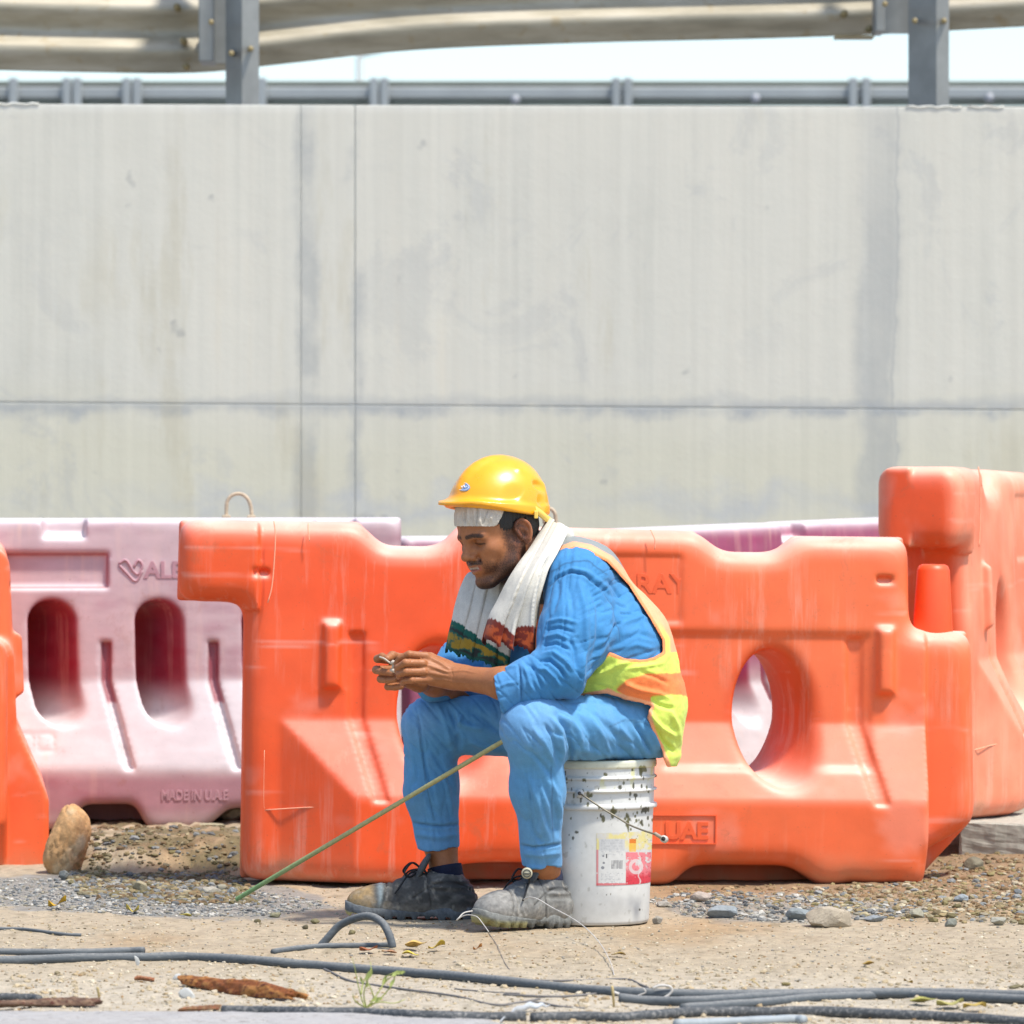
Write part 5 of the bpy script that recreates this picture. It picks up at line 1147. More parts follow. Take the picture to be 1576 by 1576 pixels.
    for ri, (dw, zz) in enumerate(rings):
        for (s, sg) in per:
            w = float(sole_shape(s)) + dw; toe = max(0, s - .8) / .2; z_ = zz
            if ri == 0: z_ = (0.0 if int(s * 20) % 2 else .0080) + (.004 if .3 < s < .47 else 0)
            if ri == 1: z_ = (.0060 if int(s * 20) % 2 else .0095) + (.003 if .3 < s < .47 else 0)
            if ri >= 4: z_ = zz + .007 * math.exp(-((s - .12) / .16) ** 2) + .004 * math.sin(s * 9)
            z_ += .012 * toe ** 2; SV.append(g(s, sg * max(w, .001), z_))
            base = np.array(srgb(96, 100, 102)) if style == 'far' else np.array(srgb(112, 113, 108))
            if style == 'near' and s > .55 and ri < 3: base = np.array(srgb(140, 134, 92))
            if style == 'far' and ri < 2 and s > .9: base = np.array(srgb(170, 160, 110))
            SC.append(base * (.8 + .4 * rng.random()))
    R_ = len(rings)
    for ri in range(R_ - 1):
        for k_ in range(m):
            a = ri * m + k_; b = ri * m + (k_ + 1) % m; SF.append((a, a + m, b + m, b))
    for ri, rev in ((0, False), (R_ - 1, True)):
        for i in range(ns):
            a = i; b = i + 1; c2 = (m - i) % m; d2 = m - i - 1
            q = [ri * m + a, ri * m + b, ri * m + d2, ri * m + c2]; q = list(dict.fromkeys(q))
            if len(q) > 2: SF.append(tuple(q[::-1]) if rev else tuple(q))
    lo2 = np.minimum.reduce([g(.3, -.05, .05), g(.55, .05, .05), g(.3, 0, .19)]) - .05; hi2 = np.maximum.reduce([g(.3, -.05, .05), g(.55, .05, .05), g(.3, 0, .19)]) + .05
    TV, TQ = nets(tg, lo2, hi2, .003, smooth=1)
    laces = []
    for i in range(4):
        s = .40 + .055 * i; zz = .112 - .0105 * i; y = .021 - .001 * i
        laces.append(tube(catmull([g(s - .01, -y, zz - .004), g(s + .01, -y * .5, zz + .003), g(s + .02, y * .5, zz + .002), g(s + .02, y, zz - .005)], 4), .0026, 6))
        laces.append(tube(catmull([g(s + .02, -y, zz - .005), g(s + .02, -y * .5, zz + .003), g(s + .005, y * .5, zz + .003), g(s - .01, y, zz - .004)], 4), .0026, 6))
    for sg, a in ((1, .045), (-1, .02)):
        laces.append(tube(catmull([g(.43, 0, .119), g(.50, sg * .018, .128 + a * .1), g(.56, sg * a, .112), g(.52, sg * .03, .100), g(.45, sg * .006, .112)], 6), .0024, 6))
        laces.append(tube(catmull([g(.43, 0, .118), g(.52, sg * .03, .108), g(.60, sg * .045, .075), g(.63, sg * .048, .062)], 6), .0022, 6))
    LV, LF = join(laces)
    return dict(upper=Um, sole=(np.array(SV), SF, np.array(SC)), tongue=(TV, TQ), laces=(LV, LF), g=g, M=M)

# ---- cloth helpers
def strokes(V, N, S, face=True):
    """ridges and furrows laid along lines traced on the side of the cloth that faces -y"""
    px, py = toP(V); w = np.clip(-N[:, 1] * 1.6 + .25, 0, 1) if face else 1.0; D = np.zeros(len(V))
    for pts, amp, wd in S:
        x = np.array([p[0] for p in pts]); y = np.array([p[1] for p in pts])
        m = (px > x.min() - 3 * wd) & (px < x.max() + 3 * wd) & (py > y.min() - 3 * wd) & (py < y.max() + 3 * wd)
        if not m.any(): continue
        d, t = segd(px[m], py[m], pts); tap = np.clip(np.minimum(t, 1 - t) * 5, 0, 1) ** .7
        D[m] += 1.5 * amp * tap * (np.exp(-(d / (.85 * wd)) ** 2) - .3 * np.exp(-(d / (wd * 2.0)) ** 2))
    return V + N * (D * w)[:, None]
SHIRT = (np.array((.034, .195, .42)))
def cloth_mat(name, rough=.85, weave=900):
    t = NT(name); f = t.noise(weave, 2, .5); b = t.noise(60, 5, .65); g = t.math('MULTIPLY', t.mr(f, .3, .7, .90, 1.10), t.mr(b, .3, .7, .92, 1.08))
    c = t.mix(1.0, t.attr(), t.n('ShaderNodeCombineColor', {0: g, 1: g, 2: g}).outputs[0], 'MULTIPLY')
    return t.fin(c, rough, t.bump(b, .22, .004, t.bump(f, .15, .0008)), **{'Sheen_Weight': .08, 'Sheen_Roughness': .5})
def torso_prims(o=0.0):
    return [rc(J(888, 918, 12.13), J(944, 1000, 12.13), .110 + o, .120 + o, k=.05, sc_=(1, 1.5)), rc(J(944, 1000, 12.13), J(978, 1072, 12.14), .120 + o, .103 + o, k=.05, sc_=(1, 1.5)),
            rc(J(862, 880, 12.12), J(888, 900, 12.12), .062 + o, .085 + o, k=.05, sc_=(1, 1.3)), rc(J(893, 890, 12.00), J(885, 880, 12.26), .066 + o, .062 + o, k=.05),
            rc(J(860, 940, 12.15), J(830, 1040, 12.15), .075 + o, .085 + o, k=.06, sc_=(1, 1.3)),
            ell(J(800, 1030, 12.2), (.085 + o, .10 + o, .065 + o), k=.06)]
def shirt():
    pr = torso_prims()
    pr += [rc(J(886, 896, 11.965), J(880, 975, 11.90), .068, .072, k=.04), rc(J(880, 975, 11.90), J(864, 1030, 11.85), .070, .060, k=.04),
           rc(J(905, 960, 11.95), J(885, 1020, 11.90), .05, .035, k=.05), rc(J(864, 1034, 11.85), J(822, 1046, 11.845), .055, .052, k=.03), rc(J(822, 1046, 11.845), J(776, 1062, 11.84), .051, .047, k=.03),
           rc(J(870, 1050, 11.86), J(882, 1064, 11.86), .035, .018, k=.02), rc(J(792, 1066, 11.84), J(772, 1082, 11.83), .030, .026, k=.02), rc(J(730, 1056, 11.86), J(776, 1058, 11.85), .046, .040, k=.004, sub=True),
           # far sleeve
           rc(J(880, 900, 12.28), J(735, 1055, 12.38), .068, .058, k=.03), rc(J(735, 1055, 12.38), J(668, 1052, 12.20), .055, .045, k=.03), rc(J(700, 1010, 12.36), J(690, 1030, 12.32), .04, .04, k=.03),
           # the tail over the hip
           rc(J(985, 1078, 12.10), J(920, 1092, 12.02), .085, .062, k=.04), rc(J(985, 1090, 12.18), J(930, 1090, 12.22), .09, .07, k=.04)]
    # opening of the near cuff and far cuff; hem
    cn = J(774, 1063, 11.84); ax = (J(752, 1064, 11.855) - J(822, 1046, 11.845)); ax /= np.linalg.norm(ax)
    cf = J(652, 1060, 12.17); af = J(652, 1060, 12.17) - J(735, 1055, 12.38); af /= np.linalg.norm(af)
    hem = [(880, 1120), (925, 1092), (960, 1106), (985, 1116), (1000, 1112), (1012, 1095), (1022, 1080), (1100, 1080), (1100, 1300), (870, 1300)]
    def post(p, d):
        q = p - cn; d = np.where(np.linalg.norm(q, axis=1) < .13, np.maximum(d, q @ ax - .012), d)
        q = p - cf; d = np.where(np.linalg.norm(q, axis=1) < .12, np.maximum(d, q @ af - .0), d)
        px, py = toP(p); h = inpoly(px, py, hem) / 675.0
        d = np.where((py > 1060) & (px > 880), np.maximum(d, -h), d)
        return d
    V, Q = nets(pr, (-.24, 11.74, .40), (.42, 12.55, .92), .0032, post=post, smooth=1); N = normals(V, Q)
    px, py = toP(V)
    n = fbm(px / 40, py / 90, V[:, 1] * 6, s=61); n2 = fbm(px / 14 + py / 30, py / 30, V[:, 1] * 18, s=62)
    arm_ = sst(905, 870, px + .4 * (py - 950)) * sst(1010, 985, py); fore = sst(985, 1015, py) * sst(905, 885, px)
    ua = px * .985 + py * .17; n3 = fbm(ua / 13, py / 110, V[:, 1] * 5, s=63, o=2); n4 = fbm((px * .75 - py * .66) / 13, (px * .66 + py * .75) / 70, s=64, o=2); n5 = fbm((px * .5 + py * .86) / 15, (px * .86 - py * .5) / 80, V[:, 1] * 5, s=65, o=2)
    rid = lambda q: np.clip(1 - np.abs(q) / .22, 0, 1) ** 2
    V = V + N * (.0045 * n + .0012 * n2 - .0034 * rid(n3) * arm_ - .0036 * rid(n4) * fore - .0032 * rid(n5) * (1 - np.maximum(arm_, fore)))[:, None]
    S = [  # armhole seam
        ([(843, 905), (858, 889), (878, 880), (900, 884), (925, 905), (945, 935), (953, 965), (955, 985)], -.0045, 2.6),
        ([(845, 900), (860, 884), (880, 875), (905, 880), (930, 900), (950, 930), (958, 962)], .0025, 4),
        # long drapes down the sleeve
        ([(905, 892), (922, 935), (922, 985), (908, 1035)], -.006, 6), ([(890, 892), (902, 940), (903, 990), (893, 1040)], .0055, 6), ([(875, 895), (882, 940), (878, 985)], -.003, 5),
        ([(940, 925), (938, 965), (925, 1000), (908, 1030)], .006, 6), ([(950, 960), (935, 985), (915, 1010)], -.006, 4),
        ([(862, 895), (858, 920), (850, 945)], -.0035, 4), ([(895, 1000), (897, 1040), (893, 1068)], .005, 5),
        # bunching above the elbow bend
        ([(840, 958), (862, 953), (890, 958)], .0045, 4), ([(838, 970), (860, 966), (886, 974)], -.004, 3.4), ([(836, 982), (858, 976), (882, 986)], .0045, 4), ([(834, 994), (856, 990), (880, 1002)], -.0045, 3.4),
        ([(832, 1008), (852, 1004), (872, 1018), (884, 1034)], .006, 4.5), ([(828, 1018), (846, 1016), (862, 1030), (872, 1046)], -.0075, 3.6), ([(826, 1030), (840, 1030), (856, 1044), (862, 1060)], .005, 4),
        ([(815, 1022), (826, 1040), (836, 1062)], -.005, 3.4), ([(806, 1024), (814, 1044), (820, 1066)], .005, 4), ([(872, 975), (884, 1000), (888, 1030)], -.005, 4),
        # cuff
        ([(798, 1022), (801, 1050), (803, 1080)], -.0055, 2.4), ([(752, 1030), (775, 1028), (796, 1024)], .003, 3), ([(760, 1060), (780, 1052), (797, 1050)], .0025, 3), ([(758, 1075), (778, 1072)], -.002, 3),
        # gathers at the back yoke and side
        ([(925, 900), (940, 920)], -.004, 3), ([(935, 892), (958, 925)], -.0045, 3), ([(946, 930), (965, 935)], -.003, 2.6), ([(952, 945), (975, 945)], -.003, 2.6), ([(955, 960), (985, 950), (1000, 952)], .0035, 4),
        ([(955, 985), (985, 975), (1010, 985)], -.003, 5), ([(945, 1000), (980, 992), (1010, 1000)], .003, 5), ([(960, 905), (985, 945), (1002, 990)], .003, 6),
        ([(930, 1082), (960, 1092), (990, 1102)], .003, 5), ([(905, 1085), (935, 1098), (960, 1104)], -.003, 4), ([(960, 1078), (985, 1096)], -.003, 4)]
    V = strokes(V, N, S)
    c = np.tile(SHIRT, (len(V), 1)) * (1 + .10 * n)[:, None]; st_ = np.zeros(len(V))
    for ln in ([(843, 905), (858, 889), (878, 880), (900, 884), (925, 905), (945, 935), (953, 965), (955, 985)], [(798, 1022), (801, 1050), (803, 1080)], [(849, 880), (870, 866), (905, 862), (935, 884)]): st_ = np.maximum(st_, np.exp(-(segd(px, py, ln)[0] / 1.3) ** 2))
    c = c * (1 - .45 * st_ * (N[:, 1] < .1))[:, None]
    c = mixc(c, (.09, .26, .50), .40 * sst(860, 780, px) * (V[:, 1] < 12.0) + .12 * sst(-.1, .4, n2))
    return V, Q, c
def trousers():
    pr = [rc(J(984, 1118, 12.08), J(826, 1122, 11.85), .086, .068, k=.04), rc(J(826, 1122, 11.85), J(821, 1128, 11.84), .070, .070, k=.02),
          rc(J(824, 1128, 11.85), J(827, 1215, 11.885), .066, .058, k=.02), rc(J(827, 1215, 11.885), J(834, 1332, 11.94), .058, .0445, k=.03), ell(J(822, 1112, 11.85), (.07, .066, .060), k=.03),
          rc(J(965, 1118, 12.22), J(664, 1116, 12.25), .086, .066, k=.04), rc(J(662, 1118, 12.25), J(664, 1215, 12.255), .066, .060, k=.02), rc(J(664, 1215, 12.255), J(675, 1306, 12.26), .060, .050, k=.03),
          ell(J(985, 1112, 12.15), (.085, .17, .092), k=.04)]
    nc = J(834, 1334, 11.94); fcn = J(675, 1307, 12.26)
    sub = [rc(J(834, 1300, 11.94), J(836, 1380, 11.96), .036, .040, k=.003, sub=True), rc(J(674, 1280, 12.26), J(680, 1350, 12.25), .040, .044, k=.003, sub=True)]
    def post(p, d):
        near = (p[:, 1] < 12.06) & (p[:, 2] < .4)
        zc = np.where(near, nc[2] + .004 * np.sin(p[:, 0] * 90), fcn[2] + .03 * (p[:, 0] - fcn[0]) - .004 * np.sin(p[:, 0] * 60))
        d = np.where(p[:, 2] < .4, np.maximum(d, zc - p[:, 2]), d)
        return np.maximum(d, np.where(p[:, 0] > .13, .3795 - p[:, 2], -1))   # flattened where he sits on the lid
    V, Q = nets(pr + sub, (-.34, 11.72, .04), (.46, 12.50, .60), .0036, post=post, smooth=1); N = normals(V, Q); px, py = toP(V)
    n = fbm(px / 50, py / 60, V[:, 1] * 6, s=71); n2 = fbm(px / 13, py / 26, V[:, 1] * 20, s=72)
    rid = lambda q: np.clip(1 - np.abs(q) / .22, 0, 1) ** 2; shin = sst(1150, 1200, py); n3 = fbm((px * .97 - py * .2) / 15, (px * .2 + py * .97) / 90, V[:, 1] * 6, s=73, o=2); n4 = fbm((px * .8 - py * .6) / 17, (px * .6 + py * .8) / 80, V[:, 1] * 6, s=74, o=2)
    V = V + N * (.0045 * n + .0010 * n2 - .0030 * rid(n3) * shin - .0032 * rid(n4) * (1 - shin))[:, None]
    S = [([(856, 1098), (873, 1120), (880, 1150), (876, 1180)], -.009, 4), ([(845, 1100), (862, 1125), (866, 1155), (862, 1180)], .006, 5), ([(838, 1112), (850, 1135), (862, 1165)], -.006, 4), ([(820, 1118), (838, 1145), (856, 1180)], .005, 5),
         ([(812, 1150), (830, 1170), (850, 1195)], -.004, 4), ([(870, 1098), (890, 1125), (896, 1150)], .006, 6), ([(888, 1095), (908, 1130), (915, 1165)], -.004, 6), ([(905, 1100), (930, 1135), (938, 1168)], .004, 6),
         ([(925, 1105), (950, 1135), (960, 1165)], -.004, 6), ([(950, 1115), (970, 1140), (975, 1165)], .004, 6), ([(975, 1110), (990, 1135), (1003, 1160)], -.007, 5), ([(990, 1105), (1005, 1130), (1018, 1155)], .006, 5), ([(1000, 1102), (1016, 1130), (1024, 1150)], -.005, 4),
         ([(880, 1150), (920, 1160), (970, 1162)], .003, 6), ([(868, 1082), (900, 1078), (940, 1085)], -.003, 4),
         # near shin
         ([(812, 1190), (828, 1240), (845, 1295)], .0045, 5), ([(832, 1195), (850, 1240), (858, 1290)], -.005, 5), ([(845, 1200), (860, 1225), (864, 1260)], .004, 5), ([(808, 1230), (820, 1280), (838, 1300)], -.0035, 5), ([(835, 1255), (830, 1290)], .003, 4), ([(822, 1110), (818, 1170), (816, 1240), (822, 1300)], -.002, 2),
         # turned-up hems
         ([(800, 1300), (820, 1305), (845, 1302), (868, 1298)], -.0065, 2.6), ([(800, 1312), (832, 1316), (866, 1312)], .004, 6), ([(804, 1334), (834, 1336), (864, 1334)], .003, 3),
         ([(634, 1266), (655, 1270), (680, 1272), (710, 1268)], -.0065, 2.6), ([(636, 1282), (672, 1288), (708, 1284)], .004, 6), ([(668, 1270), (672, 1300)], -.003, 2.4),
         # far leg
         ([(640, 1085), (648, 1130), (655, 1180), (672, 1240)], -.0045, 3), ([(628, 1090), (632, 1140), (640, 1200)], .004, 6), ([(690, 1085), (702, 1115), (706, 1140), (704, 1160)], -.009, 5), ([(672, 1082), (688, 1120), (696, 1155)], .005, 5), ([(660, 1150), (680, 1180), (694, 1210)], -.004, 5),
         ([(700, 1110), (720, 1118), (745, 1122)], .005, 6), ([(720, 1090), (745, 1105), (775, 1130)], -.004, 6), ([(720, 1140), (745, 1150), (775, 1158)], .004, 6), ([(680, 1180), (690, 1220), (697, 1255)], .004, 5), ([(650, 1200), (662, 1240), (680, 1262)], -.0035, 5), ([(712, 1100), (704, 1118), (703, 1135)], .005, 4)]
    V = strokes(V, N, S)
    c = np.tile(np.array((.080, .262, .48)), (len(V), 1)) * (1 + .10 * n)[:, None]; st_ = np.zeros(len(V))
    for ln in ([(848, 1180), (850, 1240), (852, 1298)], [(800, 1300), (820, 1305), (845, 1302), (868, 1298)], [(634, 1266), (655, 1270), (680, 1272), (710, 1268)], [(642, 1100), (648, 1150), (656, 1210), (668, 1262)], [(940, 1118), (962, 1108), (990, 1112), (1004, 1122)]): st_ = np.maximum(st_, np.exp(-(segd(px, py, ln)[0] / 1.3) ** 2))
    c = c * (1 - .4 * st_ * (N[:, 1] < .1))[:, None]
    knee_pale = np.maximum(sst(75, 25, np.hypot(px - 812, py - 1100)), sst(60, 20, np.hypot(px - 635, py - 1095))); c = mixc(c, (.17, .34, .56), .45 * knee_pale)  # paler knees: wear, with the knee highlights painted into the colour
    c = mixc(c, (.15, .31, .53), .30 * sst(800, 1000, py) * sst(1180, 1330, py) + .15 * sst(0, .4, n2))
    return V, Q, c
VESTPX = [(903, 1035), (925, 1012), (937, 1004), (962, 1012), (985, 1014), (1008, 1012), (1023, 1004)]
ARM = [(903, 1037), (925, 1012), (937, 1004), (962, 1013), (985, 1015), (1006, 1012), (1020, 1004), (1019, 985), (1000, 952), (968, 902), (935, 866), (905, 850), (884, 846), (866, 852), (852, 872), (844, 896), (840, 925), (838, 960), (832, 1000), (826, 1030), (822, 1070), (880, 1085)]
def vest():
    pr = torso_prims(.008) + [rc(J(985, 1040, 12.13), J(995, 1100, 12.13), .078, .085, k=.04, sc_=(1, 1.9)), rc(J(1000, 1100, 12.13), J(1006, 1160, 12.12), .070, .062, k=.03, sc_=(1, 2.0)), rc(J(905, 1045, 12.00), J(960, 1040, 12.0), .05, .07, k=.04)]
    hem = [(880, 1078), (902, 1072), (935, 1066), (962, 1076), (1002, 1086), (996, 1104), (1006, 1128), (1016, 1150), (1022, 1168), (1028, 1184), (1028, 1400), (800, 1400), (700, 1090), (825, 1070)]
    def post(p, d):
        px, py = toP(p); arm = inpoly(px, py, ARM) / 675.0; d = smax(d, -arm, .003)
        h = inpoly(px, py, hem) / 675.0; d = smax(d, -h, .003)
        d = np.maximum(d, (px < 822) * (822 - px) / 675.0 - (px >= 822) * 1.0) if False else d
        neck = np.linalg.norm(p - J(842, 862, 12.1), axis=1) - .062; d = smax(d, -neck, .004)
        d = np.maximum(d, (818 + 0 * px - px) / 675.0)
        return np.maximum(d, (py - 1180) / 675.0)
    V, Q = nets(pr, (.02, 11.85, .34), (.47, 12.42, .93), .0030, post=post, smooth=1); N = normals(V, Q); px, py = toP(V)
    n = fbm(px / 30, py / 24, V[:, 1] * 8, s=81); n2 = fbm(px / 11, py / 11, V[:, 1] * 25, s=82)
    amp = sst(990, 1020, py)
    V = V + N * ((.005 * n + .0018 * n2) * (.25 + .75 * amp))[:, None]
    S = [([(905, 1040), (930, 1035), (955, 1022), (975, 1018)], .005, 5), ([(915, 1055), (945, 1062), (965, 1050)], -.005, 4), ([(955, 1050), (985, 1062), (1015, 1068), (1035, 1078)], .006, 5), ([(985, 1035), (1005, 1040), (1030, 1052)], -.004, 4),
         ([(1000, 1072), (1015, 1085), (1040, 1092)], -.006, 4), ([(998, 1098), (1018, 1120), (1042, 1135)], .006, 5), ([(1005, 1110), (1020, 1140), (1040, 1160)], -.006, 4), ([(1030, 1090), (1044, 1120), (1048, 1150)], .004, 5), ([(990, 1082), (1004, 1100), (1012, 1122)], .004, 4), ([(960, 1030), (990, 1026), (1025, 1020)], .003, 4)]
    V = strokes(V, N, S)
    lime = np.array((.58, .70, .10)); org = np.array((.86, .20, .045)); peach = np.array((.88, .36, .17)); grey = np.array(srgb(130, 134, 130)); blk = np.array(srgb(52, 56, 56))
    c = np.tile(lime, (len(V), 1)) * (1 + .08 * n)[:, None]
    band = inpoly(px, py + 3 * n2, [(948, 1062), (965, 1046), (1000, 1036), (1034, 1036), (1060, 1034), (1060, 1072), (1034, 1070), (1005, 1070), (1000, 1084), (975, 1078)]); c = mixc(c, org, sst(1.5, -1.5, band))
    c = mixc(c, lime * 1.05, .0 * n)
    strap = py < 1004; c = np.where(strap[:, None], mixc(c, peach, np.full(len(V), 1.0)), c)
    c = np.where(strap[:, None], mixc(c, lime, sst(950, 990, py) * sst(-14, -9, -inpoly(px, py, ARM)) * (px > 980)), c)
    dA = np.abs(inpoly(px, py, ARM)); front = (px < 846) & (py > 862)
    c = np.where((strap & ~front)[:, None], mixc(c, grey, sst(11.5, 13.5, dA) * sst(905, 880, py)), c)
    c = mixc(c, org * .8 + peach * .2, sst(5.5, 4, dA) * (~front))
    fr = front.astype(float); c = mixc(c, grey * .8, fr * sst(7, 10, dA)); c = mixc(c, blk, fr * sst(12, 9, np.abs(py - 920))); c = mixc(c, org, fr * sst(1000, 985, py) * sst(950, 960, py)); c = mixc(c, lime, fr * sst(995, 1010, py))
    dH = inpoly(px, py, hem); c = mixc(c, peach, sst(6.5, 5, dH) * (py > 1040))
    rib = inpoly(px, py, [(1031, 1036), (1060, 1034), (1060, 1100), (1042, 1098), (1034, 1068)]); c = mixc(c, grey, sst(1, -1, rib) * 0)
    return V, Q, c
def scarf_sheet(Lp, Rp, dL, dR, pleats, amp, nu, nv, seed, colorf, ragged=0.0):
    Lc = catmull([(a, b, c) for (a, b), c in zip(Lp, dL)], 8); Rc = catmull([(a, b, c) for (a, b), c in zip(Rp, dR)], 8)
    def samp(C, n):
        s = np.concatenate([[0], np.cumsum(np.hypot(np.diff(C[:, 0]), np.diff(C[:, 1])))]); t = np.linspace(0, s[-1], n); return np.stack([np.interp(t, s, C[:, q]) for q in range(3)], 1)
    Ls, Rs = samp(Lc, nv), samp(Rc, nv); u = np.linspace(0, 1, nu); V = []; UV = []
    for j in range(nv):
        v = j / (nv - 1); ph = seed + .9 * math.sin(v * 3 + seed); gather = .25 + .75 * v
        uu = u + .05 * np.sin(u * 9 + seed + v * 2) * gather
        px = Ls[j, 0] * (1 - u) + Rs[j, 0] * u; py = Ls[j, 1] * (1 - u) + Rs[j, 1] * u; d = Ls[j, 2] * (1 - u) + Rs[j, 2] * u
        fold = np.sin(uu * pleats * 2 * math.pi + ph) * .75 + .35 * np.sin(uu * pleats * 4.7 + 1.3 * ph)
        f2 = 2 * np.abs(np.sin(uu * pleats * math.pi + ph * .5)) ** .75 - 1.1; fold = .55 * fold + .6 * f2 + .25 * np.sin(uu * 31 + v * 5 + seed)
        bulge = -.022 * np.sin(math.pi * u)
        d2 = d + amp * gather * fold + bulge
        px2 = px + 4.5 * gather * np.cos(uu * pleats * 2 * math.pi + ph); py2 = py + (v > .985) * 5.0 * (_hash((u * 90).astype(np.int64), np.int64(3) + 0 * (u * 90).astype(np.int64), np.int64(int(seed * 10)) + 0 * (u * 90).astype(np.int64), 5) - .3) + ragged * v ** 3 * 6 * np.sin(uu * pleats * 2 * math.pi + ph + 1)
        for a, b, c in zip(px2, py2, d2): V.append(P(a, b, c))
        UV += [(q, v) for q in u]
    V = np.array(V); UV = np.array(UV); px, py = toP(V); c = colorf(UV[:, 0], UV[:, 1], px, py)
    i = (np.arange(nv - 1)[:, None] * nu + np.arange(nu - 1)[None, :]).ravel(); Q = np.stack([i, i + nu, i + nu + 1, i + 1], 1)
    return V, Q, c
def zig(u, n): return np.abs(((u * n) % 1) - .5) * 2

def make_person():
    person = thing('person', 'worker in blue clothes, lime vest and yellow helmet sitting on a white bucket', 'person', (P(905, 0, 12.1)[0], 12.1, 0))
    add = lambda name, VQ, mat, c=None, smooth=True: keep(mesh(name, VQ[0], VQ[1], mat, smooth, c), person)
    V, Q = body(); N = normals(V, Q)
    HS_ = [([(639, 1003), (637, 1010)], -.0012, 1.3), ([(634, 1014), (632, 1022)], -.0012, 1.3), ([(634, 1030), (633, 1037)], -.0012, 1.3), ([(640, 1043), (640, 1050)], -.0010, 1.3), ([(622, 1006), (621, 1013)], -.0010, 1.2), ([(618, 1020), (620, 1026)], -.0010, 1.2), ([(619, 1033), (621, 1039)], -.0010, 1.2),
           ([(660, 1011), (675, 1018), (692, 1030)], .0016, 2), ([(655, 1023), (672, 1028), (692, 1036)], .0016, 2), ([(656, 1035), (674, 1038), (692, 1041)], .0014, 2), ([(662, 1017), (680, 1025)], -.0012, 2), ([(660, 1030), (680, 1034)], -.0012, 2), ([(665, 1042), (682, 1044)], -.0012, 2),
           ([(670, 1030), (690, 1034), (712, 1032), (735, 1036)], .0012, 1.8), ([(676, 1045), (700, 1050), (725, 1052)], .0011, 1.8), ([(694, 1028), (697, 1040), (695, 1054)], -.0010, 1.6), ([(660, 1004), (664, 1010)], -.0012, 1.5), ([(656, 1018), (659, 1024)], -.001, 1.5), ([(657, 1032), (660, 1037)], -.001, 1.5),
           ([(590, 1008), (592, 1020)], -.0010, 1.4), ([(588, 1026), (590, 1037)], -.0010, 1.4), ([(594, 1041), (596, 1051)], -.0010, 1.4)]
    V = strokes(V, N, HS_)
    bo = add('body', (V, Q), skin_mat(), body_color(V)); ba = bo.data.attributes.new('Beard', 'FLOAT', 'POINT'); ba.data.foreach_set('value', BEARD.astype(np.float32)); bo['label'] = 'brown-skinned body with short beard, moustache and a slight smile, hands held together'
    cm = cloth_mat('blue_cotton')
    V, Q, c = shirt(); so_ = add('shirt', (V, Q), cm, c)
    V, Q, c = trousers(); add('trousers', (V, Q), cm, c)
    V, Q, c = vest(); vt = add('safety_vest', (V, Q), cloth_mat('vest_mesh', .7, 700), c)
    # reflective tape ends standing off the back of the vest
    gm = simple('reflective_tape', srgb(150, 156, 156), .35, .15, 60, .1)
    def strip(pts, w, d0, name='reflective_tape'):
        pts = catmull([(a, b, d0) for a, b in pts], 5); A = []; n_ = len(pts)
        for (a, b, d) in pts:
            for dy in (-w, w): A.append(P(a, b, d + dy))
        V = np.array(A); V2 = V + np.array([.003, 0, 0.0]); W = np.vstack([V, V2]); Fc = []; m = 2 * n_
        for i in range(n_ - 1):
            a = 2 * i; Fc += [(a, a + 1, a + 3, a + 2), (a + m, a + 2 + m, a + 3 + m, a + 1 + m), (a, a + 2, a + 2 + m, a + m), (a + 1, a + 1 + m, a + 3 + m, a + 3)]
        Fc += [(0, m, m + 1, 1), (2 * n_ - 2, 2 * n_ - 1, m + 2 * n_ - 1, m + 2 * n_ - 2)]
        o = mesh(name, W, Fc, gm, True); keep2(o, vt); return o
    def keep2(o, par):
        o.parent = par; o.matrix_parent_inverse = Matrix.Identity(4) @ (Matrix.Translation(Vector(person.location)) @ par.matrix_parent_inverse @ par.matrix_basis).inverted()
    strip([(1033, 1034), (1040, 1048), (1047, 1064)], .055, 12.10); strip([(1038, 1062), (1044, 1078), (1046, 1094)], .03, 12.06)
    # turned cuffs
    # socks
    sk = simple('navy_sock', (.010, .013, .035), .95, .25, 200, .3)
    for a, b, r0, r1 in (((684, 1333, 12.25), (692, 1378, 12.24), .0400, .042), ((840, 1346, 11.955), (847, 1388, 11.985), .0375, .040)):
        pts = np.array([lin(J(*a), J(*b), t) for t in np.linspace(0, 1, 8)]); rr = np.linspace(r0, r1, 8) * (1 + .02 * np.sin(np.arange(8) * 2.6)); V, Fc = tube(pts, rr, 22, True); add('sock', (V, Fc), sk)
    # shoes
    lm = simple('black_lace', (.012, .013, .015), .9, .3, 100, .2); rub = vcmat('sole_rubber', .85, 120, .25, .4); leather = vcmat('shoe_leather', .7, 90, .28, .35, .002)
    tm = simple('tongue_leather', (.07, .072, .07), .8, .3, 80, .3)
    for h, t, col, st, sd in ((FH, FTOE, srgb(66, 64, 60), 'far', 5), (NH, NTOE, srgb(112, 114, 110), 'near', 9)):
        s = make_shoe(h, t, col, st, sd)
        u = add('shoe', (s['upper'][0], s['upper'][1]), leather, s['upper'][2]); u['label'] = 'dusty black lace-up work shoe with a scuffed tan toe' if st == 'far' else 'grey dust-covered work shoe with a round badge on its tongue'
        o = mesh('sole', s['sole'][0], s['sole'][1], rub, True, s['sole'][2]); keep2(o, u)
        o = mesh('tongue', s['tongue'][0], s['tongue'][1], tm, True); keep2(o, u)
        o = mesh('laces', s['laces'][0], s['laces'][1], lm, True); o['kind'] = 'stuff'; keep2(o, u)
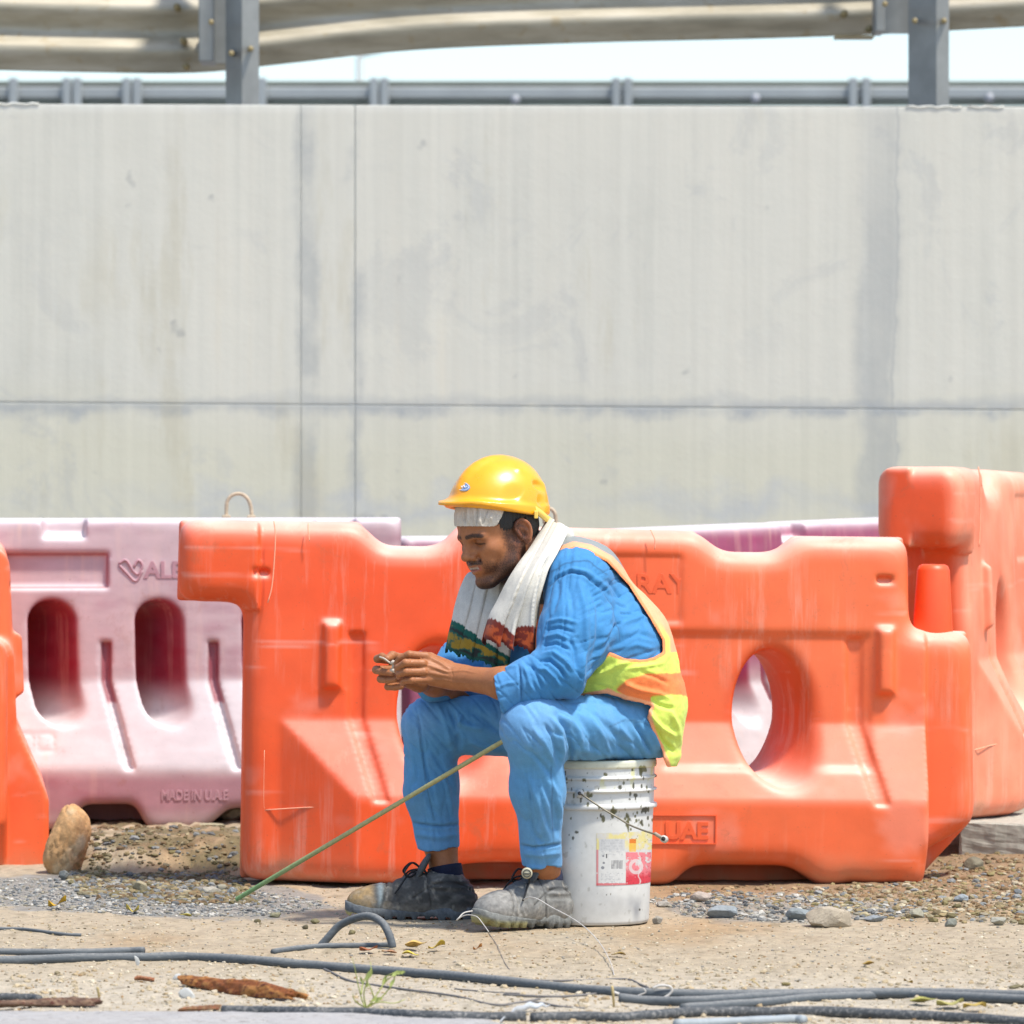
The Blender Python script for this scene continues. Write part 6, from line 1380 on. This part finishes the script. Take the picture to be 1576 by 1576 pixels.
        if st == 'near':
            q = P(811, 1344, 11.86); bv, bf = tube([q + np.array([.0, .012, 0]), q, q + np.array([0, -.003, 0])], [.0125, .0125, .011], 24)
            o = mesh('badge', bv, bf, simple('badge_cream', srgb(170, 165, 140), .6), True); keep2(o, u)
            ring = [q + np.array([.0085 * math.cos(a), -.0035, .0085 * math.sin(a)]) for a in np.linspace(0, 2 * math.pi, 20)]
            bv, bf = join([tube(ring, .0008, 5), tube([q + np.array([-.006, -.0035, -.001]), q + np.array([.006, -.0035, -.001])], .0013, 5)])
            o = mesh('badge_mark', bv, bf, lm, True); keep2(o, u)
    # ---- towel round the neck
    cream = np.array((.60, .57, .49)); red = np.array(srgb(112, 32, 14)); rust = np.array(srgb(172, 74, 28)); green = np.array(srgb(10, 84, 72)); gold = np.array(srgb(150, 122, 36)); blk = np.array((.018, .022, .02))
    def colnear(u, v, px, py):
        c = np.tile(cream, (len(u), 1)) * (1 + .07 * fbm(px / 5, py / 60, s=91))[:, None]
        edge = .835 + .015 * zig(u, 26) - .05 * np.sin(u * 9) * (u > .35)
        c = mixc(c, red, sst(-.004, .004, v - edge)); c = mixc(c, rust, sst(.045, .055, v - edge) * (fbm(px / 9, py / 5, s=92) > -.15)); c = mixc(c, red * .8, sst(.97, .985, v)); return c
    def colfar(u, v, px, py):
        c = np.tile(cream, (len(u), 1)) * (1 + .07 * fbm(px / 5, py / 60, s=93))[:, None]
        edge = .67 + .012 * zig(u, 30) + .19 * u
        c = mixc(c, green, sst(-.004, .004, v - edge)); w = .7 * np.sin((v - edge) * 38 + 6 * u + 3 * fbm(px / 16, py / 12, s=94)) + 1.1 * fbm(px / 10, py / 6, s=95); c = mixc(c, gold, sst(.03, .05, v - edge) * sst(.1, .4, w)); c = mixc(c, blk, sst(.05, .08, v - edge) * sst(-.1, -.4, w)); c = mixc(c, green * .7, sst(.96, .98, v)); return c
    tw = cloth_mat('towel_cotton', .95, 500)
    Ln = [(846, 796), (822, 838), (802, 866), (790, 884), (778, 904), (766, 925), (750, 948), (738, 978), (740, 984)]; Rn = [(872, 820), (858, 850), (844, 876), (837, 900), (832, 922), (829, 945), (828, 968), (828, 990), (827, 1004)]
    dLn = [12.10, 12.03, 11.985, 11.97, 11.97, 11.975, 11.98, 11.98, 11.98]; dRn = [12.02, 11.96, 11.935, 11.925, 11.92, 11.92, 11.92, 11.92, 11.92]
    Lf = [(752, 872), (735, 880), (722, 884), (712, 902), (703, 925), (694, 952), (688, 975), (684, 1000)]; Rf = [(806, 880), (800, 895), (795, 905), (792, 930), (790, 955), (788, 980), (786, 1005), (784, 1034)]
    dLf = [12.22, 12.20, 12.17, 12.15, 12.13, 12.12, 12.12, 12.12]; dRf = [12.12, 12.10, 12.08, 12.07, 12.06, 12.06, 12.06, 12.06]
    def cloth(V, Q, c, thick=.003):
        N = normals(V, Q); n_ = len(V); W = np.vstack([V, V + N * thick]); QQ = np.vstack([Q[:, ::-1], Q + n_]); return W, QQ, np.vstack([c, c])
    a = scarf_sheet(Ln, Rn, dLn, dRn, 3.6, .021, 110, 150, 1.1, colnear, 1.0); b = scarf_sheet(Lf, Rf, dLf, dRf, 4.0, .010, 110, 130, 2.6, colfar, .5)
    A, B = cloth(*a), cloth(*b)
    # the roll behind the neck joins the two ends
    nk = catmull([J(850, 815, 12.06), J(866, 828, 12.12), J(862, 838, 12.22), J(835, 856, 12.28), J(790, 878, 12.26), J(756, 882, 12.2)], 8)
    rr_ = np.full(len(nk), .026) * (1 + .08 * np.sin(np.arange(len(nk)))); rr_[:4] *= np.array([.05, .55, .8, .95]); rv, rf = tube(nk, rr_, 14); rfq = np.array([f for f in rf if len(f) == 4])
    Vt = np.vstack([A[0], B[0], rv]); Qt = np.vstack([A[1], B[1] + len(A[0]), rfq + len(A[0]) + len(B[0])]); ct = np.vstack([A[2], B[2], np.tile(cream, (len(rv), 1))])
    tl = add('neck_towel', (Vt, Qt), tw, ct); tl['label'] = 'cream cotton towel hung round the neck, one end rust red, the other green, gold and black'
    # ---- cloth under the helmet, hair
    HP = [hell((-.004, 0, .050), (.0995, .0785, .088)), hell((.050, 0, .045), (.050, .061, .050), k=.02)]
    def capcut(p, d):
        h = toH(p); x, y, z = h.T; a = np.arctan2(y, x)
        w_ = fbm(a * 5.2, z * 6, s=151, o=2); w2_ = fbm(a * 11 + 2, z * 9, s=152, o=2); lim = .033 + .007 * w_ + .034 * sst(.055, .01, x); d = d - (.0040 * w_ + .0028 * np.exp(-(w2_ / .12) ** 2)) * (x > 0)
        return np.maximum(d, lim - z)
    V, Q = nets(HP, (-.14, 11.90, 1.0 - .09), (.10, 12.24, 1.08), .0026, post=capcut, smooth=0); V = strokes(V, normals(V, Q), [([(717, 778), (715, 808)], -.0035, 1.6), ([(722, 778), (721, 808)], .0025, 2.6), ([(735, 778), (733, 810)], -.004, 1.6), ([(740, 778), (738, 810)], .003, 2.6), ([(752, 782), (742, 808)], -.0035, 1.6), ([(706, 778), (704, 806)], .002, 3), ([(762, 784), (752, 804)], .0025, 2.4)]); add('head_cloth', (V, Q), cloth_mat('head_cloth', .95, 500), np.tile((.54, .48, .39), (len(V), 1)))
    hp = [hell((-.006, 0, .046), (.098, .0775, .086)), hell((-.042, 0, .0), (.052, .062, .058), k=.03)]
    def haircut(p, d):
        h = toH(p); x, y, z = h.T; ay = np.abs(y)
        lim = np.where(x > .006, .014 + .9 * np.clip(x - .035, 0, 1), np.where(x > -.030, .026, -.080 + .4 * np.clip(x + .09, 0, 1)))
        lim = lim + .003 * np.sin(x * 900 + y * 300); lim = np.maximum(lim, np.where(x > .055, .1, -1))
        d = d - .0012 * np.sin(x * 700 + z * 200) ; return np.maximum(np.maximum(d, lim - z), z - .085)
    V, Q = nets(hp, (-.14, 11.90, .86), (.12, 12.26, 1.06), .0026, post=haircut, smooth=0); add('hair', (V, Q), simple('black_hair', (.012, .010, .009), .55, .4, 400, .5))
    # ---- safety helmet
    ps = math.radians(34); f0 = np.array([-math.cos(ps), -math.sin(ps), 0]); L_ = np.array([math.sin(ps), -math.cos(ps), 0]); tt_ = math.radians(-7); hf = f0 * math.cos(tt_) - z0_ * math.sin(tt_); hu = z0_ * math.cos(tt_) + f0 * math.sin(tt_); hl = L_
    M = np.stack([hf, hl, hu]); C0 = J(761, 787, 12.075)
    g = lambda x, y, z: C0 + x * hf + y * hl + z * hu
    hp = [ell(g(-.004, 0, -.004), (.118, .100, .124), M, k=0), ell(g(-.034, 0, .008), (.084, .090, .114), M, k=.04)]
    rg = [(.103 * math.cos(q), .1075 * math.sin(q)) for q in np.radians(np.linspace(22, 158, 13))]
    hp += [rc(g(a_[0] - .006, 0, a_[1]), g(b_[0] - .006, 0, b_[1]), .0175, .0175, k=.014) for a_, b_ in zip(rg[:-1], rg[1:])]
    for s in (1, -1):   # swept ribs and dents at the rear flanks
        hp += [rc(g(-.012, s * .062, .092), g(-.075, s * .062, .066), .006, .007, k=.014), rc(g(-.075, s * .062, .066), g(-.098, s * .052, .010), .007, .007, k=.014), ell(g(-.070, s * .101, .030), (.016, .012, .024), M, k=.012, sub=True), ell(g(-.066, s * .083, .068), (.022, .010, .009), M, k=.012, sub=True),
               ell(g(.03, s * .099, .045), (.03, .006, .02), M, k=.012, sub=True)]
    def cut(p, d):
        q = (p - C0) @ M.T; x, y, z = q.T
        inner = (np.sqrt((x / .106) ** 2 + (y / .086) ** 2 + (z / .102) ** 2) - 1) * .1
        d = np.maximum(d, -inner)
        zr = .000 + .010 * sst(-.03, -.11, x)
        d = np.maximum(d, zr - z)
        # brim: thin flange round the rim, widest at the front
        r = np.hypot(x / 1.18, y); ang = np.arctan2(y, x); wid = .005 + .012 * np.clip(np.cos(ang), 0, 1) ** 2
        r0 = .1005; zc = .002 - .010 * sst(.1, .16, x) + .006 * sst(-.03, -.11, x); br = np.maximum(np.maximum(np.abs(z - zc - .006) - .0058 + .10 * np.clip(r - r0, 0, 1), r - r0 - wid), r0 - .008 - r)
        return smin(d, br, .016)
    V, Q = nets(hp, np.minimum(g(-.16, -.16, -.03), C0 - .2), C0 + .2, .0024, post=cut, smooth=1)
    t = NT('helmet_plastic'); f = t.noise(14, 4); c = t.mix(t.mr(f, .3, .7), (.84, .34, .006), (.88, .395, .009)); sp = t.noise(120, 5, .7)
    c = t.mix(t.mr(sp, .63, .72, 0, .35), c, (.55, .40, .16)); hm = t.fin(c, t.mr(f, .3, .7, .25, .38), t.bump(f, .04, .01), **{'Coat_Weight': .3, 'Coat_Roughness': .15})
    he = add('safety_helmet', (V, Q), hm)
    def onhelm(px, py):   # point on the near side of the dome at a pixel
        for d in np.arange(11.9, 12.2, .0005):
            if evals(hp[:2], P(px, py, d)[None])[0] < .0: return P(px, py, d)
        return P(px, py, 12.0)
    ctr = onhelm(712, 749); nn = (onhelm(719, 749) - onhelm(705, 749)); nn = np.cross(nn, onhelm(712, 744) - onhelm(712, 754)); nn /= np.linalg.norm(nn); nn = nn if nn[1] < 0 else -nn
    onb = lambda a_, b_, o_=.0016: onhelm(712 + 11.5 * a_, 749 - 7.2 * b_ + 1.2 * a_) + nn * o_
    BV = [onb(0, 0)]; BF = []
    for r_i, rr_i in enumerate((.5, 1.0)):
        for k_ in range(28): BV.append(onb(rr_i * math.cos(k_ * math.pi / 14), rr_i * math.sin(k_ * math.pi / 14)))
    for k_ in range(28): k2 = (k_ + 1) % 28; BF += [(0, 1 + k_, 1 + k2), (1 + k_, 29 + k_, 29 + k2, 1 + k2)]
    BV += [np.array(p_) - nn * .004 for p_ in BV[29:57]]
    for k_ in range(28): k2 = (k_ + 1) % 28; BF.append((29 + k_, 57 + k_, 57 + k2, 29 + k2))
    BV = np.array(BV)
    o = mesh('badge', BV, BF, simple('badge_blue', srgb(120, 145, 180), .4, .1, 20, 0), False); keep2(o, he)
    wv = [onb(a_, b_, .0022) for a_, b_ in ((-.68, -.15), (-.5, .28), (-.36, -.25), (-.15, .2), (.0, -.28), (.22, .25), (.38, -.2), (.68, .12))]
    v, f = join([tube(catmull(wv, 4), .0011, 5), tube([onb(.88 * math.cos(q_), .84 * math.sin(q_), .0020) for q_ in np.linspace(0, 6.283, 30)], .0006, 5), tube([onb(-.2, .62, .0022), onb(.2, .62, .0022)], .0010, 5)])
    o = mesh('badge_mark', v, f, simple('badge_white', (.7, .72, .74), .4, 0, 20, 0), True); keep2(o, he)
    # ratchet strap at the nape
    pts = catmull([P(820, 782, 12.01), P(830, 788, 12.02), P(841, 797, 12.06), P(849, 804, 12.12), P(846, 806, 12.2)], 6); A = []
    for p_ in pts:
        for dz, dx in ((-.007, -.002), (.007, .002)): A.append(p_ + np.array([dx, 0, dz]))
    A = np.array(A); m_ = len(A); W = np.vstack([A, A + np.array([-.003, .0035, 0])]); Fc = []
    for i in range(len(pts) - 1):
        a_ = 2 * i; Fc += [(a_, a_ + 2, a_ + 3, a_ + 1), (a_ + m_, a_ + 1 + m_, a_ + 3 + m_, a_ + 2 + m_), (a_, a_ + m_, a_ + 2 + m_, a_ + 2), (a_ + 1, a_ + 3, a_ + 3 + m_, a_ + 1 + m_)]
    ys = simple('strap_yellow', (.82, .55, .10), .45, .05, 20, .02); keep2(mesh('strap', W, Fc, ys, True), he)
    v, f = boxm(P(822, 0, 12.0)[0], P(828, 0, 12.0)[0], 12.0, 12.012, P(0, 798, 12)[2], P(0, 786, 12)[2], .0015); keep2(mesh('strap_clip', v, f, ys, False), he)
    # ---- the white scraps between the fingers
    w = simple('white_scrap', (.50, .42, .33), .8, .1, 80, .2)
    bits = [tube(catmull([P(584, 1011, 11.975), P(592, 1014, 11.965), P(600, 1020, 11.962), P(607, 1022, 11.965)], 4), .0020, 6), tube([P(601, 1021, 11.96), P(605, 1019, 11.958), P(611, 1020, 11.96)], [.003, .0052, .003], 8), tube([P(601, 1031, 11.965), P(605, 1032, 11.96), P(610, 1035, 11.962)], [.003, .0048, .0025], 8), tube([P(606, 1020, 11.96), P(604, 1031, 11.962)], .0028, 6), tube([P(610, 1035, 11.962), P(614, 1039, 11.965)], [.0035, .002], 6)]
    v, f = join(bits); tag(rebase(mesh('scrap', v, f, w)), 'tiny white scrap pinched between the fingers of the seated worker', 'scrap')
make_person()
# ================================================================== BUCKET AND ROD
def bucket():
    c = np.array([P(914, 0, 12.09)[0], 12.09, 0.0]); H_ = .3795
    b = thing('bucket', 'white paint-splattered plastic bucket that the worker sits on, with a red and white label', 'bucket', c)
    prof = [(.0, .002), (.118, .002), (.124, .004), (.1265, .010), (.1285, .06), (.132, .15), (.1355, .24), (.1370, .266), (.1445, .2675), (.1455, .272), (.1445, .2765), (.1380, .279), (.1385, .305), (.1445, .3065), (.1452, .309), (.1445, .3115), (.1390, .3135), (.1392, .334), (.1445, .3355), (.1450, .338), (.1442, .3405), (.1398, .343), (.1400, .3600)]
    lid = [(.1400, .3600), (.1432, .3605), (.1445, .364), (.1445, .373), (.1430, .3775), (.1395, .3790), (.132, .3785), (.131, .3755), (.0, .3755)]
    def lathe(pr, seg=420, dz=.0016):
        P2 = []
        for (r0, z0), (r1, z1) in zip(pr[:-1], pr[1:]):
            L_ = math.hypot(r1 - r0, z1 - z0); n = max(1, int(L_ / dz)) if r0 > .1 and r1 > .1 else 6
            for k in range(n): t = k / n; P2.append((r0 + (r1 - r0) * t, z0 + (z1 - z0) * t))
        P2.append(pr[-1]); P2 = np.array(P2); a = np.linspace(0, 2 * math.pi, seg, endpoint=False)
        V = np.stack([(c[0] + P2[:, 0:1] * np.cos(a)).ravel(), (c[1] + P2[:, 0:1] * np.sin(a)).ravel(), np.repeat(P2[:, 1], seg)], 1)
        m = len(P2); i = np.arange(m - 1)[:, None] * seg; k = np.arange(seg)[None, :]; k2 = (k + 1) % seg
        Q = np.stack([(i + k).ravel(), (i + k2).ravel(), (i + seg + k2).ravel(), (i + seg + k).ravel()], 1); return V, Q
    white = np.array((.60, .60, .565)); ol = np.array(srgb(86, 84, 44)); dk = np.array(srgb(60, 58, 40)); yel = np.array((.62, .60, .18))
    def paint(V):
        px, py = toP(V); front = V[:, 1] < c[1] + .03; n = fbm(V[:, 0] * 30, V[:, 1] * 30, V[:, 2] * 20, s=111); n2 = fbm(V[:, 0] * 120, V[:, 1] * 120, V[:, 2] * 60, s=112)
        C = np.tile(white, (len(V), 1)) * (1 + .05 * n)[:, None]; ang = np.arctan2(V[:, 1] - c[1], V[:, 0] - c[0])
        # dirt low down, grey rubs
        C = mixc(C, np.array((.38, .36, .31)), .35 * sst(.10, .0, V[:, 2] + .03 * n)); C = mixc(C, np.array((.34, .33, .28)), .5 * sst(.35, .5, n2 + .4 * n) )
        C = mixc(C, yel, .55 * sst(.2, .4, fbm(ang * 9, V[:, 2] * 20, s=113)) * sst(.30, .34, V[:, 2]))
        r_ = np.random.default_rng(5)
        sp = []
        for _ in range(58): sp.append((r_.uniform(870, 1016), r_.choice([r_.uniform(1185, 1265), r_.uniform(1180, 1400)], p=[.75, .25]), abs(r_.normal()) * 1.0 + .5, r_.uniform(1.0, 2.6)))
        for _ in range(34): sp.append((r_.uniform(960, 1010), r_.uniform(1240, 1290), abs(r_.normal()) * 1.1 + .5, r_.uniform(1.2, 3.2)))
        sp += [(989, 1184, 6, .9), (986, 1188, 3, 2), (905, 1224, 2.6, 3), (905, 1238, 2.2, 2), (944, 1249, 6, .8), (943, 1254, 3, 2), (967, 1262, 2, 4.5), (967, 1272, 2, 4), (978, 1224, 4, .8), (978, 1229, 1.5, 2.5), (993, 1246, 6, .7), (954, 1212, 3, 1.4), (975, 1210, 1.2, 4), (892, 1222, 3.4, 1.6), (894, 1230, 1.8, 3), (883, 1225, 1.5, 3), (888, 1281, 3, .8), (882, 1290, 1.6, 2), (922, 1243, 1.4, 2.4), (932, 1192, 3, .8)]
        for (a, b_, w, st) in sp:
            m = front & (np.abs(px - a) < 12) & (np.abs(py - b_) < 22)
            if not m.any(): continue
            d = np.hypot((px[m] - a) / w, (py[m] - b_) / (w * st)) + .55 * n2[m]; k = np.zeros(len(V)); k[m] = sst(1.1, .8, d); C = mixc(C, ol if (int(a) % 3) else dk, .92 * k)
        return C
    t = vcmat('bucket_plastic', .42, 60, .05, .05, .002)
    V, Q = lathe(prof); keep(mesh('pail', V, Q, t, True, paint(V)), b)
    V, Q = lathe(lid); C = paint(V); keep(mesh('lid', V, Q, t, True, mixc(C, yel, .25 + 0 * V[:, 0])), b)
    # label, wrapped on the wall
    nx, nz = 230, 210; rz = lambda z: np.interp(z, [.0, .01, .06, .15, .24, .266], [.126, .1265, .1285, .132, .1355, .137]) + .0007
    def ang_at(px):     # angle on the near half of the bucket seen at this pixel
        X = (px - 788) * (12.09 - .1) / F - c[0]; return -np.arccos(np.clip(X / .1325, -.995, .995))
    a0, a1 = ang_at(917.5), ang_at(1004.5); z0, z1 = .095, .215
    A, Z = np.meshgrid(np.linspace(a0, a1, nx), np.linspace(z0, z1, nz), indexing='ij'); R_ = rz(Z)
    V = np.stack([(c[0] + R_ * np.cos(A)).ravel(), (c[1] + R_ * np.sin(A)).ravel(), Z.ravel()], 1); i = (np.arange(nx - 1)[:, None] * nz + np.arange(nz - 1)[None, :]).ravel(); Q = np.stack([i, i + nz, i + nz + 1, i + 1], 1)
    px, py = toP(V); u = (px - 918) / 87.0; v = (py - 1283) / 82.0; n = fbm(px / 5, py / 7, s=121); n2 = fbm(px / 2.2, py / 2.2, s=122)
    C = np.tile((.56, .55, .52), (len(V), 1)); white_ = np.array((.58, .58, .55)); red = np.array((.56, .035, .055)); yl = np.array((.66, .56, .14)); gr = np.array((.30, .31, .32))
    C = mixc(C, yl, .75 * (v < .30) * sst(.5, -.3, n)); C = mixc(C, red, (v > .93) * .75 * (u < .52)); C = mixc(C, red * .9 + .05, (u < .035) * (v > .3) * .7)
    pan = (u > .05) & (u < .50) & (v > .10) & (v < .93); C = mixc(C, white_, pan * 1.0); C = mixc(C, gr * 1.35, pan * (v < .32) * .45)
    rows = (np.sin(py * 2.6) > .2) & pan & ((v < .42) | (v > .72)) & (u > .08) & (u < .46); C = mixc(C, gr, rows * sst(-.1, .2, fbm(px / 2, np.floor(py / 2.4), s=123)) * .75)
    bar = pan & (u > .26) & (u < .46) & (v > .50) & (v < .66); C = mixc(C, (.08, .08, .09), bar * ((np.sin(px * 3.1) + np.sin(px * 4.7)) > -.1) * .8)
    for cx, cy, r_ in ((.11, .64, .030), (.13, .55, .022), (.12, .42, .02)): C = mixc(C, gr * .7, (np.hypot(u - cx, (v - cy)) < r_) * 1.0)
    C = mixc(C, (.05, .05, .05), pan * (np.abs(u - .18) < .012) * (np.abs(v - .42) < .04))
    rd = (u > .52) & (u < .97) & (v > .35); C = mixc(C, red + np.array((.12, .16, .16)), rd * 1.0); C = mixc(C, red, rd * sst(.62, .85, v + .12 * n)); C = mixc(C, red * .7, rd * sst(.25, .5, n2)); C = mixc(C, white_ * .95, rd * sst(.12, .35, n + n2 * .5) * sst(.75, .5, v)); C = mixc(C, white_, rd * (np.abs(np.hypot(u - .70, (v - .62) * .9) - .10) < .028) * .7); C = mixc(C, white_, rd * (np.abs(u - .76 - .02 * np.sin(v * 30)) < .012) * .6)
    C = mixc(C, (.62, .18, .02), ((u > .58) & (u < .70) & (v > .10) & (v < .18)) * 1.0); C = mixc(C, (.70, .40, .03), ((u > .58) & (u < .70) & (v > .18) & (v < .34)) * .85)
    C = mixc(C, ol, sst(.42, .5, n2) * (v < .35) * (u > .6) * .8); C = mixc(C, white_, sst(.46, .56, fbm(px / 6 + 9, py / 6, s=125)) * .8)
    keep(mesh('label', V, Q, vcmat('label_print', .55, 80, .05, .05), True, C), b)
    # handle: wire bail hanging to the right with its grip end on
    wm = simple('bail_wire', srgb(118, 112, 96), .45, .3, 60, .2, Metallic=.3); pts = catmull([P(892, 1221, 11.940), P(903, 1228, 11.925), P(925, 1243, 11.915), P(950, 1258, 11.91), P(968, 1269, 11.912), P(990, 1278, 11.92), P(1008, 1284, 11.94), P(1018, 1290, 11.96), P(1026, 1294, 11.98)], 5)
    v, f = tube(pts, .0022, 8); hd = mesh('handle', v, f, wm); keep(hd, b)
    v, f = tube([P(1008, 1283, 11.94), P(1022, 1292, 11.965)], .0042, 12); g = mesh('sleeve', v, f, simple('grip_grey', srgb(150, 138, 120), .6)); g.parent = hd; g.matrix_parent_inverse = (Matrix.Translation(c) @ hd.matrix_parent_inverse).inverted()
    q0, q1 = P(1021, 1291, 11.95), P(1030, 1295, 12.02); ax = (q1 - q0) / np.linalg.norm(q1 - q0); v, f = tube([q0, q0 + ax * .002, q0 + ax * .018], [.0072, .0085, .0085], 18, True); g = mesh('grip', v, f, simple('grip_white', (.50, .48, .42), .5)); g.parent = hd; g.matrix_parent_inverse = (Matrix.Translation(c) @ hd.matrix_parent_inverse).inverted()
    v, f = tube([q0 - ax * .0012, q0 + ax * .001], .0050, 14); g = mesh('grip_hole', v, f, simple('grip_dark', (.03, .025, .02), .9)); g.parent = hd; g.matrix_parent_inverse = (Matrix.Translation(c) @ hd.matrix_parent_inverse).inverted()
    v, f = tube([P(892, 1221, 11.965), P(892, 1221, 11.935)], [.011, .009], 16); keep(mesh('handle_boss', v, f, t, True, np.tile(white * .9, (len(v), 1))), b)
    v, f = tube([P(892, 1221, 11.94), P(892, 1221, 11.928)], .0045, 12); keep(mesh('handle_pin', v, f, simple('pin_dark', (.07, .065, .06), .6)), b)
    # splash marks standing a little proud of the flanges
bucket()
def rod():
    a = P(364, 1384, 12.46); b = P(836, 1104, 11.955); n = 340; W = np.array([a + (b - a) * t for t in np.linspace(0, 1, n)])
    ax = (b - a) / np.linalg.norm(b - a); u = np.cross(ax, [0, 0, 1.0]); u /= np.linalg.norm(u); w = np.cross(ax, u); V = []; seg = 14; L_ = np.linalg.norm(b - a)
    for i, p in enumerate(W):
        for k in range(seg):
            an = 2 * math.pi * k / seg; ridge = .00055 * max(0, math.sin(an + i / n * L_ / .011 * 2 * math.pi)) ** 2; r = .0054 + ridge; V.append(p + r * (math.cos(an) * u + math.sin(an) * w))
    Fc = [(i * seg + k, i * seg + (k + 1) % seg, (i + 1) * seg + (k + 1) % seg, (i + 1) * seg + k) for i in range(n - 1) for k in range(seg)]; Fc += [tuple(range(seg))[::-1]]
    V = np.array(V); t_ = (V - a) @ ax / L_; g = np.array(srgb(118, 150, 96)); y = np.array(srgb(178, 172, 118)); C = (g + (y - g) * sst(.02, .45, t_ + .05 * fbm(t_ * 30, 0 * t_, s=131))[:, None]) * .95
    o = rebase(mesh('rod', V, Fc, vcmat('rod_fibre', .55, 120, .15, .15), True, C)); tag(o, 'long thin greenish ribbed rod leaning from the ground to the near knee', 'rod')
rod()
